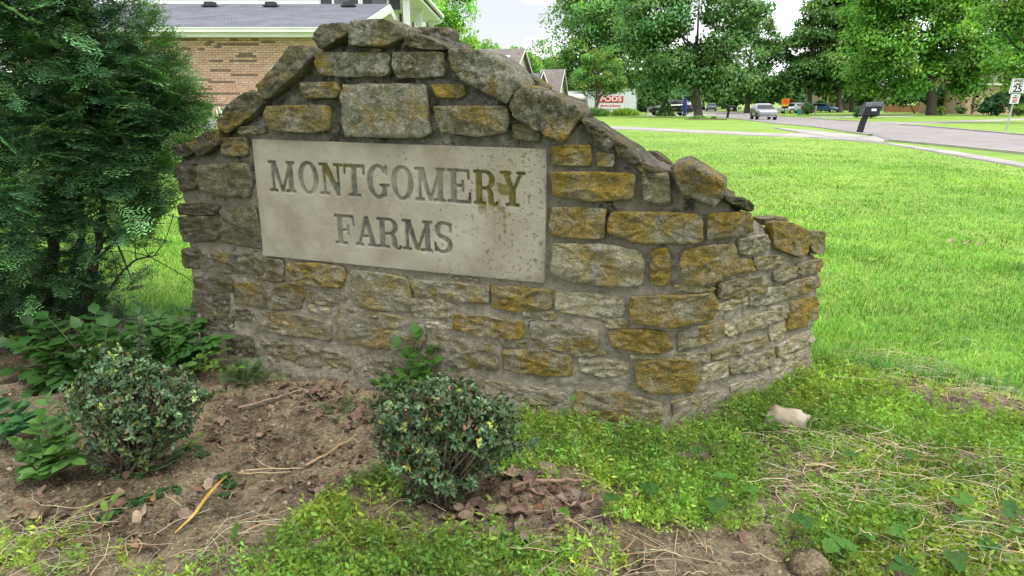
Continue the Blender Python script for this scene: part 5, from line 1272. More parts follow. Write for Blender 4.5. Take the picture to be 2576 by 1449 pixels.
# roof slabs
mb = MB(); th = .10; sl = (RZ - EZ)/(ry - HY)
mb.prism([(LX, HY - .02, EZ), (LX, ry, RZ), (LX, ry, RZ + th), (LX, HY - .06, EZ + th)], (RX - LX + .02, 0, 0)); mb.prism([(LX, 2*ry - HY, EZ), (LX, 2*ry - HY, EZ + th), (LX, ry + .003, RZ + th), (LX, ry + .003, RZ)], (RX - LX + .02, 0, 0)); mb.build('roof', m_roof, house)
# shingle courses as real steps on the front slope
mb = MB(); nC = 46; Ls_ = math.hypot(ry - HY, RZ - EZ)
for i in range(nC):
    a = i/nC; b2 = (i + 1)/nC; y0, z0 = HY - .06 + (ry - HY + .06)*a, EZ + th + (RZ - EZ)*a; y1, z1 = HY - .06 + (ry - HY + .06)*b2, EZ + th + (RZ - EZ)*b2
    mb.prism([(LX, y0 - .01, z0 + .001), (LX, y1, z1 + .003), (LX, y1, z1 + .005), (LX, y0 - .01, z0 + .014)], (RX - LX + .015, 0, 0))
tag(mb.build('shingle_courses', m_roof, house), kind='stuff')
mb = MB(); mb.box(((LX + RX)/2, HY - .10, EZ + .02), (RX - LX, .12, .12)); mb.box(((LX + RX)/2, HY - .165, EZ + .075), (RX - LX, .03, .03)); mb.build('gutter', m_white, house)
mb = MB(); mb.box(((LX + RX - .4)/2, HY + .01, EZ - .09), (RX - LX - .4, .05, .14)); mb.box(((LX + wx1)/2, HY + .24, EZ - .15), (wx1 - LX, .40, .02)); mb.build('fascia', m_white, house)
mb = MB()
for sg in (1, -1):
    yE = ry - sg*(ry - HY + .06)
    mb.prism([(RX + .025, yE, EZ - .20), (RX + .025, ry, RZ - .20), (RX + .025, ry, RZ + .085), (RX + .025, yE, EZ + .085)][::sg], (.05, 0, 0))
    mb.prism([(wx1 + .02, yE + sg*.3, EZ - .2 + sl*.3), (wx1 + .02, ry, RZ - .22), (RX + .02, ry, RZ - .22), (RX + .02, yE + sg*.3, EZ - .2 + sl*.3)], (0, 0, .03))
mb.build('gable_trim', m_white, house)
for u in (530, 683, 878):
    p = at_y(u, 20, ry - 1.1); p[2] = RZ + th - sl*1.1 + .02; mb = MB(); mb.box((p[0], p[1], p[2] + .02), (.50, .44, .05)); mb.box((p[0], p[1], p[2] + .10), (.38, .34, .12), taper=.85); mb.build('roof_vent', m_black, house)
# white two-storey house behind
H2Y, H2X0, H2X1, H2Y1 = ry + 1.4, -15.6, -5.35, 46.0
g2 = gz_h + .1; T2 = 6.9
big = thing('white_house', 'white sided two-storey house with tall porch columns behind the brick wing', 'house', ((H2X0+H2X1)/2, H2Y, g2))
m_side = mat('white_siding', (.60, .61, .60), .7, c2=(.66, .67, .66), scale=2)
mb = MB(); mb.box(((H2X0+H2X1)/2, (H2Y+H2Y1)/2, (g2 + T2)/2 - .3), (H2X1 - H2X0, H2Y1 - H2Y, T2 - g2 + .6)); mb.build('wall', m_side, big)
mb = MB()
for k in range(34):
    z = g2 + .2 + k*.18
    if z < T2: mb.prism([(H2X0, H2Y - .004, z), (H2X0, H2Y - .022, z), (H2X0, H2Y - .004, z + .17)], (H2X1 - H2X0, 0, 0)); mb.prism([(H2X1 + .004, H2Y, z), (H2X1 + .022, H2Y, z), (H2X1 + .004, H2Y, z + .17)], (0, H2Y1 - H2Y, 0))
tag(mb.build('siding_boards', m_side, big), kind='stuff')
mb = MB(); mb.prism([(H2X0 - .4, H2Y - .4, T2), (H2X0 - .4, (H2Y+H2Y1)/2, T2 + 3.2), (H2X0 - .4, H2Y1 + .4, T2)], (H2X1 - H2X0 + .8, 0, 0)); mb.build('roof', m_roof, big)
def win(par, c, w, h, face, shutters=True, gl=m_glass, frame=m_white):
    """face: 'y' looks to the camera, 'x' looks to +X, 'w' looks to -X"""
    def bx(cx, cz, ww, hh, d0, d):
        if face == 'y': return (c[0] + cx, c[1] - d0 - d/2, c[2] + cz), (ww, d, hh)
        sg = 1 if face == 'x' else -1
        return (c[0] + sg*(d0 + d/2), c[1] + cx, c[2] + cz), (d, ww, hh)
    mb = MB()
    for cx, cz, ww, hh in ((0, h/2 + .04, w + .16, .08), (0, -h/2 - .05, w + .2, .10), (-w/2 - .04, 0, .08, h), (w/2 + .04, 0, .08, h), (0, 0, w, .045)): mb.box(*bx(cx, cz, ww, hh, .024, .06))
    f = mb.build('window', frame, par); MB().box(*bx(0, 0, w, h, .024, .025)).build('pane', gl, f)
    if shutters:
        for sg in (-1, 1): MB().box(*bx(sg*(w/2 + .31), 0, .42, h + .1, .024, .05)).build('shutter', m_shut, par)
for u in (840, 912): p = at_y(u + 30, -22, H2Y); win(big, (p[0], H2Y, T2 - 1.25), .95, 1.5, 'y')
for yy in (36.2, 40.6):
    for zz in (g2 + 4.55, g2 + 1.5): win(big, (H2X1, yy, zz), 1.0, 1.55, 'x')
pz = 5.35
for yy, xx in ((29.3, -4.15), (33.6, -4.2), (38.6, -4.2)):
    mb = MB(); mb.box((xx, yy, (g2 + pz)/2 - .2), (.24, .24, pz - g2 + .4)); mb.box((xx, yy, pz - .08), (.34, .34, .16)); mb.build('column', m_white, big)
mb = MB(); mb.box((-4.55, 34.1, pz + .06), (1.6, 10.4, .12)); mb.box((-4.2, 34.1, pz + .20), (.20, 10.3, .2)); mb.build('porch_ceiling', m_white, big)
mb = MB(); mb.prism([(-3.7, 28.6, pz + .34), (-5.35, 28.6, pz + .95), (-5.35, 28.6, pz + .30), (-3.7, 28.6, pz + .26)], (0, 10.8, 0)); mb.build('porch_roof', m_roof, big)
mb = MB(); mb.box((-3.66, 34.0, pz + .28), (.12, 10.9, .13)); mb.tube([(-3.66, 39.3, pz + .24), (-3.75, 39.3, pz + .02), (-4.1, 39.0, pz - .12), (-4.15, 38.75, pz - .3), (-4.15, 38.75, g2)], .045, 8); mb.build('gutter', m_white, big)

def gable_house(name, label, u0, u1, vbase, vtop, Y, depth, mwall, mroof, ridge='x', mgable=None, eave=.62, extra=None):
    """a far house: u0,u1 its width in the picture, vtop ridge; ridge runs across ('x') or away ('y')"""
    if Y is None: Y = at(u0, vbase)[1]
    a, b2 = at_y(u0, vbase, Y), at_y(u1, vbase, Y); x0, x1 = a[0], b2[0]; g = float(terrain((x0+x1)/2, Y)); zr = at_y((u0+u1)/2, vtop, Y + (depth/2 if ridge == 'x' else 0))[2]; ze = g + (zr - g)*eave
    t = thing(name, label, 'house', ((x0+x1)/2, Y, g)); MB().box(((x0+x1)/2, Y + depth/2, (g - .5 + ze)/2), (x1 - x0, depth, ze - g + .5)).build('wall', mwall, t)
    th = .14; ov = .35
    if ridge == 'x':
        y0, y1, ym = Y - ov, Y + depth + ov, Y + depth/2; s = (zr - ze)/(depth/2)
        mb = MB(); mb.prism([(x0, Y, ze), (x0, ym, zr - .02), (x0, Y + depth, ze)], (x1 - x0, 0, 0)); mb.build('gable', mgable or mwall, t)
        mb = MB(); mb.prism([(x0 - .3, y0, ze - ov*s), (x0 - .3, ym, zr), (x0 - .3, ym, zr + th), (x0 - .3, y0, ze - ov*s + th)], (x1 - x0 + .6, 0, 0)); mb.prism([(x0 - .3, y1, ze - ov*s), (x0 - .3, y1, ze - ov*s + th), (x0 - .3, ym + .004, zr + th), (x0 - .3, ym + .004, zr)], (x1 - x0 + .6, 0, 0)); mb.build('roof', mroof, t)
        mb = MB(); mb.box(((x0+x1)/2, y0 - .06, ze - ov*s + .02), (x1 - x0 + .6, .10, .2))
        for xx in (x0 - .34, x1 + .34):
            mb.prism([(xx, y0, ze - ov*s - .1), (xx, ym, zr - .1), (xx, ym, zr + th), (xx, y0, ze - ov*s + th)], (.05, 0, 0)); mb.prism([(xx, y1, ze - ov*s - .1), (xx, y1, ze - ov*s + th), (xx, ym + .004, zr + th), (xx, ym + .004, zr - .1)], (.05, 0, 0))
        mb.build('trim', m_cream, t)
    else:
        xm = (x0+x1)/2; s = (zr - ze)/((x1-x0)/2); xa, xb = x0 - ov, x1 + ov
        mb = MB(); mb.prism([(x0, Y, ze), (x1, Y, ze), (xm, Y, zr - .02)], (0, depth, 0)); mb.build('gable', mgable or mwall, t)
        mb = MB(); mb.prism([(xa, Y - .3, ze - ov*s), (xa, Y - .3, ze - ov*s + th), (xm, Y - .3, zr + th), (xm, Y - .3, zr)], (0, depth + .3, 0)); mb.prism([(xb, Y - .3, ze - ov*s), (xm + .004, Y - .3, zr), (xm + .004, Y - .3, zr + th), (xb, Y - .3, ze - ov*s + th)], (0, depth + .3, 0)); mb.build('roof', mroof, t)
        mb = MB(); mb.prism([(xa, Y - .36, ze - ov*s - .12), (xa, Y - .36, ze - ov*s + th), (xm, Y - .36, zr + th), (xm, Y - .36, zr - .12)], (0, .05, 0)); mb.prism([(xb, Y - .36, ze - ov*s - .12), (xm, Y - .36, zr - .12), (xm, Y - .36, zr + th), (xb, Y - .36, ze - ov*s + th)], (0, .05, 0)); mb.build('trim', m_white, t)
    return t, (x0, x1, Y, g, ze, zr)
m_lsid = mat('pale_siding', (.50, .49, .45), .7, c2=(.56, .55, .50), scale=2); m_rbrick = mat('red_brick', (.30, .155, .10), .85, c2=(.40, .22, .15), scale=9); m_tan = mat('tan_siding', (.30, .26, .205), .75, c2=(.35, .31, .25), scale=2)
m_peach = mat('peach_brick', (.42, .28, .19), .85, c2=(.48, .33, .23), scale=7); m_bluegrey = mat('blue_grey_siding', (.37, .41, .48), .75, c2=(.42, .46, .52), scale=1); m_beige = mat('beige_siding', (.46, .36, .28), .75, c2=(.52, .42, .33), scale=2)
t, d = gable_house('far_house', 'two-storey pale house with brown roof and a skylight just above the wall slope', 1150, 1292, 262, 127, 62, 7.5, m_lsid, m_roof2, 'x', eave=.66)
x0, x1, Y, g, ze, zr = d; t.rotation_euler = (0, 0, -.2)
mb = MB(); sk = at_y(1259, 151, Y + 1.5); s = (zr - ze)/3.75; zz = ze + s*1.6 + .16; mb.prism([(sk[0] - .45, Y + 1.2, zz - .4*s), (sk[0] + .45, Y + 1.2, zz - .4*s), (sk[0] + .45, Y + 2.2, zz + .6*s), (sk[0] - .45, Y + 2.2, zz + .6*s)], (0, 0, .12)); mb.build('skylight', mat('skylight_glass', (.5, .55, .58), .2), t)
for k in range(9): MB().box((x1 + .01, Y + 3.75, ze - 1.2 + k*.42), (.02, 6.5*(1 - max(0, k - 3)*.14) - .3, .03)).build('siding_board', m_lsid, t)
t, d = gable_house('far_house', 'brown-roofed pale house with red brick front gable left of the storage container', 1356, 1400, 262, 178, 70, 6, m_lsid, m_roof2, 'x', eave=.50); t.rotation_euler = (0, 0, -.2)
t, d = gable_house('far_house', 'slate-roofed red brick house just right of the wall slope', 1340, 1392, 262, 181, 66, 6, m_rbrick, m_roof3, 'y', m_rbrick, .40)
mbx = at_y(1310, 182, 68); mby = at_y(1366, 240, 68); mb = MB(); mb.prism([(mbx[0], 66.5, at_y(1310, 228, 67)[2]), (mbx[0], 71, mbx[2]), (mbx[0], 71, mbx[2] - .15), (mbx[0], 66.5, at_y(1310, 228, 67)[2] - .15)], (mby[0] - mbx[0], 0, 0)); mb.build('side_roof', m_roof3, t)
t, d = gable_house('far_house', 'low orange brick house half hidden left of the small tree', 1414, 1462, 265, 232, 80, 8, m_peach, m_white, 'x', eave=.75)
# right-hand houses
t, d = gable_house('far_house', 'blue-grey sided house behind the trees left of the tan house', 2012, 2095, 274.5, 205, None, 10, m_bluegrey, m_roof3, 'x', eave=.85)
t, d = gable_house('far_house', 'house with a beige porch and white garage doors behind the street trees', 2078, 2150, 276.5, 212, None, 9, m_beige, m_roof2, 'x', eave=.72)
x0, x1, Y, g, ze, zr = d
for u in (2081, 2097, 2108): p = at_y(u, 280, Y - 1.2); MB().box((p[0], Y - 1.2, g + 1.3), (.2, .2, 2.9)).build('porch_post', m_cream, t)
MB().box(((x0 + x1)/2 - .6, Y - .7, g + 2.75), (x1 - x0 - .5, 1.6, .25)).build('porch_roof', m_cream, t)
for u in (2118, 2143):
    p = at_y(u, 280, Y - .05); MB().box((p[0], Y - .04, g + 1.05), (1.1, .06, 2.2)).build('garage_door', m_white, t)
t, d = gable_house('far_house', 'long tan sided house behind the tree trunks and the mailbox', 2140, 2238, 277.5, 205, None, 11, m_tan, m_roof2, 'x', eave=.70)
x0, x1, Y, g, ze, zr = d
for k in range(12): MB().box(((x0 + x1)/2, Y - .012, g + .3 + k*.36), (x1 - x0, .022, .02)).build('siding_board', m_tan, t)
t, d = gable_house('garage_house', 'peach brick house with a tan garage door at the right behind the big maple', 2420, 2760, 287, 165, None, 10, m_peach, m_roof2, 'x', eave=.62)
x0, x1, Y, g, ze, zr = d
p0, p1 = at_y(2447, 287, Y), at_y(2505, 287, Y); zt = at_y(2470, 242, Y)[2]
MB().box(((p0[0] + p1[0])/2 + .3, Y - .03, (g + zt)/2), (p1[0] - p0[0] + .6, .05, zt - g)).build('garage_door', mat('tan_door', (.44, .32, .23), .7), t)
mb = MB(); mb.box((p0[0] - .12, Y - .05, (g + zt)/2), (.24, .1, zt - g)); mb.build('door_frame', mat('maroon_trim', (.20, .08, .07), .7), t)
p = at_y(2430, 256, Y); MB().box((p[0], Y - .08, p[2]), (.16, .14, .3)).build('wall_lamp', m_black, t)

# ---- fences
def fence(name, label, a, b2, h, m, board=.14, n_posts=5):
    a, b2 = np.array(a), np.array(b2); t = thing(name, label, 'fence', a); d = b2 - a; l = np.hypot(d[0], d[1]); ang = math.atan2(d[1], d[0]); k = int(l/board); s = MB().box((0, 0, h/2), (board - .012, .03, h)); me = None
    for i in range(k):
        p = a + d*(i + .5)/k; g = float(terrain(p[0], p[1]))
        if me is None: o = s.build('board', m, t, local=True); me = o.data
        else: o = bpy.data.objects.new('board', me); col.objects.link(o); o.parent = t
        o.location = (p[0] - a[0], p[1] - a[1], g - a[2] + .03*R.rand()); o.rotation_euler = (0, 0, ang)
    for i in range(n_posts):
        p = a + d*i/(n_posts - 1); MB().box((p[0], p[1] + .06, float(terrain(p[0], p[1])) + h/2), (.1, .1, h + .1)).build('post', m, t)
m_fgrey = mat('weathered_fence', (.22, .20, .18), .85, c2=(.30, .28, .25), scale=6, stretch=(6, 6, .6)); m_fred = mat('cedar_fence', (.30, .135, .07), .8, c2=(.36, .18, .10), scale=6, stretch=(6, 6, .6))
CYY = float(at(1540, 288.5)[1]); f0, f1 = at_y(1405, 275, CYY + 1), at_y(1478, 275, CYY + 1); fence('board_fence', 'grey weathered board fence left of the white storage container', (f0[0], CYY + 1, terrain(f0[0], CYY + 1)), (f1[0], CYY + 1, terrain(f1[0], CYY + 1)), 40/ppm(CYY), m_fgrey, .14, 3)
f0, f1 = at(2224, 283), at(2425, 284.5); fence('board_fence', 'red-brown cedar board fence behind the big maple', f0, f1, 18/ppm(f0[1]), m_fred, .26, 6)

# ================================================================== lettering helper
def letters(body, size, m, parent, c, ang=0.0, w=None, bold=0.0, name='lettering', shear=0.0):
    """flat raised lettering, centred at c, facing the camera side, turned by ang about Z"""
    cu = bpy.data.curves.new(name, 'FONT'); cu.body = body; cu.size = size; cu.align_x = 'CENTER'; cu.align_y = 'CENTER'; cu.extrude = .004; cu.offset = bold; cu.shear = shear
    tmp = bpy.data.objects.new('tmp', cu); col.objects.link(tmp); dg = bpy.context.evaluated_depsgraph_get(); me = bpy.data.meshes.new_from_object(tmp.evaluated_get(dg)); bpy.data.objects.remove(tmp); bpy.data.curves.remove(cu)
    co = np.empty(len(me.vertices)*3); me.vertices.foreach_get('co', co); co = co.reshape(-1, 3)
    if w: co[:, 0] *= w/max(1e-6, np.ptp(co[:, 0]))
    l = absloc(parent); x, y, z = co[:, 0], -co[:, 2], co[:, 1]; ca, sa = math.cos(ang), math.sin(ang)
    out = np.stack([c[0] + x*ca - y*sa - l[0], c[1] + x*sa + y*ca - l[1], c[2] + z - l[2]], 1)
    me.vertices.foreach_set('co', out.astype(np.float32).ravel()); me.materials.clear(); me.materials.append(m); me.name = name; me.update()
    return link(name, me, parent)
m_red = mat('sign_red', (.52, .03, .035), .5); m_wsign = mat('sign_white', (.72, .72, .72), .5); m_ink = mat('sign_black', (.015, .015, .017), .6)
# ---- white storage container
c0, c1 = at_y(1476, 289, CYY), at_y(1601, 289, CYY); gC = float(terrain((c0[0]+c1[0])/2, CYY)); zt = at_y(1540, 225, CYY)[2]; xm = (c0[0]+c1[0])/2; wC = c1[0] - c0[0]; hC = zt - gC
box = thing('storage_container', 'white portable moving container with a red and white sign standing on the drive', 'container', (xm, CYY, gC))
m_cw = mat('container_white', (.60, .64, .68), .55, c2=(.66, .70, .73), scale=1); m_alu = mat('container_frame', (.50, .51, .52), .4, .6)
MB().box((xm, CYY + 1.2, gC + hC/2), (wC - .1, 2.36, hC - .1)).build('body', m_cw, box)
mb = MB()
for sx in (-1, 1):
    for yy in (0, 2.4): mb.box((xm + sx*(wC/2 - .04), CYY + yy, gC + hC/2), (.09, .09, hC))
for z in (.05, hC - .05):
    for yy in (0, 2.4): mb.box((xm, CYY + yy, gC + z), (wC - .18, .09, .1))
    for sx in (-1, 1): mb.box((xm + sx*(wC/2 - .04), CYY + 1.2, gC + z), (.09, 2.3, .1))
mb.build('frame', m_alu, box)
MB().box((xm, CYY + 1.2, gC + hC + .03), (wC + .04, 2.5, .05)).build('roof', m_white, box)
for k in range(4): MB().box((xm + wC/2 - .03, CYY + .3 + k*.6, gC + hC/2), (.05, .5, hC - .3)).build('door_panel', m_cw, box)
s0, s1 = at_y(1505.5, 241, CYY), at_y(1567, 272.5, CYY); sw, sx_ = s1[0] - s0[0], (s0[0]+s1[0])/2; zr0, zr1, zr2 = s0[2], at_y(1530, 257.5, CYY)[2], s1[2]; fy = CYY - .055
sg = MB().box((sx_, fy, (zr0+zr2)/2), (sw + .1, .02, zr0 - zr2 + .1)).build('sign_panel', m_wsign, box)
MB().box((sx_, fy - .014, (zr0+zr1)/2), (sw, .008, zr0 - zr1)).build('red_field', m_red, sg)
letters('PODS', .78, m_wsign, sg, (sx_, fy - .022, (zr0+zr1)/2 - .0), w=sw*.86, bold=.022)
MB().box((sx_, fy - .014, zr1 - .05), (sw, .008, .05)).build('dark_line', mat('navy_line', (.03, .03, .08), .6), sg)
letters('Moving & Storage', .36, m_red, sg, (sx_, fy - .014, zr2 + (zr1 - zr2)*.42), w=sw*.82, bold=.012, shear=.15)

# ---- speed limit sign
sp = at(2530, 330); sgn = thing('speed_limit_sign', 'white SPEED LIMIT 25 sign with a small notice under it on a leaning steel post', 'road sign', sp); q0 = sp; scv = ppm(sp[1])
lean = np.array([.075, 0, 1.0]); hS = 134/scv; m_steel = mat('galvanised_steel', (.38, .40, .40), .45, .7, c2=(.45, .47, .47), scale=6)
MB().tube([sp - [0, 0, .2], sp + lean*hS], .035, 6).build('post', m_steel, sgn)
def board(z0, z1, w, name, m, edge):
    c = sp + lean*((z0+z1)/2); c[1] -= .06; mb = MB(); h = z1 - z0; pts = []
    r = .05*w
    for cx, cz, a0 in ((w/2 - r, h/2 - r, 0), (-w/2 + r, h/2 - r, 90), (-w/2 + r, -h/2 + r, 180), (w/2 - r, -h/2 + r, 270)):
        for k in range(4): a = math.radians(a0 + k*30); x, z = cx + r*math.cos(a), cz + r*math.sin(a); pts.append((c[0] + x + lean[0]*z, c[1], c[2] + z))
    mb.prism(pts[::-1], (0, .025, 0)); return mb.build(name, m, sgn), c
zz = lambda v: (330 - v)/scv
wS = 46/scv
bd, c = board(zz(234), zz(197), wS*.84, 'sign_panel', m_wsign, 1)
mb = MB()
for a, b2 in (((-.39, .42), (.39, .44)), ((-.39, -.44), (.39, -.42)), ((-.41, -.42), (-.39, .42)), ((.39, -.42), (.41, .42))):
    hh = (zz(197) - zz(234)); ww = wS*.84; x0_, z0_, x1_, z1_ = a[0]*ww*1.12, a[1]*hh*1.08, b2[0]*ww*1.12, b2[1]*hh*1.08
    mb.box((c[0] + (x0_+x1_)/2 + lean[0]*(z0_+z1_)/2, c[1] - .006, c[2] + (z0_+z1_)/2), (abs(x1_-x0_), .006, abs(z1_-z0_)))
mb.build('border', m_ink, bd)
hh = zz(197) - zz(234)
letters('SPEED', .165*hh*1.35, m_ink, bd, (c[0] + .016, c[1] - .006, c[2] + hh*.33), w=wS*.60, bold=.003)
letters('LIMIT', .165*hh*1.35, m_ink, bd, (c[0] + .005, c[1] - .006, c[2] + hh*.115), w=wS*.50, bold=.003)
letters('25', .44*hh*1.35, m_ink, bd, (c[0] - .012, c[1] - .006, c[2] - hh*.22), w=wS*.52, bold=.012)
bd2, c2 = board(zz(259.5), zz(236), wS*.50, 'notice_panel', m_wsign, 0); h2 = zz(236) - zz(259.5)
for k, (tx, w_, mm) in enumerate((('NOT', .16, m_ink), ('OPEN TO', .30, m_ink), ('TRUCK', .26, m_red), ('TRAFFIC', .28, m_red), ('BEYOND', .26, m_ink))):
    letters(tx, .14*h2, mm, bd2, (c2[0] + lean[0]*(.34 - k*.17)*h2, c2[1] - .006, c2[2] + h2*(.34 - k*.17)), w=wS*w_*1.1, bold=.003)

# ---- mailboxes
m_mbox = mat('charcoal_plastic', (.012, .013, .016), .7, c2=(.018, .020, .023), scale=12, bump=.15, spec=.3); m_mtop = mat('weathered_plastic', (.03, .035, .043), .65, c2=(.055, .062, .074), scale=5)
def mailbox(label, u, v, vtop, lean_px, m, mt, big=True, group=None):
    p = at(u, v); s = ppm(p[1]); H = (v - vtop)/s; t = thing('mailbox', label, 'mailbox', p); ln = np.array([lean_px/s/H, 0, 1.0]); hb = H*.42; zb = H - hb
    w = .26*H/1.2; mb = MB(); A = p - np.array([0, 0, .15]); k = 5
    tp = p + ln*(zb + .03)
    vs = []
    for q, sc in ((A, 1.0), (p + ln*zb*.5, .95), (tp, .9)):
        for a, b2 in ((-1, -1), (1, -1), (1, 1), (-1, 1)): vs.append((q[0] + a*w*.36*sc, q[1] + b2*w*.36*sc, q[2]))
    mb.add(vs, [(i*4+j, i*4+(j+1) % 4, i*4+4+(j+1) % 4, i*4+4+j) for i in range(2) for j in range(4)] + [(3, 2, 1, 0), (8, 9, 10, 11)]); mb.build('post', m, t)
    # box: rounded top, its long side to the camera
    Lb = hb*1.22; c = p + ln*(zb + hb*.42) + np.array([.10*H, 0, 0]); prof = [(-.5, -.46), (.5, -.46), (.5, .12)] + [(.5*math.cos(a), .12 + .36*math.sin(a)) for a in np.linspace(.2, math.pi - .2, 7)] + [(-.5, .12)]
    def bxp(x): return [(c[0] + x + ln[0]*z*hb, c[1] + y*hb*.62, c[2] + z*hb) for y, z in prof]
    mb = MB(); mb.prism(bxp(-Lb/2), (Lb, 0, .045*hb)); body = mb.build('box', m, t)
    mb = MB(); mb.prism([(c[0] - Lb*.53 + ln[0]*z*hb, c[1] + y*hb*.66, c[2] + z*hb + .02*hb) for y, z in prof if z > .1], (Lb*1.08, 0, .05*hb)); mb.build('lid', mt, t)
    mb = MB(); mb.prism([(c[0] - Lb/2 - .03 + ln[0]*z*hb, c[1] + y*hb*.6, c[2] + z*hb*.98) for y, z in prof], (.03, 0, 0)); mb.build('door', mt if big else m, t)
    mb = MB(); mb.box((c[0] + .05*Lb, c[1] - hb*.325, c[2] - .06*hb), (Lb*.30, .012, hb*.17)); mb.build('label_plate', m_wsign, t)
    mb = MB(); mb.box((tp[0] + .09*H, tp[1], tp[2] - .02*H), (.26*H, w*.7, .05*H)); mb.build('bracket', m, t)
    return t
mailbox('large charcoal plastic mailbox leaning to the right on its thick post beside the street', 2160, 335, 253, 22, m_mbox, m_mtop)
mailbox('black mailbox on a dark red post left of the silver car', 1829, 297.5, 264, 5, m_mbox, m_mbox, False)
mailbox('small white mailbox across the street left of the silver car', 1857, 284, 267.5, 1, m_white, m_white, False)
# ---- orange sign, flags, lamp, posts
p = at(1972, 290.5); s = ppm(p[1]); t = thing('orange_sign', 'bright orange and yellow notice box on a thin dark post right of the silver car', 'sign', p); MB().tube([p - [0, 0, .2], p + [.03, 0, 21/s]], .045, 6).build('post', m_ink, t)
m_or = mat('hi_vis_orange', (.85, .13, .01), .5); m_ye = mat('hi_vis_yellow', (.75, .38, .01), .5)
MB().box((p[0] + .05, p[1], p[2] + 36/s), (19/s, .3, 14/s)).build('orange_panel', m_or, t); MB().box((p[0] + .05, p[1], p[2] + 26/s), (15/s, .28, 6/s)).build('yellow_panel', m_ye, t); MB().box((p[0] + .05, p[1], p[2] + 20.5/s), (16/s, .3, 5/s)).build('base_box', m_mbox, t)
mb = MB()
for k in range(3): mb.box((p[0], p[1] - .155, p[2] + (39 - 3*k)/s), ((11 - 2*k)/s, .01, .8/s))
mb.build('lettering', m_red, t)
p = at(1722, 293); s = ppm(p[1]); t = thing('feather_flag', 'furled dark blue flag on a pole by the rear wheel of the black car', 'flag', p); MB().tube([p, p + [.05, 0, 47/s]], .025, 6).build('pole', m_steel, t)
mb = MB(); H = 45/s; vs = []
for i in range(11):
    q = i/10; w = (.30*math.sin(math.pi*min(1, .12 + .75*(1-q)))**.8 + .02)*.75; z = .1 + H*q
    for a in range(8): th_ = 2*math.pi*a/8; vs.append((p[0] + .05*q + w*math.cos(th_)*(1 + .2*math.sin(5*q + a)) - .05, p[1] + .4*w*math.sin(th_), p[2] + z))
mb.add(vs, [(i*8+a, i*8+(a+1) % 8, i*8+8+(a+1) % 8, i*8+8+a) for i in range(10) for a in range(8)]); mb.build('cloth', mat('navy_cloth', (.015, .025, .21), .7), t, True)
p = at(1625, 290); s = ppm(p[1]); t = thing('lamp_post', 'thin black yard lamp post with a lantern left of the black car', 'lamp', p); MB().tube([p, p + [0, 0, 38/s]], .04, 8).build('post', m_black, t)
mb = MB(); z = p[2] + 38/s; mb.tube([(p[0], p[1], z), (p[0], p[1], z + .08), (p[0], p[1], z + .40)], [.07, .10, .17], 6); mb.build('lantern', mat('lantern_glass', (.5, .52, .5), .2), t); MB().tube([(p[0], p[1], z + .40), (p[0], p[1], z + .44), (p[0], p[1], z + .62)], [.21, .2, .02], 6).build('cap', m_black, t)
p = at(2077, 283); s = ppm(p[1]); t = thing('yellow_flag', 'yellow banner hanging by the porch of the beige house', 'flag', p); MB().tube([p, p + [0, 0, 50/s]], .05, 6).build('pole', m_steel, t); mb = MB(); mb.box((p[0] + .1, p[1], p[2] + 37/s), (4.5/s, .04, 24/s)); mb.build('cloth', m_ye, t)
p = at(2016, 288); s = ppm(p[1]); t = thing('brick_mailbox', 'brick mailbox pillar beside the round hedge on the far lawn', 'mailbox', p); MB().box((p[0], p[1], p[2] + 11/s), (5/s, .6, 23/s)).build('pillar', m_rbrick, t); MB().box((p[0], p[1], p[2] + 23.5/s), (7/s, .75, 2/s)).build('cap_stone', m_conc, t); MB().box((p[0] - .1, p[1] - .31, p[2] + 18/s), (3/s, .03, 3/s)).build('door', m_black, t)
p = at(2010, 289); tag(MB().box((p[0], p[1], p[2] + .38), (.4, .4, .75), taper=1.15).build('bin', mat('teal_bin', (.02, .28, .25), .6)), 'teal bin standing by the brick mailbox pillar', 'bin')
p = at(2051, 287); t = thing('marker_post', 'pale utility post right of the round hedge', 'post', p); MB().box((p[0], p[1], p[2] + 11/s), (3.2/s, .25, 22/s), taper=.9).build('post', m_conc, t)
p = at(1758, 298); 

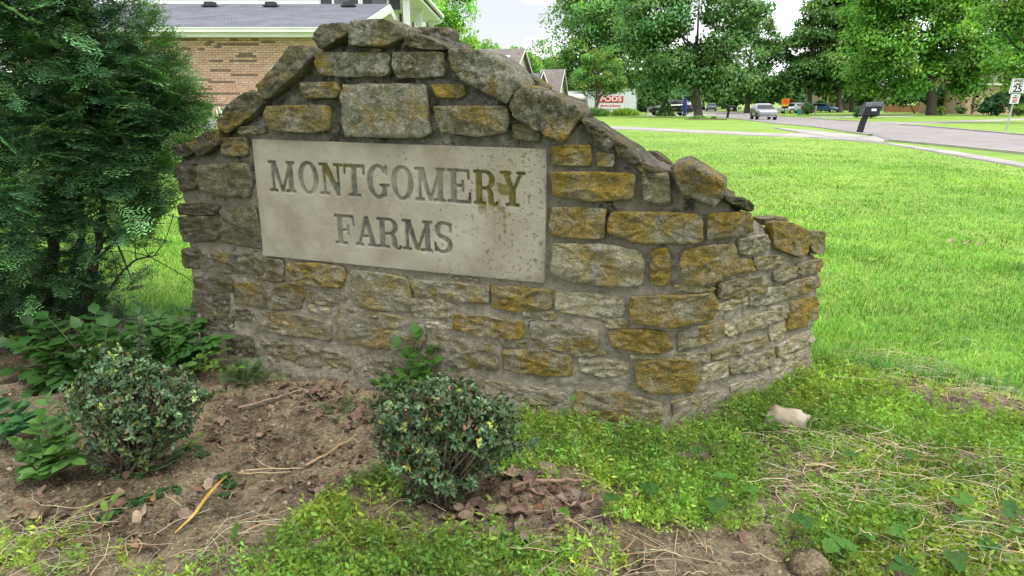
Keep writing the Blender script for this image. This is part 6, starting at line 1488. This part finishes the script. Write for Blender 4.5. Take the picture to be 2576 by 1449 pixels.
# ---- vehicles.  built along +X (nose at -X), then turned
m_tyre = mat('tyre_rubber', (.015, .015, .015), .85); m_rim = mat('alloy_rim', (.45, .46, .47), .35, .2); m_cglass = mat('car_glass', (.012, .015, .018), .06, spec=.9); m_chrome = mat('chrome', (.60, .61, .62), .2, .9)
m_lamp = mat('headlamp', (.65, .68, .70), .15); m_tail = mat('tail_lamp', (.40, .02, .02), .3); m_grille = mat('dark_grille', (.012, .012, .013), .5)
def car(name, label, p, rz, paint, L, W, H, hood=.56, low=False):
    t = thing(name, label, 'car', p, rz); m = mat(name + '_paint', paint, .28, .25, coat=.6)
    # stations along x: (x, bottom, belt, roof or None, half width)
    S = [(-.50, .28, .50, .50, .78), (-.485, .22, .55, .55, .90), (-.44, .20, .59, .59, .97), (-.36, .20, .615, .615, .99), (-.26, .20, .64, .64, 1), (-.225, .20, .65, .67, 1), (-.085, .20, .66, .93, 1), (-.03, .20, .665, .985, 1), (.10, .20, .67, 1.0, 1), (.25, .20, .68, .99, 1), (.36, .20, .69, .955, .99), (.43, .22, .69, .88, .97), (.485, .24, .66, .70, .93), (.50, .30, .60, .60, .84)]
    mb = MB(); n = 14; vs = []; cab = []
    for x, b0, be, rf, hw in S:
        w = W/2*hw; tw = w*((.76 if H > 1.7 else .72) if rf > be + .05 else .94); ring = [(-w*.86, b0), (-w, b0 + .06), (-w*1.0, (b0 + be)/2), (-w*.975, be), (-w*.965, be + (rf - be)*.05), (-tw*1.0, be + (rf - be)*.88), (-tw*.75, rf)]
        ring += [(-a, z) for a, z in ring[::-1]]; vs += [(x*L, y, z*H) for y, z in ring]
    fs = [(i*n+j, i*n+(j+1) % n, (i+1)*n+(j+1) % n, (i+1)*n+j) for i in range(len(S) - 1) for j in range(n)] + [tuple(range(n))[::-1], tuple((len(S)-1)*n + j for j in range(n))]
    mb.add(vs, [f[::-1] for f in fs]); mb.build('body', m, t, True, local=True)
    def ringpt(i, j, q): k = i*n + j; return np.array(vs[k])
    # side windows, proud of the cabin sides
    for sgn_, (ja, jb) in ((-1, (4, 5)), (1, (9, 8))):
        for (i0, i1, f0, f1) in ((6, 8, .0, .96), (8, 9, .06, .96), (9, 11, .06, .72)):
            P = []
            for i_, f in ((i0, f0), (i1, f1)):
                lo_ = ringpt(i_, ja, 0); hi_ = ringpt(i_, jb, 0); P.append((lo_*.93 + hi_*.07, lo_*.10 + hi_*.90))
            a, d_ = P[0]; b_, c_ = P[1]; o_ = np.array([0, sgn_*.012, .004]); mb = MB(); mb.prism([a + o_, b_ + o_, c_ + o_, d_ + o_], (0, sgn_*.008, 0)); mb.build('side_window', m_cglass, t, local=True)
    for nm, i0, i1, s_ in (('windscreen', 5, 6, -1), ('rear_window', 11, 12, 1)):
        a, b_ = ringpt(i0, 5 if nm == 'rear_window' else 4, 0), ringpt(i0, 8 if nm == 'rear_window' else 9, 0); c_, d_ = ringpt(i1, 8 if nm == 'windscreen' else 9, 0), ringpt(i1, 5 if nm == 'windscreen' else 4, 0); o_ = np.array([s_*.02, 0, .02])
        mb = MB(); sh = lambda q: np.array([q[0], q[1]*.93, q[2]]); mb.prism([sh(a) + o_, sh(b_) + o_, sh(c_) + o_, sh(d_) + o_], (s_*.01, 0, .01)); mb.build(nm, m_cglass, t, local=True)
    r = .215*H if H > 1.7 else .21*H
    for x in (-.30*L, .295*L):
        for sy in (-1, 1):
            wh = MB(); wh.cyl((x, sy*(W/2 - .10), r), (0, 1, 0), r, .24, 20); w_ = wh.build('wheel', m_tyre, t, local=True)
            rm = MB(); rm.cyl((x, sy*(W/2 + .025), r), (0, 1, 0), r*.70, .02, 16)
            rm.build('rim', m_rim, w_, local=True); sp_ = MB()
            for k in range(10): a = k*.628; sp_.box((x + math.cos(a + .314)*r*.42, sy*(W/2 + .037), r + math.sin(a + .314)*r*.42), (.045*r, .008, .045*r))
            for k in range(5): a = k*1.2566 + .3; sp_.tube([(x, sy*(W/2 + .036), r), (x + math.cos(a)*r*.62, sy*(W/2 + .036), r + math.sin(a)*r*.62)], r*.045, 4)
            sp_.build('rim_gap', m_grille, w_, local=True)
            MB().tube([(x + math.cos(a)*r*1.16, sy*(W/2 - .012), r + math.sin(a)*r*1.16) for a in np.linspace(-.1, 3.24, 14)], .05, 5).build('wheel_arch', m_grille, t, local=True)
    for sy in (-1, 1):
        MB().box((-.472*L, sy*W*.36, .50*H), (.10, W*.20, .06*H)).build('headlight', m_lamp, t, local=True); MB().box((.478*L, sy*W*.37, .56*H), (.10, W*.16, .09*H)).build('tail_light', m_tail, t, local=True)
        MB().box((-.17*L, sy*(W/2 + .09), .665*H), (.14, .18, .12)).build('mirror', m, t, local=True); MB().box((.02*L, sy*(W/2 + .004), .24*H), (.50*L, .03, .035*H)).build('side_sill', m_chrome if H > 1.7 else m_grille, t, local=True)
        for x in (-.03, .17): MB().box((x*L, sy*(W/2 + .004), .585*H), (.20, .025, .03)).build('door_handle', m_chrome, t, local=True)
    MB().box((-.492*L, 0, .345*H), (.05, W*.62, .10*H)).build('grille', m_grille, t, local=True); MB().box((-.496*L, 0, .47*H), (.03, W*.60, .025*H)).build('bonnet_strip', m_grille, t, local=True); MB().box((-.482*L, 0, .235*H), (.10, W*.74, .03*H)).build('bumper', m_chrome, t, local=True)
    MB().box((.497*L, 0, .42*H), (.02, .5, .11)).build('number_plate', m_wsign, t, local=True)
    return t
p = at(1684, 291.5); s = ppm(p[1]); k = (1744 - 1623)/s*F/CP/(F/CP**2)/5.0
suv = car('parked_suv', 'black parked sport utility car seen from the side behind the little conical spruce', p, 0.0, (.012, .012, .014), 5.05, 2.0, 1.82)
MB().tube([(-.06*5.05, -.82, 1.82), (.36*5.05, -.82, 1.80)], .022, 5).build('roof_rail', m_grille, suv, local=True)
MB().tube([(-.20*5.05, -1.005, 1.20), (.10*5.05, -1.0, 1.235), (.24*5.05, -.99, 1.25), (.30*5.05, -.80, 1.70)], .014, 5).build('window_trim', m_chrome, suv, local=True)
p = at(1919, 301.2); car('silver_car', 'silver hatchback driving towards the camera on the street', p, math.radians(82), (.24, .25, .27), 4.4, 1.88, 1.58)
p = at(1789, 279.5); car('far_car', 'small dark car far off on the street behind the trunk of the dark maple', p, math.radians(75), (.06, .07, .09), 4.4, 1.8, 1.5)
p = at_y(1997, 283, 104); p[2] = terrain(p[0], p[1]); car('parked_car', 'silver car parked behind the brick mailbox pillar', p, math.radians(25), (.40, .41, .42), 4.5, 1.8, 1.5)
p = at_y(2066, 282, 110); p[2] = terrain(p[0], p[1]); car('parked_car', 'blue car parked right of the round hedge', p, math.radians(165), (.03, .09, .20), 4.5, 1.8, 1.35)

# ================================================================== trees
m_leafs = leaf_mat('tree_leaf', (.135, .25, .078), .45, .45, .4)
m_trunk = mat('tree_bark', (.055, .045, .036), .9, c2=(.12, .10, .082), scale=9, bump=.8, bscale=22, stretch=(1, 1, .25)); m_tan_bark = mat('smooth_bark', (.20, .12, .08), .85, c2=(.30, .20, .14), scale=8)
def tree(name, label, u, vb, lobes, n, leaf, tint, trunk_px, ttop=None, group=None, bark=None, cat='tree', Y=None, multi=1, clump=.95, elong=.6, yvar=.5, dark=None, fill=.35, kind=None):
    """lobes: (u, v, ru, rv) crown masses in the picture at the tree's own distance"""
    p = at(u, vb) if Y is None else at_y(u, vb, Y)
    if Y is not None: p[2] = float(terrain(p[0], p[1]))
    t = thing(name, label, cat, p, 0, group); s = ppm(p[1])/1.0; sh = F/CP/p[1]; seed = int(u*7 + vb)
    rs = np.random.RandomState(seed); cs, rsz = [], []; vol = [ru*rv for _, _, ru, rv in lobes]; tot = sum(vol)
    n = int(n*1.3); nb = max(18, int(n/210)); P, D, Cc = [], [], []
    vol3 = sum(ru/sh*min(ru/sh, max(rv/s, ru/sh*.7))*rv/s*4.19 for _, _, ru, rv in lobes); cl = clump*(vol3/nb)**(1/3)
    for (lu, lv, ru, rv), vo in zip(lobes, vol):
        c = at_y(lu, lv, p[1] + rs.uniform(-.2, .2)*ru/sh); rx, rz = ru/sh, rv/s; ryy = min(rx, max(rz, rx*.7)); k = max(4, int(nb*vo/tot))
        d = unit(rs.normal(size=(k, 3))); q = np.where(rs.rand(k) < fill, rs.uniform(.3, .75, k), rs.uniform(.74, 1.02, k))[:, None]
        cs.append(c + d*q*np.array([rx, ryy, rz])); rsz.append(np.full(k, 1.0)*rs.uniform(.6, 1.35, k)*cl); D.append(d)
    cs, rsz, D = np.concatenate(cs), np.concatenate(rsz), np.concatenate(D); nb = len(cs); per = int(n/nb)
    dd = unit(rs.normal(size=(nb*per, 3)) + np.repeat(D, per, 0)*.45 + [0, 0, .25]); rr = rs.uniform(0.15, 1, (nb*per, 1))**.55
    sq = np.repeat(rsz, per)[:, None]*np.array([1, 1, elong]); O = np.repeat(cs, per, 0) + dd*rr*sq
    O[:, 2] = np.maximum(O[:, 2], p[2] + .15)
    ax = unit(rs.normal(size=(nb*per, 3)) + dd*.7 + [0, 0, -.35]); Nn = unit(rs.normal(size=(nb*per, 3))*.55 + dd*.45 + [0, -.1, .9])
    Nn *= np.where((Nn*unit(dd + [0, 0, .3])).sum(1, keepdims=True) < 0, -1.0, 1.0)
    bt = tints(nb, .20, .10, rs); ct = np.repeat(bt, per, 0)*tints(nb*per, .22, .08, rs)*np.array(tint)
    lf = leaf*1.15*rs.uniform(.65, 1.3, nb*per)
    V = leaves(O - ax*lf[:, None]*.5, ax, Nn, lf, lf*.62, ct, .12, True)
    cc_ = np.mean(cs, 0); cn_ = unit(dd*rr**.6*1.0 + unit(O - cc_)*.25 + [0, -.15, 1.15]); o = np_mesh('crown', *V[:2], m_leafs, t, V[2], True, np.repeat(cn_, 4, 0))
    bk = bark or m_trunk; tw = trunk_px/sh/2; top = at_y(*(ttop or (lobes[0][0], lobes[0][1])), p[1]); mb = MB()
    for m_ in range(multi):
        e = top + (rs.normal(0, .38, 3)*[1, 1, .3] if multi > 1 else 0); b0 = p + (rs.normal(0, .06, 3)*[1, 1, 0] if multi > 1 else 0); md = (b0 + e)/2 + rs.normal(0, .12, 3)*[1, 1, 0]
        k = 1/math.sqrt(multi); mb.tube([b0 - [0, 0, .3], b0 + [0, 0, .05], b0 + (md - b0)*.25, md, e], [tw*1.7*k, tw*1.45*k, tw*1.05*k, tw*.75*k, tw*.35*k], 10)
    for i in range(12 if n > 3000 else 6):
        a = p + (top - p)*rs.uniform(.45, .95); e = cs[rs.randint(nb)]; md = (a + e)/2 + np.array([0, 0, -.06*np.linalg.norm(e - a)]); mb.tube([a, md, e], [tw*.42, tw*.25, tw*.06], 6)
    mb.build('trunk', bk, t, True)
    return t
G = 'far trees behind the houses'
DK, MD, BR, YL = (.75, .88, 1.0), (1.1, 1.2, 1.1), (1.6, 1.65, 1.1), (1.85, 1.85, 1.1)
# centre
tree('street_tree', 'large dark green maple behind the black car, its trunk rising from a small flower bed', 1757, 297, [(1740, 60, 130, 130), (1660, 130, 80, 85), (1830, 110, 75, 90), (1740, 175, 120, 45), (1640, 60, 60, 80), (1850, 40, 60, 70), (1700, -60, 120, 80), (1650, 195, 50, 35), (1830, 190, 60, 35), (1790, 215, 50, 22)], 26000, .30, (.95, 1.05, 1.15), 17, (1752, 90))
tree('shade_tree', 'tall pale green tree behind the container, left of the dark maple', 1560, 280, [(1520, 60, 95, 110), (1460, 130, 55, 75), (1570, 120, 90, 100), (1500, -20, 90, 60), (1430, 60, 30, 45), (1600, 20, 70, 90), (1440, 190, 40, 45), (1590, 200, 60, 55), (1420, 215, 20, 25), (1620, 235, 30, 35)], 24000, .36, (1.1, 1.15, 1.05), 22, (1540, 60), Y=96)
tree('small_tree', 'small round tree with several reddish stems in front of the white container', 1497, 290.3, [(1508, 165, 45, 40), (1480, 190, 40, 30), (1535, 195, 36, 30), (1505, 215, 60, 20), (1510, 140, 30, 22), (1465, 205, 22, 20), (1556, 215, 15, 10)], 9500, .19, (1.3, 1.3, .95), 9, (1508, 205), bark=m_tan_bark, multi=5)
tree('street_tree', 'feathery dark tree standing behind the silver car', 1880, 272, [(1890, 120, 55, 75), (1930, 180, 55, 60), (1860, 200, 50, 45), (1905, 50, 25, 40), (1960, 215, 40, 35), (1895, 225, 60, 30), (1930, 110, 25, 40)], 12000, .36, (.92, 1.0, 1.0), 12, (1890, 120), Y=112)
tree('street_tree', 'tall tree left of the two close trunks, its open crown against the sky', 2036, 283, [(2060, 70, 45, 65), (2030, 130, 45, 55), (2070, 160, 50, 55), (2040, 195, 55, 38), (2080, 10, 40, 50), (2010, 185, 30, 30), (2015, 95, 22, 35)], 14000, .42, (.95, 1.05, 1.0), 11, (2040, 100))
tree('street_tree', 'street tree with a dark trunk, left one of two close trunks', 2112, 283, [(2110, 60, 55, 80), (2100, 140, 55, 60), (2120, 195, 50, 40), (2095, 210, 40, 25), (2130, -20, 60, 50)], 13000, .42, (1.15, 1.15, .95), 12, (2112, 90))
tree('street_tree', 'street tree with a dark trunk, right one of two close trunks', 2143, 282.5, [(2160, 50, 50, 80), (2165, 140, 40, 60), (2150, 205, 45, 35)], 10000, .42, (1.05, 1.1, .95), 11, (2148, 90))
tree('big_maple', 'big spreading bright green maple with a dark flared trunk on the far lawn', 2342, 290, [(2300, 60, 120, 110), (2190, 110, 60, 100), (2420, 70, 110, 110), (2250, 170, 110, 60), (2340, 195, 120, 38), (2460, 160, 90, 45), (2520, 90, 80, 80), (2200, 10, 70, 70), (2330, -40, 160, 80), (2180, 195, 40, 45), (2440, 215, 60, 22), (2270, 225, 60, 22), (2560, 170, 60, 50)], 38000, .36, (1.38, 1.55, .8), 19, (2345, 60), fill=.25)
tree('shade_tree', 'yellow-green tree overhanging from the right edge behind the road sign', 2640, 300, [(2560, 40, 70, 80), (2620, 130, 80, 80), (2540, 160, 45, 45), (2580, 210, 40, 25), (2650, 20, 90, 90), (2560, -40, 80, 60)], 13000, .24, (1.5, 1.6, .85), 18, (2620, 80), Y=50)
# left, behind the white house
tree('shade_tree', 'loose yellow-green tree right of the white porch columns', 1130, 290, [(1130, 40, 50, 70), (1100, 90, 45, 55), (1160, 95, 35, 35), (1150, -10, 40, 40), (1080, 40, 30, 60), (1135, 135, 50, 45), (1190, 125, 25, 25)], 10000, .2, (1.9, 2.0, 1.2), 12, (1130, 60), Y=58, elong=.9)
for k, (u, v0, ru, rv, tn_, lab) in enumerate([(1215, 130, 60, 45, BR, 'broad bright green tree behind the pale house with the skylight'), (1290, 150, 50, 42, BR, 'rounded light green tree right behind the skylight roof'), (1350, 165, 45, 45, MD, 'mid green tree above the slate-roofed brick house'), (1395, 150, 40, 50, MD, 'taller mid green tree beside the left flank of the pale tall tree'), (1170, 150, 40, 50, YL, 'yellow-green tree between the porch and the skylight house')]):
    tree('distant_tree', lab, u, 262, [(u, v0, ru, rv), (u - ru*.5, v0 + rv*.6, ru*.7, rv*.7), (u + ru*.5, v0 + rv*.5, ru*.7, rv*.7), (u, v0 + rv*1.4, ru, rv)], 5000, .42, tn_, 8, (u, v0), G, Y=120 + 7*k)
# background row along the street's end and behind the right-hand houses
BGL = [(1640, 215, 45, 50, DK), (1700, 220, 50, 45, DK), (1770, 215, 45, 40, MD), (1820, 218, 40, 42, DK), (1850, 225, 35, 35, MD), (1940, 225, 40, 35, MD), (1985, 222, 35, 38, DK), (2010, 225, 30, 32, MD), (2080, 180, 45, 60, DK), (2170, 190, 50, 65, DK), (2250, 200, 60, 60, DK), (2330, 205, 60, 55, DK), (2400, 190, 60, 60, DK), (2480, 160, 70, 70, MD), (2570, 150, 70, 80, MD), (1480, 225, 50, 40, DK), (1440, 235, 35, 30, MD), (1600, 225, 40, 45, DK)]
for k, (u, v0, ru, rv, tn_) in enumerate(BGL):
    tree('distant_tree', 'dense dark tree in the leafy row closing the view behind the street' if tn_ is DK else 'mid green tree in the leafy row closing the view behind the street', u, 268, [(u, v0, ru, rv), (u - ru*.4, v0 + rv*.5, ru*.7, rv*.7), (u + ru*.4, v0 + rv*.4, ru*.7, rv*.8)], 4200, .5, tn_, 8, (u, v0), 'dark trees closing the view' if tn_ is DK else 'mid green trees closing the view', Y=128 + 9*(k % 4))
# shrubs and hedges far off
def bush(name, label, u, vb, lobes, n, leaf, tint, cat='shrub', group=None, Y=None):
    return tree(name, label, u, vb, lobes, n, leaf, tint, 3, group=group, cat=cat, Y=Y, clump=.9, elong=.85, fill=.4)
def cone_bush(label, u, vb, h, w):
    p = at(u, vb); s = ppm(p[1]); H, r = h/s, w/2/s; t = thing('spruce', label, 'conifer', p); n = 4200; q = R.uniform(0, 1, n)**1.3; an = R.uniform(0, 6.283, n); rad = r*(1 - q*.97)*R.uniform(.55, 1.08, n)*(1 + .10*np.sin(q*34 + an)); 
    O = np.stack([p[0] + rad*np.cos(an), p[1] + rad*np.sin(an), p[2] + .05 + q*H], 1); D = np.stack([np.cos(an), np.sin(an), .55 + 0*an], 1) + R.normal(0, .3, (n, 3)); V = leaves(O, D, rand_dirs(n, .6), R.uniform(.1, .2, n), .06, tints(n, .28, .08)*np.array([.62, .72, .8]), .1, True)
    np_mesh('crown', *V[:2], m_leafs, t, V[2]); MB().tube([p - [0, 0, .1], p + [0, 0, H*.8]], [.06, .02], 6).build('trunk', m_trunk, t)
cone_bush('small conical spruce standing in front of the black car', 1673, 293.2, 43, 48)
def grass_clump(label, u, vb, w, h, tint, n=900):
    p = at(u, vb); s = ppm(p[1]); W_, H = w/2/s, h/s; t = thing('daylily_clump', label, 'plant', p); x = R.normal(0, .5, n).clip(-1, 1)*W_; y = R.normal(0, .3, n)*W_*.5; P = np.stack([p[0] + x, p[1] + y, p[2] + 0*x], 1); hh = H*(1 - .35*(x/W_)**2)*R.uniform(.6, 1.05, n)
    D = np.stack([R.normal(0, .35, n) + x/W_*.4, R.normal(0, .35, n), np.ones(n)], 1); V = leaves(P, D, np.stack([R.normal(0, 1, n), -np.ones(n), .3 + 0*x], 1), hh, .085, tints(n, .25, .1)*np.array(tint), .1, False, .3); tag(np_mesh('leaf_mass', *V[:2], m_leafs, t, V[2]), kind='stuff')
grass_clump('dense green daylily clump left of the container sign, under the small tree', 1494, 292, 72, 24, (1.2, 1.2, .9)); grass_clump('bright yellow-green daylily clump in front of the container', 1571, 291, 68, 22, (1.9, 1.6, .8))
grass_clump('low flower bed of green leaves at the foot of the dark maple', 1757, 300, 46, 11, (1.2, 1.15, .8), 500); grass_clump('small green tuft beside the flower bed of the dark maple', 1795, 299, 16, 7, (.8, .95, .8), 200)
p = at(1775, 301); tag(MB().box((p[0], p[1], p[2] + .02), (3.4, 1.2, .08)).build('mulch_bed', mat('brown_mulch', (.10, .055, .035), .9, c2=(.16, .09, .06), scale=20)), 'low brown mulch ring under the dark maple', kind='structure')
bush('round_hedge', 'round clipped hedge ball beside the brick mailbox pillar', 2033, 288, [(2033, 274, 13, 12)], 1800, .2, (.85, .85, .8))
bush('dark_shrub', 'dark bushy shrub just behind the leaning charcoal mailbox', 2190, 298, [(2195, 279, 22, 17), (2165, 281, 14, 14)], 2200, .16, (.62, .9, 1.0))
bush('dark_shrub', 'tall dark rounded shrub between the garage and the road sign', 2492, 292, [(2500, 258, 26, 26), (2480, 272, 20, 18)], 3000, .2, (.42, .60, .8)); bush('dark_shrub', 'dark shrub behind the post of the road sign', 2548, 292, [(2550, 255, 32, 32)], 2600, .2, (.45, .62, .8))
bush('clipped_shrub', 'low yellow-green clipped shrub left of the road sign post', 2508, 292, [(2508, 278, 14, 13)], 1300, .14, (1.3, 1.15, .7)); bush('clipped_shrub', 'low yellow-green clipped shrub at the right edge behind the sign post', 2562, 293, [(2566, 277, 22, 13)], 1500, .14, (1.5, 1.25, .6))
bush('low_bush', 'grey-brown bush at the corner of the garage', 2418, 287, [(2418, 277, 13, 9)], 900, .15, (1.2, .9, 1.1)); bush('low_bush', 'small bright shrub right of the big maple trunk', 2368, 291, [(2368, 280, 9, 10)], 600, .14, (1.5, 1.3, .8))
bush('conifer_shrub', 'drooping blue-green conifer behind the maple trunk, left', 2300, 289, [(2285, 246, 42, 18), (2325, 240, 30, 22)], 3600, .3, (.6, .85, 1.25), Y=98); bush('conifer_shrub', 'drooping blue-green conifer behind the maple trunk, right', 2395, 289, [(2395, 240, 38, 26)], 3200, .3, (.6, .85, 1.25), Y=98)
bush('low_bush', 'low mounded hedge right of the orange notice box', 1995, 272, [(1985, 259, 14, 7), (2002, 262, 14, 6), (2020, 262, 10, 6)], 1500, .25, (1.3, 1.2, .9), Y=115); bush('low_bush', 'dark low hedge by the porch of the beige house', 2065, 280, [(2062, 262, 13, 8)], 900, .25, (.7, .85, .9), Y=118)
bush('low_bush', 'green shrub mass under the pale houses beside the container', 1440, 270, [(1435, 250, 30, 14), (1465, 246, 18, 14)], 1800, .25, (1.0, 1.0, .9), Y=92)
bush('house_shrub', 'dark evergreen shrub at the foot of the brick house beside the yew', 510, 310, [(512, 285, 20, 22), (495, 292, 18, 18)], 2400, .07, (.50, .75, .9), Y=20.6)
t = bush('house_shrub', 'shrub with white flower plumes at the foot of the brick house', 565, 312, [(560, 292, 22, 16), (585, 288, 18, 18)], 2200, .07, (.9, 1.0, .9), Y=20.4)
mb = MB()
for u, v in ((545, 275), (551, 268), (557, 278), (566, 272), (560, 285), (575, 266), (580, 262), (590, 262), (586, 270)):
    a = at_y(u, v, 20.1); b2 = at_y(u + 3, v + 18, 20.15); mb.tube([b2, (a + b2)/2, a], [.03, .028, .008], 6)
tag(mb.build('flower_plumes', mat('white_plume', (.62, .62, .58), .8), t, True), kind='stuff')
p = at_y(545, 312, 21.0); tag(MB().box((p[0] + .2, 21.75, float(terrain(p[0], 21.5)) + .1), (6.5, .5, .34)).build('foundation', m_conc, house))
# fallen leaves on the lawn, right
for k, (u, v, s_) in enumerate(((2390, 620, 1.3), (2420, 626, 1.2), (2440, 622, 1.5), (2462, 626, .8))):
    p = at(u, v); o = dead_leaf(60 + k).build('fallen_leaf', m_dl[2], smooth=True); o.location = p + np.array([0, 0, .05]); o.rotation_euler = (.2, .3*k, k*1.3); o.scale = (s_*.9,)*3
    tag(o, 'pale curled leaf lying on the mown lawn at right', 'dead leaf', 'curled leaves on the lawn at right')
# the maple standing behind the camera: its crown shades the sign, its leaf tip enters the picture at the top
MT = np.array([2.6, -4.2, float(terrain(2.6, -4.2))]); mtree = thing('shade_maple', 'overhanging maple whose leaf tip enters at the top edge of the picture', 'tree', MT)
rs = np.random.RandomState(77); nb = 105; d = unit(rs.normal(size=(nb, 3))); cc = np.array([.2, -1.3, 6.6]) + d*np.array([5.6, 5.6, 2.7])*rs.uniform(.35, 1, (nb, 1))**.6
per = 42; O = np.repeat(cc, per, 0) + unit(rs.normal(size=(nb*per, 3)))*rs.uniform(.1, 1, (nb*per, 1))**.5*np.array([.75, .75, .42]); O = O[O[:, 2] > 2.9 + .16*np.maximum(O[:, 1], 0)]; n = len(O)
V = leaves(O, unit(rs.normal(size=(n, 3)) + [0, 0, -.4]), unit(rs.normal(size=(n, 3))*.5 + [0, 0, 1]), rs.uniform(.12, .2, n), rs.uniform(.1, .15, n), tints(n, .2, .1, rs), .1, True)
np_mesh('crown', *V[:2], m_leafs, mtree, V[2]); mb = MB(); mb.tube([MT - [0, 0, .3], MT + [0, 0, .1], MT + [-.1, .2, 2.4], MT + [-.6, 1.0, 5.0], MT + [-1.5, 2.2, 7.5]], [.34, .27, .2, .14, .05], 12)
for k in range(14):
    a = MT + np.array([-.2 - .03*k, .3 + .06*k, 2.6 + .3*k]); e = cc[rs.randint(nb)]; mb.tube([a, (a + e)/2 + [0, 0, .25], e], [.09, .05, .012], 6)
mb.build('trunk', m_trunk, mtree, True)
a = at_y(2068, -160, 3.2); b2 = at_y(2072, -12, 3.2); MB().tube([a + [.2, -1.6, 1.6], a + [.05, -.4, .3], a, b2], [.016, .009, .006, .002], 6).build('twig', m_bark, mtree, True)
for u, v, du, dv in ((2066, -8, -12, 6), (2074, -8, 5, 16), (2060, -20, -16, -8), (2082, -25, 14, 4)):
    q = at_y(u, v, 3.2); e = at_y(u + du, v + dv, 3.18); V, T, C = leaves(q[None], (e - q)[None], np.array([[.2, -.9, .4]]), np.array([.036]), np.array([.03]), np.array([[.5, .5, 1.0]]), .1, False, .1); np_mesh('leaf', V, T, m_weed, mtree, C, True)
